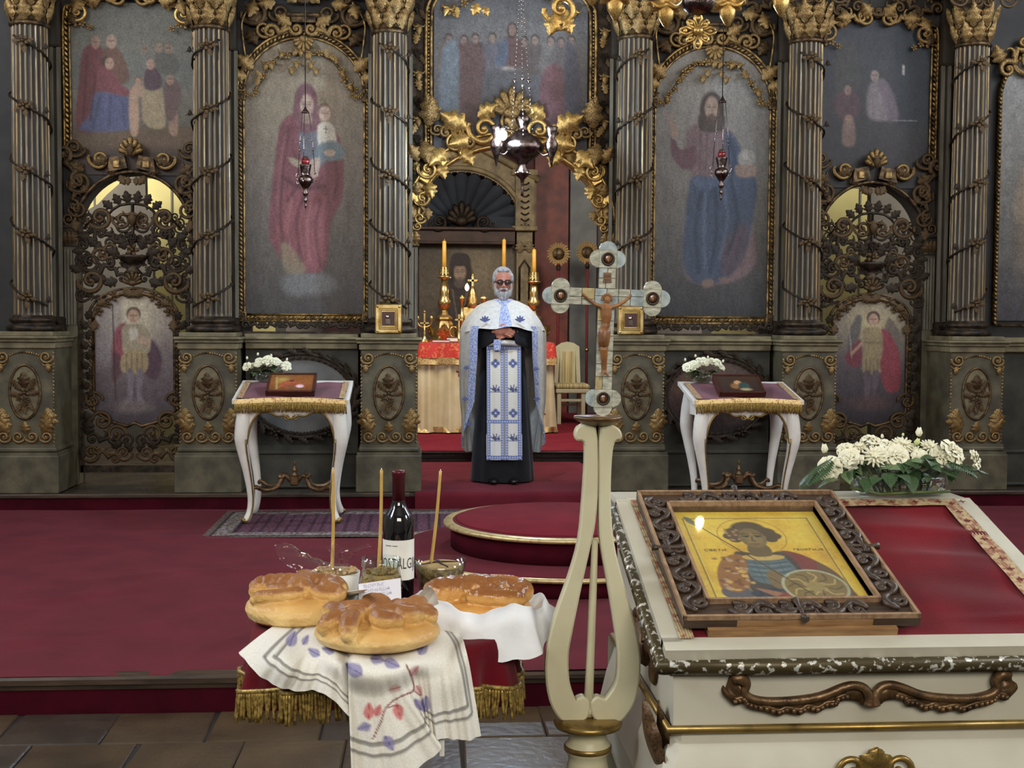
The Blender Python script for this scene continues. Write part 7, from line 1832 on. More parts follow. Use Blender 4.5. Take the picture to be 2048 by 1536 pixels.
# worn gilt bead around the edge
m = MB().tube([(LX0-.006, LY1+.15, ZL(LY1)-.022), (LX0-.006, LY1, ZL(LY1)-.022), (LX0-.006, LY0-.006, ZL(LY0)-.028), (LX0+.2, LY0-.006, ZL(LY0)-.028), (LX1+.006, LY0-.006, ZL(LY0)-.028), (LX1+.006, LY1, ZL(LY1)-.022)], .0165, 8); part('gilt_bead', m, 'gilt_worn', lec)
m = MB().box(LX0+.012, LX1-.012, LY0+.012, LY1+.12, ZL(LY0)-.05, ZL(LY0)-.036); part('undercut', m, 'gilt_line', lec)
# apron with sides rising to the back
za, zg = ZL(LY0)-.045, Z(1450, 2.45, 1600)
m = MB(); V = []
for x in (LX0+.022, LX1-.022): V += [(x, LY0+.022, zg), (x, LY0+.022, za), (x, LY1+.1, ZL(LY1)-.05), (x, LY1+.1, zg)]
m.add(V, [[0, 1, 2, 3], [7, 6, 5, 4], [0, 4, 5, 1], [3, 2, 6, 7], [0, 3, 7, 4]], 0, False); part('apron', m, 'cream_paint', lec)
m = MB().tube([(LX0+.012, LY1+.1, zg), (LX0+.012, LY0+.012, zg), (LX1-.012, LY0+.012, zg), (LX1-.012, LY1+.1, zg)], .0095, 8); part('lower_gilt_bead', m, 'gilt_line', lec)
# bombe lower body
prof = [(zg-.005, .02), (zg-.03, .016), (zg-.09, -.004), (zg-.16, -.02), (zg-.24, -.012), (zg-.36, .03), (zg-.5, .06), (.12, .06), (.06, .02), (.0, .02)]
V = []
for z, ins in prof:
    V.append([(LX0+ins, LY1+.1, z), (LX0+ins, LY0+ins+.02, z), (LX0+ins+.02, LY0+ins, z), (LX1-ins-.02, LY0+ins, z), (LX1-ins, LY0+ins+.02, z), (LX1-ins, LY1+.1, z)])
m = MB().grid(np.array(V), smooth=False); m.add([(LX0, LY1+.1, 0), (LX1, LY1+.1, 0), (LX1, LY1+.1, zg), (LX0, LY1+.1, zg)], [[0, 1, 2, 3]], 0, False); part('body', m, 'cream_paint', lec)
# carved bronze swags on the apron (one, mirrored for the other side)
Yp = LY0+.014
def fp(px, py): 
    v = P(px, py, Yp); return (v.x, v.z)
axis_x = fp(1740, 1400)[0]
upper = [(1452, 1378), (1462, 1352), (1478, 1350), (1490, 1362), (1487, 1378), (1500, 1390), (1535, 1396), (1590, 1394), (1640, 1386), (1680, 1370), (1705, 1364), (1725, 1370), (1735, 1388), (1733, 1404)]
lower = [(1722, 1408), (1712, 1400), (1690, 1398), (1672, 1404), (1668, 1412), (1650, 1414), (1632, 1424), (1612, 1420), (1598, 1428), (1570, 1424), (1555, 1430), (1530, 1422), (1508, 1418), (1492, 1412), (1486, 1404), (1468, 1408), (1456, 1398), (1444, 1384), (1448, 1372)]
for k in (1, -1):
    tr = lambda pts: [(axis_x+k*(fp(*p)[0]-axis_x), fp(*p)[1]) for p in pts]
    up, lo = tr(upper), tr(lower); ring = smooth_pts(up+lo, 3, True)
    n = len(ring); c = ring.mean(0)
    V = [(a, Yp+.01, b) for a, b in ring]+[(a, Yp-.008, b) for a, b in ring]; m = MB()
    m.add(V, [[i, (i+1) % n, n+(i+1) % n, n+i] for i in range(n)]+[[n+i for i in range(n)]], 0, True)
    sw = part('carved_swag', m, 'bronze_carve', lec)
    m = MB().tube([(a, Yp-.01, b-.004) for a, b in smooth_pts(up[1:], 4)], np.interp(np.linspace(0, 1, 4*(len(up)-2)+1), [0, .08, .2, .8, 1], [.010, .014, .009, .009, .012]), 7)
    m.tube([(a, Yp-.008, b+.012) for a, b in smooth_pts(lo[2:-3], 4)], .0055, 6); part('swag_roll', m, 'bronze_carve', sw)
    m = MB(); ps = smooth_pts(lo[2:-3], 2)
    for a, b in ps: m.ball((a, Yp-.012, b+.008), .0055, 7, 5)
    part('swag_beads', m, 'bronze_carve', sw, kind='stuff')
# paired scroll clasp lower on the body
for k in (-1, 1):
    Yq = LY0-.012; x, z = X(1750+k*45, Yq, 1530), Z(1530, Yq, 1750)
    inst('clasp_scroll', K('scroll', 'gilt_line'), lec, (x, Yq, z-.01), (.042, .04, .042), rot=k*20, mirror=(k < 0)); inst('clasp_leaf', K('leaf', 'gilt_line'), lec, (x-k*.03, Yq, z-.03), .07, rot=-k*12)
# corner leaves
for x in (LX0+.004, LX1-.004): inst('corner_leaf', K('leaf', 'gilt_line'), lec, (x, LY0+.0, zg-.24), .15); inst('corner_leaf', K('leaf', 'gilt_line'), lec, (x+.012, LY0+.0, zg-.22), .1, rot=14)
inst('side_carving', K('sscroll', 'bronze_carve'), lec, (LX0+.016, 2.75, zg+.09), (.12, .08, .1), euler=(0, 0, PI/2)); inst('side_carving', K('leaf', 'bronze_carve'), lec, (LX0+.012, 2.5, zg-.12), .16, euler=(0, 0, -PI/2))

# velvet cloth on the slope
tc = thing('lectern_cloth', (.93, 2.76, ZL(2.48)), 'red velvet cloth with cross-patterned braid laid over the lectern', 'cloth')
cx0, cx1, cy0, cy1 = .517, 1.348, 2.456, 3.065
n1, n2 = 110, 70; a = np.linspace(cx0, cx1, n1); b = np.linspace(cy0, cy1, n2); A_, B_ = np.meshgrid(a, b, indexing='ij')
H = .004+.0035*np.sin((B_-2.5)*38+A_*9)*np.clip((A_-1.0)*5, 0, 1)+.004*np.exp(-((B_-2.93+.18*(A_-1.1))/.02)**2)*np.clip((A_-1.0)*6, 0, 1)+.004*np.exp(-((B_-2.8+.1*(A_-1.1))/.022)**2)*np.clip((A_-1.0)*6, 0, 1)+.004*np.exp(-((B_-2.53)/.012)**2)*np.clip((A_-1.05)*5, 0, 1)
V = np.zeros((n1, n2, 3))
for i in range(n1):
    for j in range(n2): V[i, j] = sl(A_[i, j], B_[i, j], H[i, j])
part('velvet', MB().grid(V), 'velvet', tc)
def strip(x0, x1, y0, y1, h, name, mt, par, n=20):
    V = [[sl(x0+(x1-x0)*i/n, y, h+.0012*math.sin(i*1.7+y*40)) for y in np.linspace(y0, y1, n+1)] for i in range(n+1)]; return part(name, MB().grid(np.array(V)), mt, par)
b1 = strip(cx1-.042, cx1, cy0, cy1, .0105, 'side_braid', 'braid', tc); b2 = strip(cx0, cx0+.03, cy0, cy1, .0105, 'side_braid', 'braid', tc); b3 = strip(cx0, cx1, cy1-.036, cy1, .011, 'back_braid', 'braid', tc)
def cross_on(x, y, s_, par):
    m = MB(); slope_box(m, x-s_*.12, x+s_*.12, y-s_, y+s_, .012, .0132); slope_box(m, x-s_, x+s_, y-s_*.12, y+s_*.12, .012, .0132); part('woven_cross', m, 'cross_red', par)
for k in range(13): cross_on(cx1-.021, cy0+.03+k*.046, .0085, b1)
for k in range(14): cross_on(cx0+.06+k*.06, cy1-.018, .0085, b3)

# icon in a carved walnut frame
IX0, IX1, IY0, IY1 = .527, 1.019, 2.476, 3.045
ic = thing('framed_icon', ((IX0+IX1)/2, (IY0+IY1)/2, ZL(IY0)), 'golden icon of a haloed warrior saint in a carved walnut frame on the lectern', 'icon')
hT = .046
m = MB(); slope_box(m, IX0+.05, IX1-.05, IY0+.0, IY1-.01, .012, .02); slope_box(m, IX0+.05, IX1-.05, IY0-.012, IY0+.02, .006, .022); part('back_batten', m, 'wood_pale', ic)
FW = .068
fr = MB()
for (xa, xb, ya, yb) in ((IX0, IX1, IY0, IY0+FW), (IX0, IX1, IY1-FW, IY1), (IX0, IX0+FW, IY0+FW, IY1-FW), (IX1-FW, IX1, IY0+FW, IY1-FW)): slope_box(fr, xa, xb, ya, yb, .02, hT-.008)
frame = part('frame', fr, 'wood_frame', ic)
m = MB(); slope_box(m, IX0+.11, IX1-.1, IY0-.0015, IY0+.003, .021, hT-.009); part('pale_inlay', m, 'wood_pale', frame)
m = MB(); e = .007
for (xa, xb, ya, yb) in ((IX0, IX1, IY0, IY0+e), (IX0, IX1, IY1-e, IY1), (IX0, IX0+e, IY0, IY1), (IX1-e, IX1, IY0, IY1)): slope_box(m, xa, xb, ya, yb, hT-.008, hT+.002)
part('outer_lip', m, 'wood_edge', frame)
m = MB(); i0 = FW-.007
for (xa, xb, ya, yb) in ((IX0+i0, IX1-i0, IY0+i0, IY0+FW), (IX0+i0, IX1-i0, IY1-FW, IY1-i0), (IX0+i0, IX0+FW, IY0+i0, IY1-i0), (IX1-FW, IX1-i0, IY0+i0, IY1-i0)): slope_box(m, xa, xb, ya, yb, .02, hT+.004)
part('inner_lip', m, 'wood_edge', frame)
# running vine carved in the frame: each wave and curl its own piece
def on_slope(pts, h): return [sl(x, y, h) for x, y in pts]
def vine_side(p0, p1, nrm, n):
    p0, p1, nrm = map(np.array, (p0, p1, nrm)); d = (p1-p0); L = np.linalg.norm(d); d = d/L
    for k in range(n):
        s0 = L*k/n; s_ = 1 if k % 2 else -1; w = L/n
        pts = [p0+d*(s0+w*t)+nrm*(.021*s_*math.sin(PI*t)) for t in np.linspace(0, 1, 9)]
        m = MB().tube(on_slope(pts, hT-.004), [.0045, .0065, .008, .0088, .009, .0088, .008, .0065, .0045], 6); part('vine_wave', m, 'wood_frame', frame)
        c = p0+d*(s0+w*.5)-nrm*(.008*s_)
        sp = [c+(.0175-.0125*t)*np.array([math.cos(a_), math.sin(a_)]) for t, a_ in ((t, s_*(t*6.6)+math.atan2(nrm[1], nrm[0])+.6) for t in np.linspace(0, 1, 15))]
        m = MB().tube(on_slope(sp, hT-.004), np.linspace(.0062, .004, 15), 6).ball(sl(c[0], c[1], hT-.004), .0062, 7, 5)
        tip = c-nrm*s_*.02+d*.018; m.tube(on_slope([c+d*.01, (c+tip)/2-nrm*s_*.006, tip], hT-.005), [.0055, .0075, .002], 5); part('vine_curl', m, 'wood_frame', frame)
mid = (FW+.002)/2-.001
vine_side((IX0+mid, IY0+.03), (IX0+mid, IY1-.03), (1, 0), 9); vine_side((IX1-mid, IY0+.03), (IX1-mid, IY1-.03), (1, 0), 9)
vine_side((IX0+.1, IY0+mid), (IX1-.1, IY0+mid), (0, 1), 6); vine_side((IX0+.1, IY1-mid), (IX1-.1, IY1-mid), (0, 1), 6)
for (x, y) in ((IX0+mid-.012, (IY0+IY1)/2), (IX1-mid+.012, (IY0+IY1)/2), ((IX0+IX1)/2, IY0+mid-.012), ((IX0+IX1)/2, IY1-mid+.012)):
    m = MB(); vert = abs(x-(IX0+IX1)/2) < .05
    for ax_ in (0, 1):
        L = .036 if (ax_ == 1) == vert else .026
        d = np.array([0, L]) if ax_ else np.array([L, 0]); n_ = np.array([d[1], d[0]])/L
        pts = [np.array([x, y])+d*t for t in np.linspace(-1, 1, 7)]; m.tube(on_slope(pts, hT+.001), [.009, .006, .0045, .006, .0045, .006, .009], 6)
    part('carved_cross', m, 'wood_frame', frame)
# painted board
c = Canvas(0, 0, 326, 370, 1.45)
c.fill((242, 196, 70), (240, 190, 60), (242, 196, 74)); 
for k in range(60): c.glow(c.rng.uniform(0, 326), c.rng.uniform(0, 370), c.rng.uniform(10, 40), c.rng.uniform(6, 30), (244, 206, 88) if k % 2 else (196, 138, 34), .35)
ln = (150, 100, 30)
for p_ in ([(26, 30), (300, 30)], [(26, 30), (26, 370)], [(300, 30), (300, 370)]): c.line(p_, 3, (130, 88, 28), .9, 1.5, 0); c.line([(p_[0][0]+3, p_[0][1]+3), (p_[1][0]+3, p_[1][1]+3)], 1.6, (250, 220, 120), .8, 1.2, 0)
th = np.linspace(0, 2*PI, 60); c.line([(158+72*math.cos(a_), 104+72*math.sin(a_)) for a_ in th], 2.0, (164, 116, 40), .9, 1.3, 0)
# spear behind, cloak, armour, arm, hair, face, shield
c.poly([(222, 172), (258, 196), (292, 250), (306, 330), (322, 352), (270, 352), (240, 300), (214, 230)], (104, 70, 50), 1, 4); c.poly([(200, 165), (232, 172), (262, 205), (252, 240), (224, 238), (196, 210)], (124, 46, 44), 1, 4)
c.poly([(100, 178), (124, 166), (158, 182), (196, 166), (218, 190), (224, 270), (200, 330), (120, 330), (98, 290)], (70, 56, 50), 1, 4); c.poly([(120, 182), (158, 196), (198, 182), (214, 240), (206, 292), (126, 280), (112, 230)], (92, 104, 110), 1, 4)
for y_ in (205, 222, 240, 258): c.line([(118, y_), (160, y_+8), (206, y_)], 3, (50, 62, 72), .8, 2)
for y_ in (213, 232, 250): c.line([(124, y_), (160, y_+7), (202, y_)], 2, (150, 160, 160), .6, 2)
for x_ in (136, 160, 186): c.line([(x_, 196), (x_, 280)], 2, (54, 66, 76), .7, 2)
c.poly([(70, 196), (98, 176), (122, 186), (112, 240), (100, 300), (72, 318), (44, 300), (50, 240)], (146, 92, 44), 1, 4)
for k in range(34): c.ell(c.rng.uniform(52, 112), c.rng.uniform(190, 306), c.rng.uniform(3, 8), c.rng.uniform(3, 7), ((218, 170, 92), (104, 56, 36), (190, 150, 130))[k % 3], .75, .6)
c.poly([(46, 300), (74, 314), (98, 300), (100, 330), (60, 336), (42, 320)], (90, 82, 92), 1, 4); c.poly([(100, 312), (150, 300), (176, 322), (160, 340), (110, 336)], (44, 50, 66), 1, 4); c.poly([(112, 300), (160, 316), (172, 330), (150, 332)], (170, 110, 80), .9, 4)
c.poly([(100, 372), (130, 340), (190, 300), (236, 290), (262, 330), (262, 372)], (134, 50, 48), 1, 4); c.line([(140, 350), (190, 318), (230, 310)], 5, (166, 84, 76), .6, 4); c.line([(150, 365), (210, 340)], 5, (96, 32, 36), .6, 4)
c.poly([(146, 252), (166, 236), (182, 262), (170, 300), (150, 296)], (124, 96, 62), 1, 4); c.line([(150, 262), (172, 292)], 3, (70, 52, 38), .7)
c.poly([(118, 182), (158, 176), (200, 182), (196, 194), (158, 200), (122, 194)], (206, 164, 88), 1, 3)
c.poly([(140, 140), (178, 140), (182, 178), (158, 186), (136, 178)], (110, 84, 50), 1, 3)
for (x_, y_, r_) in ((158, 74, 38), (128, 88, 24), (190, 88, 24), (114, 104, 18), (204, 104, 18), (120, 118, 14), (196, 118, 14)): c.ell(x_, y_, r_, r_*.8, (82, 60, 38), 1, .2)
for k in range(26): c.ell(c.rng.uniform(104, 140), c.rng.uniform(76, 120), 4, 4, ((200, 150, 100), (120, 80, 50))[k % 2], .6, .6)
c.ell(158, 112, 28, 40, (126, 98, 58), 1, .12); c.ell(160, 118, 20, 28, (150, 120, 72), .8, .6)
for e_ in (-1, 1): c.line([(158+e_*19, 104), (158+e_*6, 103)], 4, (48, 34, 22), .95); c.line([(158+e_*22, 95), (158+e_*5, 94)], 3, (62, 44, 28), .9); c.ell(158+e_*12, 106, 4, 3, (30, 22, 16), 1)
c.line([(158, 104), (155, 122), (161, 126)], 3, (76, 54, 34), .9); c.line([(148, 136), (166, 136)], 3.5, (112, 56, 42), .95); c.line([(152, 142), (164, 142)], 2, (80, 58, 38), .7)
c.ell(232, 296, 66, 62, (176, 168, 140), 1, .04); c.ell(232, 296, 60, 56, (132, 104, 58), 1, .04); c.ell(232, 296, 24, 22, (156, 128, 76), 1, .2)
for k in range(12):
    a_ = 2*PI*k/12; c.line([(232+20*math.cos(a_), 296+18*math.sin(a_)), (232+40*math.cos(a_+.3), 296+36*math.sin(a_+.3)), (232+54*math.cos(a_), 296+50*math.sin(a_))], 4, ((92, 68, 38), (190, 158, 96))[k % 2], .85)
c.line([(30, 22), (250, 372)], 3.2, (84, 58, 26), 1, 1.4, 0); c.poly([(30, 22), (44, 30), (52, 60), (34, 46)], (110, 110, 100), .95, 2)
c.noise(.22, 60)
bx0, bx1, by0, by1 = IX0+FW-.002, IX1-FW+.002, IY0+FW-.002, IY1-FW+.002
hB = .022
def plI(px, py):
    x = bx0+(bx1-bx0)*px/326; y = by1-(by1-by0)*py/370; n = np.array([0, -SLP, 1.0]); n /= np.linalg.norm(n)
    return np.stack([x, y, ZL(y)], -1)+n*hB
part('painted_board', panel_mb(c, plI, gain=1.15), 'gold_icon', ic, recalc=False)
Ms = lambda x0, y0: (lambda V: np.array([sl(x0+v[0], y0+v[1]*.94, hB+.0004+v[2]) for v in V]))
icx = lambda px: bx0+(bx1-bx0)*px/326; icy = lambda py: by1-(by1-by0)*py/370
mb = text_mb('СВЕТИ', .0135, Ms(icx(66), icy(160)), depth=.0002, sx=1.15); text_mb('ГЕОРГИЈЕ', .0135, Ms(icx(262), icy(160)), mb, depth=.0002, sx=1.05); part('lettering', mb, 'ink_brown', ic)
m = MB(); slope_box(m, bx0, bx1, by0, by1, .030, .032); part('glass_pane', m, 'thin_glass', ic)

# glass bowl of white flowers on the back ledge
VX, VY, VZ = X(1800, 3.14, 990), 3.145, ZL(LY1)+.005
tv = thing('glass_vase', (VX, VY, VZ), 'clear oval glass bowl of water on the lectern ledge', 'vase')
out = [(0, 0), (.085, 0), (.1, .008), (.106, .03), (.102, .076), (.104, .086)]; inn = [(.1, .086), (.098, .076), (.101, .03), (.095, .011), (.08, .005), (0, .005)]
m = MB().lathe(out+inn, (VX, VY, VZ), 40, sx=1.22); 
for v in m.v: v[:, 1] = VY+(v[:, 1]-VY)*.62
part('bowl', m, 'thin_glass', tv)
m = MB().lathe([(0, .0056), (.078, .0056), (.0935, .0116), (.0995, .03), (.0985, .045), (0, .045)], (VX, VY, VZ), 40, sx=1.22)
for v in m.v: v[:, 1] = VY+(v[:, 1]-VY)*.62
part('water', m, 'water', tv)
tf = thing('flower_arrangement', (VX, VY, VZ+.02), 'large white rose and chrysanthemum arrangement on the lectern', 'flowers')
R = random.Random(11)
def fpos(px, py, Y=3.13): return P(px, py, Y)
for px, py, s_, kind, d in ((1745, 884, .030, 2, (.1, -.3, 1)), (1660, 938, .034, 1, (-.8, -.7, .3)), (1700, 918, .030, 0, (-.5, -.8, .6)), (1748, 915, .034, 'd', (-.1, -.8, .7)), (1795, 915, .036, 1, (.1, -1, .5)), (1772, 892, .026, 0, (0, -.5, 1)),
                            (1805, 893, .032, 'd', (.1, -.6, 1)), (1842, 921, .027, 0, (.1, -1, .2)), (1860, 898, .030, 'd', (.3, -.6, .9)), (1905, 906, .038, 0, (.6, -.7, .6)), (1948, 922, .031, 2, (.9, -.5, .3)), (1880, 915, .028, 1, (.3, -.9, .5)), (1720, 897, .024, 'd', (-.3, -.4, 1)), (1760, 908, .024, 0, (-.2, -.8, .8)), (1830, 905, .024, 'd', (.1, -.8, .9)), (1690, 900, .024, 0, (-.5, -.5, .8))):
    me = DAISY if kind == 'd' else ROSES[kind]; bloom(tf, me, 'chrysanthemum' if kind == 'd' else 'rose', fpos(px, py, 3.11 if py > 905 else 3.15), s_, d)
for px, py, s_, g in ((1648, 905, .022, 0), (1838, 872, .022, 0), (1832, 890, .018, 1), (1764, 876, .010, 0), (1806, 872, .008, 1)): bloom(tf, BUDG if g else BUD, 'bud', fpos(px, py, 3.14), s_, (R.uniform(-.3, .3), -.1, 1))
m = MB()
for k in range(16):
    a = R.uniform(-.09, .09); m.tube([(VX+a*.7, VY+R.uniform(-.04, .04), VZ+.01), (VX+a*1.3, VY+R.uniform(-.03, .03), VZ+.09)], .0025, 5)
m.tube([fpos(1700, 975, 3.07), fpos(1760, 988, 3.065), fpos(1830, 985, 3.065), fpos(1900, 983, 3.07)], .004, 6); part('stems', m, 'stem', tf)
for k in range(60):
    px, py = R.uniform(1675, 1925), R.uniform(918, 948); leafat(tf, (LEAF, LEAF, LEAFP)[k % 3], fpos(px, py, R.uniform(3.08, 3.18)), R.uniform(.035, .06), R.uniform(90, 270), R.uniform(-45, 15), roll=R.uniform(-30, 30))
for px, py, s_, az, el, pal in ((1690, 962, .075, 95, -8, 1), (1760, 955, .055, 140, -10, 0), (1790, 950, .06, 200, -10, 0), (1835, 962, .06, 95, -8, 1), (1925, 945, .06, -80, 0, 0), (1740, 955, .06, 150, -30, 0), (1815, 950, .06, 180, -40, 0), (1775, 945, .06, 170, -30, 0)):
    leafat(tf, LEAFP if pal else LEAF, fpos(px, py, 3.07), s_, az, el)
for px, py, s_, az, el in ((1665, 915, .12, 125, -38), (1650, 930, .10, 110, -40), (1900, 925, .10, -110, -20), (1890, 920, .10, -140, -25), (1720, 930, .09, 160, 10), (1880, 935, .08, 200, -20)): leafat(tf, FERN, fpos(px, py, 3.1), s_, az, el, 'fern_frond')

# ================================================================== CROSS ON ITS LYRE STAND
YX = 2.70; u = S(YX)
t = thing('cross_stand', (.375, YX, 0.0), 'ivory lyre-shaped stand carrying the pearl cross, centre foreground', 'stand')
w3 = lambda px, py, dy=0.0: np.array(P(px, py, YX+dy))
sx0 = w3(1176, 1440)[0]; zb0 = w3(1176, 1440)[2]
# turned lower post and discs
m = MB().lathe([(.0, -.80), (.12, -.80), (.125, -.76), (.07, -.70), (.035, -.6), (.032, -.3), (.045, -.2), (.05, -.12), (.043, -.09), (.043, -.075), (.05, -.068), (.05, -.052), (.043, -.045), (.041, -.03), (.05, -.014), (.06, -.008)], (sx0, YX, zb0), 32); part('turned_post', m, 'ivory', t)
for zz, r in ((-.06, .051), (-.004, .073)):
    m = MB().lathe([(r-.012, -.012), (r, -.008), (r+.003, 0), (r-.002, .006), (r-.014, .01)] if r > .06 else [(r-.006, -.01), (r+.002, -.004), (r+.002, .004), (r-.006, .01)], (sx0, YX, zb0+zz), 32); part('gilt_ring', m, 'gilt_line', t)
m = MB().lathe([(0, .004), (.058, .004), (.055, -.004)], (sx0, YX, zb0), 32); part('disc_top', m, 'ivory', t)
Lo = [(1190, 852), (1158, 850), (1148, 866), (1152, 880), (1166, 884), (1168, 920), (1163, 1000), (1155, 1080), (1136, 1150), (1108, 1230), (1092, 1300), (1090, 1350), (1098, 1400), (1118, 1435), (1136, 1442), (1160, 1442), (1176, 1428), (1178, 1402), (1166, 1390), (1152, 1394), (1150, 1396), (1138, 1360), (1136, 1310), (1142, 1270), (1160, 1180), (1180, 1090), (1190, 1040), (1195, 960)]
Rr = [(1199, 852), (1230, 852), (1242, 866), (1240, 878), (1228, 884), (1222, 920), (1220, 1000), (1226, 1080), (1242, 1150), (1264, 1230), (1278, 1300), (1278, 1350), (1268, 1400), (1244, 1436), (1230, 1442), (1198, 1442), (1182, 1426), (1180, 1402), (1192, 1390), (1206, 1394), (1212, 1390), (1230, 1360), (1234, 1310), (1230, 1270), (1216, 1180), (1200, 1090), (1196, 1040), (1196, 960)]
for pts, nm in ((Lo, 'lyre_arm'), (Rr, 'lyre_arm')):
    ring = [(w3(a, b)[0], w3(a, b)[2]) for a, b in smooth_pts(pts, 3, True)]; n = len(ring)
    cen = np.mean(ring, 0); V = []
    th_ = .016; ch = .004
    nr = []
    rg = np.array(ring); tg = np.roll(rg, -1, 0)-np.roll(rg, 1, 0); tg /= np.linalg.norm(tg, axis=1, keepdims=True)+1e-9; nn = np.stack([tg[:, 1], -tg[:, 0]], -1)
    area2 = np.sum(rg[:, 0]*np.roll(rg[:, 1], -1)-np.roll(rg[:, 0], -1)*rg[:, 1]); nn = nn*(1 if area2 > 0 else -1)
    ins = rg-nn*ch
    for yy, rr in ((-th_, ins), (-th_+ch, rg), (th_-ch, rg), (th_, ins)): V += [(a, YX+yy, b) for a, b in rr]
    f = [[i for i in range(n)], [3*n+i for i in range(n)][::-1]]
    for r_ in range(3): f += [[r_*n+i, r_*n+(i+1) % n, (r_+1)*n+(i+1) % n, (r_+1)*n+i] for i in range(n)]
    m = MB().add(V, f, 0, False); part(nm, m, 'ivory', t)
m = MB().tube([w3(1176, 1432), w3(1180, 1330), w3(1186, 1180), w3(1190, 1080)], [.011, .0095, .0085, .007], 10).ball(w3(1176, 1420), .014, 10, 6); part('centre_rod', m, 'ivory', t)
cxp, czp = w3(1196, 838)[0], w3(1196, 838)[2]
m = MB().lathe([(0, -.012), (.03, -.012), (.046, -.004), (.054, .002), (.053, .006), (.0, .007)], (cxp, YX, czp), 36); part('top_dish', m, 'bronze_carve', t, label='dark wooden dish at the top of the stand')

# pearl cross
cr = thing('pearl_cross', (cxp, YX, czp+.007), 'mother-of-pearl cross with trefoil ends and a carved corpus', 'cross')
B0 = np.array([w3(1205, 830)[0], 0, czp+.008]); T0 = w3(1217, 482)
up = np.array([T0[0]-B0[0], 0, T0[2]-B0[2]]); H = np.linalg.norm(up); up /= H; rt = np.array([up[2], 0, -up[0]])
uv = lambda a, b, y=0.0: B0+rt*a+up*b+np.array([0, YX+y, 0])
pu = H/350.0                                             # metre per photo pixel on the cross
def plate(pts, y0, y1, mt, name, par, bev=.0012):
    n = len(pts); c_ = np.mean(pts, 0)
    V = [uv(a, b, y0+bev) for a, b in pts]+[uv(c_[0]+(a-c_[0])*.97, c_[1]+(b-c_[1])*.97, y0) for a, b in pts]+[uv(a, b, y1) for a, b in pts]
    m = MB().add(V, [[n+i for i in range(n)]]+[[i, (i+1) % n, n+(i+1) % n, n+i] for i in range(n)]+[[2*n+i, 2*n+(i+1) % n, (i+1) % n, i] for i in range(n)]+[[2*n+i for i in range(n)][::-1]], 0, False)
    return part(name, m, mt, par)
aw = 17*pu                                               # half width of the arms
yA = 238*pu                                              # height of the crossbar's middle
pm = lambda k: ('pearl', 'pearl_cool', 'pearl', 'pearl_warm')[k % 4]
# dark wooden core
mb = MB()
core = [(-aw, 10*pu), (aw, 10*pu), (aw, 335*pu), (-aw, 335*pu)]; V = [uv(a, b, y) for y in (.004, .016) for a, b in core]; mb.add(V, [[0, 1, 2, 3], [7, 6, 5, 4]]+[[i, (i+1) % 4, 4+(i+1) % 4, 4+i] for i in range(4)], 0, False)
core = [(-95*pu, yA-aw), (95*pu, yA-aw), (95*pu, yA+aw), (-95*pu, yA+aw)]; V = [uv(a, b, y) for y in (.004, .016) for a, b in core]; mb.add(V, [[0, 1, 2, 3], [7, 6, 5, 4]]+[[i, (i+1) % 4, 4+(i+1) % 4, 4+i] for i in range(4)], 0, False)
part('wooden_core', mb, 'cross_back', cr)
RC = random.Random(4); kk = 0
for (b0, b1) in ((52, 78), (78, 104), (104, 130), (130, 160), (160, 190), (190, 221), (255, 276), (276, 296)):
    sp = RC.uniform(-.35, .35)*aw
    for a0, a1 in ((-aw, sp), (sp, aw)): plate([(a0+.0004, b0*pu+.0004), (a1-.0004, b0*pu+.0004), (a1-.0004, b1*pu-.0004), (a0+.0004, b1*pu-.0004)], -.0015+RC.uniform(-.0006, .0006), .004, pm(RC.randrange(4)), 'pearl_tile', cr)
for (a0, a1) in ((-76, -50), (-50, -24), (-24, 0), (0, 24), (24, 48), (48, 76)):
    sp = yA+RC.uniform(-.35, .35)*aw
    for b0, b1 in ((yA-aw, sp), (sp, yA+aw)): plate([(a0*pu+.0004, b0+.0004), (a1*pu-.0004, b0+.0004), (a1*pu-.0004, b1-.0004), (a0*pu+.0004, b1-.0004)], -.0015+RC.uniform(-.0006, .0006), .004, pm(RC.randrange(4)), 'pearl_tile', cr)
def lobe(cx_, cy_, ang):                                  # half disc
    r = 18.5*pu; pts = [(cx_+r*math.cos(a), cy_+r*.95*math.sin(a)) for a in np.linspace(math.radians(ang-90), math.radians(ang+90), 15)]
    plate(pts, -.0012, .010, pm(RC.randrange(3)), 'pearl_lobe', cr)
for (ex, ey, angs) in ((0, 314, (0, 90, 180)), (-93, 238, (90, 180, 270)), (93, 238, (90, 0, 270)), (0, 34, (0, 180, 270))):
    x_, y_ = ex*pu, ey*pu; s_ = 18*pu
    plate([(x_-s_, y_-s_), (x_+s_, y_-s_), (x_+s_, y_+s_), (x_-s_, y_+s_)], -.002, .012, 'pearl', 'pearl_square', cr)
    for a_ in angs: lobe(x_+s_*math.cos(math.radians(a_)), y_+s_*math.sin(math.radians(a_)), a_)
    c_ = uv(x_, y_); m = MB().lathe([(13.5*pu, -.002), (13.5*pu, -.006), (10.5*pu, -.007), (9.5*pu, -.004)], (c_[0], YX, c_[2]), 24, axis='y'); md = part('medallion_rim', m, 'cross_back', cr)
    m = MB().lathe([(0, -.0065), (6*pu, -.006), (10*pu, -.004)], (c_[0], YX, c_[2]), 24, axis='y'); part('medallion', m, 'medal', md)
    m = MB().lathe([(0, -.0072), (2.5*pu, -.0068), (4*pu, -.006)], (c_[0]-.001, YX, c_[2]-.001), 10, axis='y').box(c_[0]-.0012, c_[0]+.0012, YX-.0075, YX-.006, c_[2]-5*pu, c_[2]+5*pu); part('medallion_relief', m, 'olivewood', md)
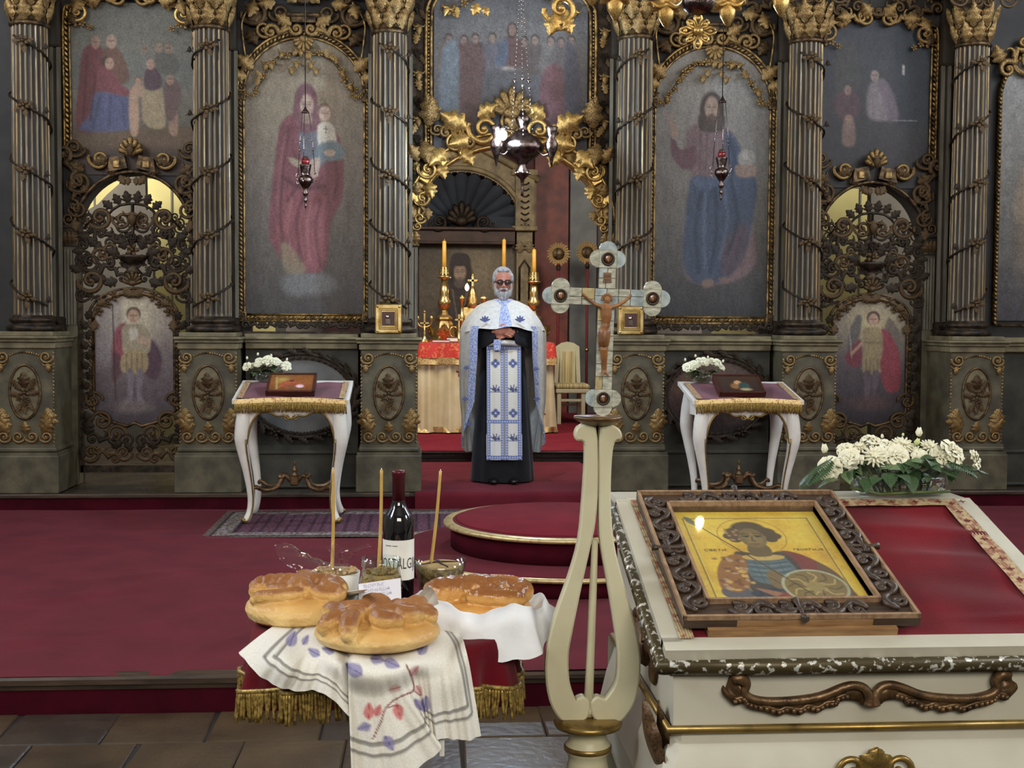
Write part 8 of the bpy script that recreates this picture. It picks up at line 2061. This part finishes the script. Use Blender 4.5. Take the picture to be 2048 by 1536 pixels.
# title plate
pl_ = plate([(-8*pu, 272*pu), (8*pu, 272*pu), (8*pu, 287*pu), (-8*pu, 287*pu)], -.005, -.001, 'olivewood', 'title_plate', cr)
plate([(-9*pu, 267*pu), (9*pu, 267*pu), (9*pu, 271*pu), (-9*pu, 271*pu)], -.005, -.001, 'olivewood', 'title_scroll', cr)
Mt = lambda V: np.array([uv(v[0], 279.5*pu+v[1], -.0053-v[2]) for v in V]); part('lettering', text_mb('INRI', 7.5*pu, Mt, depth=.0002), 'cross_back', pl_)
# corpus: one continuous carved figure
m = MB(); c3 = lambda a, b, y: uv(a*pu, b*pu, y*pu-.004)
m.ball(c3(0, 232, -7), (6.5*pu, 6*pu, 8.5*pu), 12, 8)
m.tube([c3(-1, 226, -5), c3(-1, 216, -5), c3(0, 200, -6), c3(-1, 185, -5), c3(-2, 172, -6), c3(-3, 158, -7), c3(-4, 145, -8)], np.array([4, 11, 10.5, 8.5, 9.5, 10, 9])*pu, 12)
for s_ in (-1, 1):
    m.tube([c3(s_*8, 218, -5), c3(s_*22, 222, -5), c3(s_*36, 231, -4), c3(s_*46, 240, -3)], np.array([4.5, 4, 3.2, 2.4])*pu, 8).ball(c3(s_*48, 242, -3), (3.4*pu, 2*pu, 3.4*pu), 8, 6)
    m.tube([c3(-3+s_*3.5, 150, -8), c3(-4+s_*3.2, 132, -12), c3(-2+s_*2.2, 112, -8), c3(0+s_*1.5, 92, -5), c3(s_*3, 84, -7)], np.array([6, 5.2, 4, 2.8, 2.2])*pu, 8).tube([c3(s_*1, 88, -6), c3(s_*6, 82, -10), c3(s_*8, 78, -11)], np.array([2.6, 2.4, 1.4])*pu, 8)
V, F, _n = voxel(m, 1.1*pu, 2); mb = MB(); mb.add(V, F); cp = part('corpus', mb, 'olivewood', cr, recalc=False)
m = MB().tube([c3(-2, 178, -6), c3(-3, 165, -7), c3(-4, 150, -8), c3(-4, 138, -9)], np.array([10.5, 12, 11.5, 9])*pu, 12); part('loincloth', m, 'olivewood', cp)
m = MB()
for k in range(13):
    a = math.radians(-100+200*k/12); m.tube([c3(5*math.sin(a), 234+5*math.cos(a), -3), c3(12*math.sin(a), 234+12*math.cos(a), -3)], 1.2*pu, 5)
part('halo_rays', m, 'olivewood', cp)
# ================================================================== ROUND TABLE WITH BREADS, WINE AND WHEAT
TX, TY, TR, ZT = -.087, 2.80, .288, .996
tb = thing('round_table', (TX, TY, 0.0), 'small round table under a red cloth, centre foreground', 'table')
m = MB().lathe([(0, ZT-.03), (TR-.01, ZT-.03), (TR, ZT-.02), (TR, ZT-.008), (TR-.006, ZT-.003), (0, ZT-.003)], (TX, TY, 0), 48); part('table_top', m, 'wood_red', tb)
m = MB().lathe([(.028, .12), (.05, .2), (.035, .4), (.03, .7), (.05, .85), (.06, ZT-.03)], (TX, TY, 0), 20); part('post', m, 'wood_red', tb)
for k in range(3):
    a = 2*PI*k/3+.5; m = MB().tube(smooth_pts([(TX+.03*math.cos(a), TY+.03*math.sin(a), .2), (TX+.12*math.cos(a), TY+.12*math.sin(a), .17), (TX+.22*math.cos(a), TY+.22*math.sin(a), .06), (TX+.27*math.cos(a), TY+.27*math.sin(a), .015)], 4), .016, 8); part('leg', m, 'wood_red', tb)
# cloth
tcl = thing('table_cloth', (TX, TY, ZT), 'dark red velvet cloth with heavy gold fringe on the round table', 'cloth')
def rim(a): return TR+.006+.006*math.sin(a*9)+.004*math.sin(a*17+1)
ZHf = lambda a: .872+.055*max(0, -math.sin(a))**2
V = []
for i in range(120):
    a = 2*PI*i/120; row = []
    for r_, z in ((0.01, ZT), (.5, ZT), (.9, ZT), (.985, ZT-.001), (1.0, ZT-.008)): row.append((TX+(TR+.003)*r_*math.cos(a), TY+(TR+.003)*r_*math.sin(a), z))
    for j in range(1, 8):
        t_ = j/7; f = (.016*math.sin(a*11)+.008*math.sin(a*23+2))*t_; rr = TR+.006+.012*t_+f; row.append((TX+rr*math.cos(a), TY+rr*math.sin(a), ZT-.01-(ZT-.01-ZHf(a))*t_+.004*math.sin(a*5)*t_))
    V.append(row)
V = np.array(V); part('velvet', MB().grid(V, wrap_u=True), 'velvet_dark', tcl)
hem = [tuple(V[i % 120, -1]) for i in range(121)]
m = MB().tube([(x+(x-TX)*.01, y+(y-TY)*.01, z+.006) for x, y, z in hem[:-1]], .006, 6, closed=True); part('fringe_head', m, 'fringe', tcl)
part('fringe', fringe_mb([(x+(x-TX)*.012, y+(y-TY)*.012, z+.008) for x, y, z in hem], .066, 330, .0031, 5, .007, 5, 5), 'fringe', tcl, kind='stuff')

# ---------------------------------------------------------- loaves
def loaf(name, cx, cy, r, h, z0, decor, mt, label, pal):
    prof = [(0, 0), (r*.78, 0), (r*.94, h*.16), (r, h*.42), (r*.97, h*.62), (r*.85, h*.82), (r*.6, h*.95), (r*.3, h*1.0), (0, h*1.01)]
    m = MB().lathe(prof, (cx, cy, z0), 40)
    zs = lambda rho: z0+np.interp(rho, [0, r*.3, r*.6, r*.85, r*.97, r], [h*1.01, h, h*.95, h*.82, h*.6, h*.4])
    on = lambda x, y, l: (cx+x, cy+y, zs(min(math.hypot(x, y), r))+l)
    for d in decor:
        if d[0] == 'braid':                                     # two twisted strands along a polyline (unit radius coords)
            pts = smooth_pts([(a*r, b*r) for a, b in d[1]], 10); n = len(pts)
            tg = np.gradient(pts, axis=0); tg /= np.linalg.norm(tg, axis=1, keepdims=True); nn = np.stack([-tg[:, 1], tg[:, 0]], -1)
            for s_ in (0, PI):
                ph = np.linspace(0, d[2]*PI, n)+s_; q_ = [on(*(pts[k]+nn[k]*d[3]*.75*math.sin(ph[k])), d[3]*.75+d[3]*.5*math.cos(ph[k])) for k in range(n)]
                rr = d[3]*np.clip(np.minimum(np.arange(n), n-1-np.arange(n))/3+.55, .4, 1); m.tube(q_, rr, 8)
        elif d[0] == 'roll':
            pts = smooth_pts([(a*r, b*r) for a, b in d[1]], 8); n = len(pts); q_ = [on(x, y, d[2]*.72) for x, y in pts]
            rr = d[2]*np.clip(np.minimum(np.arange(n), n-1-np.arange(n))/4+.55, .4, 1); m.tube(q_, rr, 10).ball(q_[0], d[2]*.8, 10, 8).ball(q_[-1], d[2]*.8, 10, 8)
        elif d[0] == 'knob': m.ball(on(d[1]*r, d[2]*r, d[3]*.6), (d[3]*.95, d[3]*.95, d[3]*.85), 12, 8)
    V, F, N = voxel(m, .0034, 1)
    V[:, 2] = np.maximum(V[:, 2], z0+.0005)
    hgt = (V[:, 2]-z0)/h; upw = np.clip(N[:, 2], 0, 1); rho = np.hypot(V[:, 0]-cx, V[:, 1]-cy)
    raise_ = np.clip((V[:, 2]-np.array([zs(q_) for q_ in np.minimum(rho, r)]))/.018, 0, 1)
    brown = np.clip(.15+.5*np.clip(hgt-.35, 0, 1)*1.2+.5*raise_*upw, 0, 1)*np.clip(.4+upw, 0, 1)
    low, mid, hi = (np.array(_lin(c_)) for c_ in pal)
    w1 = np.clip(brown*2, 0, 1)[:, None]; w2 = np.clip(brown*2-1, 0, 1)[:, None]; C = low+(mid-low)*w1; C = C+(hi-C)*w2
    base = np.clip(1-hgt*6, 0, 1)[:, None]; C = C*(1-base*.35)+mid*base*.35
    mb = MB(); mb.add(V, F); mb.cols = np.c_[C, np.ones(len(C))]
    return solo(name, mb, mt, label, 'bread', 'festive loaves on the round table', recalc=False)
PAL = ((232, 202, 138), (208, 164, 94), (146, 96, 50))
zc_ = ZT+.012
fb = (X(755, 2.575, 1260), 2.578)
loaf('braided_loaf', fb[0], fb[1], .131, .051, zc_+.004, [
    ('roll', [(-.80, -.52), (-.62, -.40), (-.62, -.05), (-.78, .25)], .021), ('roll', [(-.42, -.88), (-.40, -.60), (-.36, -.36)], .020), ('knob', -.34, -.22, .024), ('knob', -.22, .12, .020), ('roll', [(-.7, .45), (-.35, .42), (.05, .3)], .016),
    ('braid', [(-.15, .9), (0, .5), (.05, .15), (.1, -.05)], 7, .017), ('roll', [(.30, -.62), (.08, -.58), (.05, -.34), (.28, -.22), (.46, -.34), (.62, -.26)], .021), ('roll', [(.25, -.02), (.55, .02), (.85, -.15)], .018), ('knob', .62, .42, .028), ('roll', [(.35, .45), (.6, .3), (.86, .12)], .018), ('knob', .1, .55, .018), ('knob', .3, .62, .018)],
    'crust', 'round golden braided loaf on the printed towel at the front', PAL)
lb = (X(597, 2.82, 1190), 2.82)
loaf('braided_loaf', lb[0], lb[1], .119, .064, zc_-.005, [
    ('braid', [(-.85, .1), (-.5, .12), (-.1, .05), (.3, .1), (.85, .05)], 9, .018), ('braid', [(.05, .8), (.1, .4), (.1, 0), (.05, -.4)], 8, .018), ('roll', [(-.75, -.5), (-.35, -.62), (.05, -.58)], .016), ('knob', -.5, .35, .022), ('knob', .1, .1, .026), ('roll', [(.4, .35), (.62, .1), (.55, -.25), (.8, -.35)], .021), ('roll', [(.3, -.3), (.5, -.5), (.75, -.45)], .015), ('knob', -.3, .5, .02), ('roll', [(-.5, -.15), (-.25, -.28), (-.05, -.2)], .014), ('knob', .68, .45, .022)],
    'crust', 'darker braided loaf with knotted top at the left of the table', PAL)
rb = (X(957, 2.80, 1190), 2.805)
loaf('braided_loaf', rb[0], rb[1], .124, .050, zc_-.004, [
    ('braid', [(-.9, -.1), (-.45, -.1), (0, -.05), (.4, -.35)], 7, .024), ('roll', [(-.35, .3), (0, .35), (.3, .3)], .022), ('roll', [(.15, .1), (.45, .2), (.8, .05), (.7, -.35)], .027), ('roll', [(-.1, -.55), (.3, -.6), (.7, -.5)], .022), ('knob', .35, .2, .03), ('knob', -.5, .35, .022), ('knob', -.75, .2, .02)],
    'crust_gloss', 'glossy egg-washed braided loaf wrapped in white paper at the right', ((224, 184, 112), (196, 140, 70), (140, 88, 42)))

# white paper around the right loaf
R = random.Random(6); n1 = 90; V = []
for i in range(n1):
    a = 2*PI*i/n1; c, s_ = math.cos(a), math.sin(a)
    front = max(0, -s_); right = max(0, c)
    w = .006*math.sin(a*7+1)+.005*math.sin(a*13); row = []
    top_h = .030+.014*front+.012*max(0, -c)*front*2+.010*math.sin(a*5+.7)
    out_r = .166+.012*right+.010*math.sin(a*4)+w; out_z = np.interp(front*.8+right*.35, [0, .4, .8, 1.2], [.012, .0, -.05, -.075])
    for t_, (r_, z_) in zip(range(6), ((.08, .004), (.118, .006), (.138, .5*top_h+.008), (.145+w*.4, top_h+.008), (.154+w*.6, top_h*.62+out_z*.35), (out_r, out_z))):
        row.append((rb[0]+r_*c*1.03, rb[1]+r_*s_, ZT+.008+z_+.002*math.sin(a*19+t_)))
    V.append(row)
mb = MB().grid(np.array(V), wrap_u=True); solo('paper_wrap', mb, 'tissue', 'crumpled white paper wrapped around the glossy loaf', 'paper')

# ---------------------------------------------------------- printed linen towel, lying under the front loaf and hanging over the edge
def PCyl(px, py, rc):
    d = _ray(px, py); ox, oy = -TX, -TY
    A_ = d[0]**2+d[1]**2; B_ = d[0]*ox+d[1]*oy; C_ = ox*ox+oy*oy-rc*rc; D = B_*B_-A_*C_
    t_ = (-B_-math.sqrt(D))/A_ if D > 0 else -B_/A_
    return CAM+d*t_
cols = [(.325, [(735, 1178), (655, 1190), (592, 1224), (530, 1264), (478, 1305)]), (.340, [(725, 1185), (655, 1228), (602, 1268), (562, 1315), (532, 1362)]), (.330, [(725, 1195), (665, 1256), (634, 1296), (612, 1340), (592, 1381)]), (.343, [(728, 1205), (684, 1278), (672, 1318), (664, 1356), (658, 1393)]),
        (.330, [(735, 1215), (700, 1296), (697, 1345), (708, 1412), (728, 1478)]), (.356, [(742, 1220), (708, 1318), (702, 1388), (704, 1466), (706, 1548)]), (.362, [(755, 1225), (746, 1326), (752, 1396), (772, 1474), (792, 1556)]), (.352, [(778, 1225), (786, 1324), (802, 1386), (840, 1444), (880, 1502)]),
        (.330, [(795, 1222), (820, 1312), (834, 1362), (846, 1414), (858, 1464)]), (.338, [(812, 1220), (850, 1302), (862, 1362), (868, 1420), (876, 1476)]), (.344, [(830, 1215), (882, 1288), (900, 1350), (910, 1412), (920, 1480)]), (.342, [(850, 1205), (914, 1264), (932, 1300), (948, 1386), (962, 1474)])]
CP = np.zeros((len(cols), 5, 5))
for i, (rc, pts) in enumerate(cols):
    for j, (px, py) in enumerate(pts):
        p = np.array(PZ(px, py, ZT+.010)); 
        if math.hypot(p[0]-TX, p[1]-TY) > .302: p = np.array(PCyl(px, py, rc+.012+.010*(j-3)))
        CP[i, j, :3] = p; CP[i, j, 3:] = (px, py)
UU = np.stack([smooth_pts(CP[:, j], 20) for j in range(5)], 1)           # along s
G5 = np.stack([smooth_pts(UU[i], 28) for i in range(len(UU))], 0)       # along t
_s = np.linspace(0, 11, G5.shape[0])[:, None]; _t = np.linspace(0, 4, G5.shape[1])[None]
G5[..., 1] -= (.0055*np.sin(_s*4.4)+.0035*np.sin(_s*9.1+1.2)+.002*np.sin(_s*17))*np.clip((_t-1.2)/2, 0, 1)
cv = Canvas(0, 0, 10, 10, 5); cv.nx, cv.ny = G5.shape[:2]; cv.PX, cv.PY = G5[..., 3], G5[..., 4]; cv.box = (440, 1150, 980, 1580)
cv.c = np.ones(G5.shape[:2]+(3,))*np.array(_lin((224, 220, 210)))
si = np.linspace(0, 11, cv.nx)[:, None]*np.ones((1, cv.ny)); ti = np.linspace(0, 4, cv.ny)[None]*np.ones((cv.nx, 1))
for d_, w_ in ((.62, .045), (.86, .045)):
    al = np.clip((w_-np.abs(4-ti-d_))/.02+.5, 0, 1)*(si > d_*.9)*(si < 11-d_*.5); cv._mix(al*.85, (122, 118, 112))
    al = np.clip((w_*1.2-np.abs(si-d_*1.0))/.03+.5, 0, 1)*(4-ti > d_); cv._mix(al*.85, (122, 118, 112))
    al = np.clip((w_*1.2-np.abs(11-si-d_*.55))/.03+.5, 0, 1)*(4-ti > d_); cv._mix(al*.85, (122, 118, 112))
def leafp(x, y, L, rot, col, a=.85):
    r = math.radians(rot); dx, dy = math.sin(r), -math.cos(r); nx, ny = dy, -dx
    cv.poly([(x, y), (x+dx*L*.35+nx*L*.32, y+dy*L*.35+ny*L*.32), (x+dx*L, y+dy*L), (x+dx*L*.35-nx*L*.32, y+dy*L*.35-ny*L*.32)], col, a, 3); cv.line([(x, y), (x+dx*L*.9, y+dy*L*.9)], 2, (78, 70, 118) if col[2] > col[0] else (150, 50, 56), .7)
pu_, re_ = (132, 126, 168), (200, 104, 104)
for x, y, L, r, c_ in ((578, 1296, 36, 20, pu_), (640, 1312, 28, -60, pu_), (668, 1306, 26, -70, pu_), (725, 1348, 42, -60, pu_), (740, 1318, 30, 100, pu_), (768, 1322, 34, 110, pu_), (838, 1310, 34, 30, pu_), (848, 1424, 34, 10, pu_), (842, 1418, 26, -30, pu_), (770, 1470, 34, 150, pu_), (742, 1450, 30, 250, pu_), (738, 1438, 34, 0, re_), (752, 1432, 26, 20, re_), (792, 1408, 36, 165, re_), (820, 1350, 26, 40, (206, 160, 160)), (832, 1372, 24, 150, (206, 160, 160)), (800, 1372, 26, 250, (214, 176, 172)), (606, 1290, 22, 30, pu_)): leafp(x, y, L, r, c_)
cv.line([(746, 1476), (762, 1444), (772, 1414), (800, 1394), (826, 1380), (822, 1352), (812, 1330)], 3.6, (128, 62, 62), .9); cv.line([(772, 1414), (796, 1412)], 2.4, (128, 62, 62), .9); cv.line([(826, 1380), (840, 1392)], 2.2, (128, 62, 62), .8)
mb = MB().grid(G5[..., :3]); mb.cols = np.concatenate([np.clip(cv.c, 0, 1).reshape(-1, 3), np.ones((cv.nx*cv.ny, 1))], 1)
# fine folds
tw = thing('linen_towel', (fb[0], 2.5, ZT), 'white linen towel printed with leaves and grey stripes hanging over the table edge', 'towel')
o = part('cloth', mb, 'cloth_print', tw, recalc=False)
md = o.modifiers.new('thick', 'SOLIDIFY'); md.thickness = .0012
cc = [[(826, 1200), (846, 1180), (852, 1170)], [(838, 1206), (858, 1186), (866, 1178)], [(852, 1216), (868, 1204), (873, 1190)], [(862, 1226), (874, 1222), (878, 1212)]]
Vc = np.array([[np.array(P(a, b, 2.70+.012*(i % 2)-.01*j)) for j, (a, b) in enumerate(r_)] for i, r_ in enumerate(cc)]); Vs = np.stack([smooth_pts(Vc[:, j], 5) for j in range(3)], 1); Vs = np.stack([smooth_pts(Vs[i], 5) for i in range(len(Vs))], 0)
mb = MB().grid(Vs); part('turned_corner', mb, 'vest_white', tw)
p0 = PCyl(884, 1478, .345); mb = MB().box(p0[0]-.005, p0[0]+.005, p0[1]-.001, p0[1]+.0, p0[2]-.035, p0[2]+.01); part('care_tag', mb, 'paper', tw)

# ---------------------------------------------------------- wine bottle
bx, by = X(797, 2.98, 1100), 2.98; r0 = .0372; zb_ = ZT+.001; z = lambda py: Z(py, by, 797)
bt = thing('wine_bottle', (bx, by, zb_), 'dark wine bottle with burgundy capsule and white label', 'bottle')
m = MB().lathe([(0, .004), (r0-.006, 0), (r0, .006), (r0, z(1048)-zb_), (r0*.97, z(1038)-zb_), (r0*.82, z(1026)-zb_), (r0*.55, z(1015)-zb_), (.0155, z(1004)-zb_), (.014, z(990)-zb_), (.0138, z(945)-zb_), (0, z(944)-zb_)], (bx, by, zb_), 40); part('glass_body', m, 'bottle', bt)
m = MB().lathe([(.0152, z(1000)), (.0148, z(952)), (.0162, z(951)), (.0162, z(944)), (.015, z(941)), (0, z(940.5))], (bx, by, 0), 28); part('capsule', m, 'capsule', bt)
zl0, zl1 = z(1155), z(1076); m = MB().lathe([(r0+.0004, zl0), (r0+.0004, zl1)], (bx, by, 0), 40, a0=-PI*.98, a1=-PI*.02); lab = part('label', m, 'paper', bt)
zc2 = z(1123)
def Mlab(V):
    a = V[:, 0]/r0; rr = r0+.0008+V[:, 2]; return np.stack([bx+rr*np.sin(a), by-rr*np.cos(a), zc2+V[:, 1]], -1)
part('lettering', text_mb('NOSTALGIJA', .0365, Mlab, depth=.0001, sx=.58), 'ink', lab)
def Msm(V):
    a = V[:, 0]/r0-.45; rr = r0+.0008+V[:, 2]; return np.stack([bx+rr*np.sin(a), by-rr*np.cos(a), z(1087)+V[:, 1]], -1)
mb = MB(); xs_ = -.016
for k in range(15):
    w = .0014 if k % 4 else .0018
    if k != 8: mb.add(Msm(np.array([(xs_, -.001, 0), (xs_+w, -.001, 0), (xs_+w, .0012, 0), (xs_, .0012, 0)])), [[0, 1, 2, 3]], 0, False)
    xs_ += .0021
part('small_print', mb, 'ink', lab)

# ---------------------------------------------------------- thin candles
def candle(p0, p1, r, label, mt='wax_pale'):
    p0, p1 = np.array(p0), np.array(p1); mid = (p0+p1)/2+np.array([.002, 0, 0]); pts = smooth_pts([p0, mid, p1], 6)
    t = thing('thin_candle', tuple(p0), label, 'candle', 'thin beeswax candles standing in the wheat'); part('taper', MB().tube(pts, np.linspace(r, r*.82, len(pts)), 10), mt, t)
    d = (p1-p0)/np.linalg.norm(p1-p0); part('wick', MB().tube([p1, p1+d*.004], .0012, 5), 'wick', t)
candle(P(664, 1150, 2.95), P(666, 938, 2.95), .0042, 'leftmost thin candle, standing in the wrapped bowl')
candle(P(757, 1142, 2.87), P(763, 940, 2.87), .0042, 'thin candle with pale tip standing in the wheat jar before the bottle')
candle(P(862, 1128, 3.04), P(881, 942, 3.04), .0042, 'leaning thin candle standing in the glass bowl right of the bottle')

# ---------------------------------------------------------- wheat jar, wrapped bowl, glass bowl
def grains(cx, cy, r, z, n, seed, name, mt, par, s_=.0034):
    R = random.Random(seed); m = MB()
    for k in range(n):
        a, q_ = R.uniform(0, 2*PI), r*math.sqrt(R.random()); m.ball((cx+q_*math.cos(a), cy+q_*math.sin(a), z+R.uniform(-.001, .003)), (s_*R.uniform(.9, 1.5), s_*R.uniform(.9, 1.5), s_), 6, 4)
    return part(name, m, mt, par, kind='stuff')
jx, jy = X(762, 2.86, 1150), 2.865; zj = ZT+.013
j = thing('wheat_jar', (jx, jy, zj), 'glass jar of boiled wheat before the wine bottle', 'jar')
hj = Z(1116, jy, 762)-zj
m = MB().lathe([(0, 0), (.044, 0), (.048, .006), (.049, hj*.55), (.044, hj*.75), (.042, hj*.82), (.0455, hj*.86), (.0465, hj), (.0445, hj), (.0425, hj*.86), (.039, hj*.8), (.045, hj*.55), (.044, .008), (0, .004)], (jx, jy, zj), 36); part('glass', m, 'thin_glass', j)
m = MB().lathe([(0, .005), (.0435, .006), (.0455, hj*.5), (.0415, hj*.72), (0, hj*.74)], (jx, jy, zj), 30); part('wheat', m, 'wheat', j); grains(jx, jy, .038, zj+hj*.75, 90, 3, 'wheat_grains', 'wheat', j)
R = random.Random(8); m = MB()
for k in range(150):
    a = R.uniform(PI, 2*PI); zz = zj+R.uniform(.01, hj*.68); rr = np.interp(zz-zj, [0, hj*.5, hj*.72], [.0435, .0452, .0415]); m.ball((jx+rr*math.cos(a), jy+rr*math.sin(a), zz), (.004, .0022, .003), 6, 4)
part('grains_at_glass', m, 'wheat', j, kind='stuff')
wx, wy = X(670, 2.95, 1170), 2.955; zw = ZT+.003; hw = Z(1143, wy, 670)-zw
b = thing('wrapped_bowl', (wx, wy, zw), 'white bowl of wheat in clear plastic wrap behind the left loaf', 'bowl')
m = MB().lathe([(0, 0), (.045, 0), (.05, .004), (.059, hw), (.057, hw), (.047, .006), (0, .005)], (wx, wy, zw), 36); part('bowl', m, 'paper', b)
m = MB().lathe([(0, hw-.002), (.03, hw+.004), (.056, hw-.006)], (wx, wy, zw), 24); part('wheat', m, 'wheat', b); grains(wx, wy, .05, zw+hw+.002, 110, 4, 'wheat_grains', 'sugar', b)
def film_sheet(pts, seed, amp=.004):
    R = random.Random(seed); C_ = np.array([[np.array(P(*q_)) for q_ in r_] for r_ in pts]); S1 = np.stack([smooth_pts(C_[:, k], 8) for k in range(C_.shape[1])], 1); S2 = np.stack([smooth_pts(S1[k], 8) for k in range(len(S1))], 0)
    n1, n2 = S2.shape[:2]
    for i in range(n1):
        for k in range(n2): S2[i, k, 1] += amp*math.sin(i*.9+k*.5)+amp*.6*math.sin(k*1.7-i*.4); S2[i, k, 2] += amp*.4*math.sin(i*1.3+k*.8)
    return MB().grid(S2)
part('plastic_wrap', film_sheet([[(548, 1090, 2.93), (560, 1118, 2.9), (600, 1150, 2.9)], [(575, 1086, 2.96), (600, 1112, 2.93), (630, 1146, 2.9)], [(615, 1108, 2.98), (640, 1124, 2.95), (660, 1146, 2.9)], [(660, 1126, 2.98), (672, 1134, 2.95), (690, 1150, 2.9)], [(700, 1128, 2.98), (705, 1138, 2.95), (716, 1152, 2.9)]], 1), 'clear_film', b)
part('plastic_wrap', film_sheet([[(655, 1140, 2.96), (660, 1110, 2.95), (652, 1092, 2.94)], [(664, 1138, 2.94), (670, 1112, 2.94), (672, 1086, 2.93)], [(676, 1140, 2.96), (678, 1112, 2.95), (690, 1096, 2.96)], [(690, 1136, 2.98), (710, 1110, 2.98), (755, 1086, 2.99)]], 2), 'clear_film', b)
gx, gy = X(880, 3.04, 1140), 3.045; zg_ = ZT+.003; hg = Z(1119, gy, 880)-zg_
g = thing('wheat_bowl', (gx, gy, zg_), 'glass bowl of ground wheat with a chocolate cross right of the bottle', 'bowl')
m = MB().lathe([(0, 0), (.04, 0), (.048, .006), (.060, hg*.7), (.0645, hg), (.0625, hg), (.058, hg*.7), (.046, .008), (0, .005)], (gx, gy, zg_), 40); part('glass', m, 'thin_glass', g)
m = MB().lathe([(0, .006), (.0455, .009), (.0575, hg*.7), (.0595, hg*.84), (0, hg*.88)], (gx, gy, zg_), 36); part('ground_wheat', m, 'wheat_dark', g)
m = MB().lathe([(.0594, hg*.83), (.05, hg*.9), (0, hg*.93)], (gx, gy, zg_), 36); part('sugar_top', m, 'sugar', g)
m = MB()
for a in (0.3, 0.3+PI/2): m.tube([(gx+t_*.05*math.cos(a)+.003*math.sin(t_*5), gy+t_*.05*math.sin(a), zg_+hg*(.94-.05*abs(t_))) for t_ in np.linspace(-1, 1, 11)], .0032, 6)
part('chocolate_cross', m, 'choc', g)

# ---------------------------------------------------------- handwritten card leaning on the jar
c0, c1, c2, c3_ = (np.array(P(*a)) for a in ((717, 1168, 2.80), (801, 1156, 2.81), (803, 1208, 2.775), (718, 1212, 2.77)))
ux = c1-c0; ux = ux/np.linalg.norm(ux); w = np.linalg.norm(c1-c0); dn = c3_-c0; hN = np.linalg.norm(dn); uy = -dn/hN; un_ = np.cross(ux, uy)
mb = MB().add([c0, c1, c2, c3_, c0-un_*.0006, c1-un_*.0006, c2-un_*.0006, c3_-un_*.0006], [[0, 1, 2, 3], [7, 6, 5, 4], [0, 4, 5, 1], [1, 5, 6, 2], [2, 6, 7, 3], [3, 7, 4, 0]], 0, False)
cd = thing('note_card', tuple((c2+c3_)/2), 'small white card with three handwritten names leaning on the wheat jar', 'card'); part('card', mb, 'paper_note', cd)
mb = None
for k, (txt, dx) in enumerate((('ЂОРЂЕ', -.012), ('СИНИША', -.005), ('ДАНИЦА', .0))):
    o_ = c0+ux*(w*.47+dx)-uy*(.009+.0115*k); n_ = un_ if un_[1] < 0 else -un_
    mb = text_mb(txt, .0112, (lambda o_, n_: (lambda V: np.array([o_+ux*v[0]+uy*v[1]+n_*(.0006+v[2]) for v in V])))(o_, n_), mb, depth=.0001, font_shear=.15, sx=1.2, bold=-.00025)
part('handwriting', mb, 'ink_blue', cd)
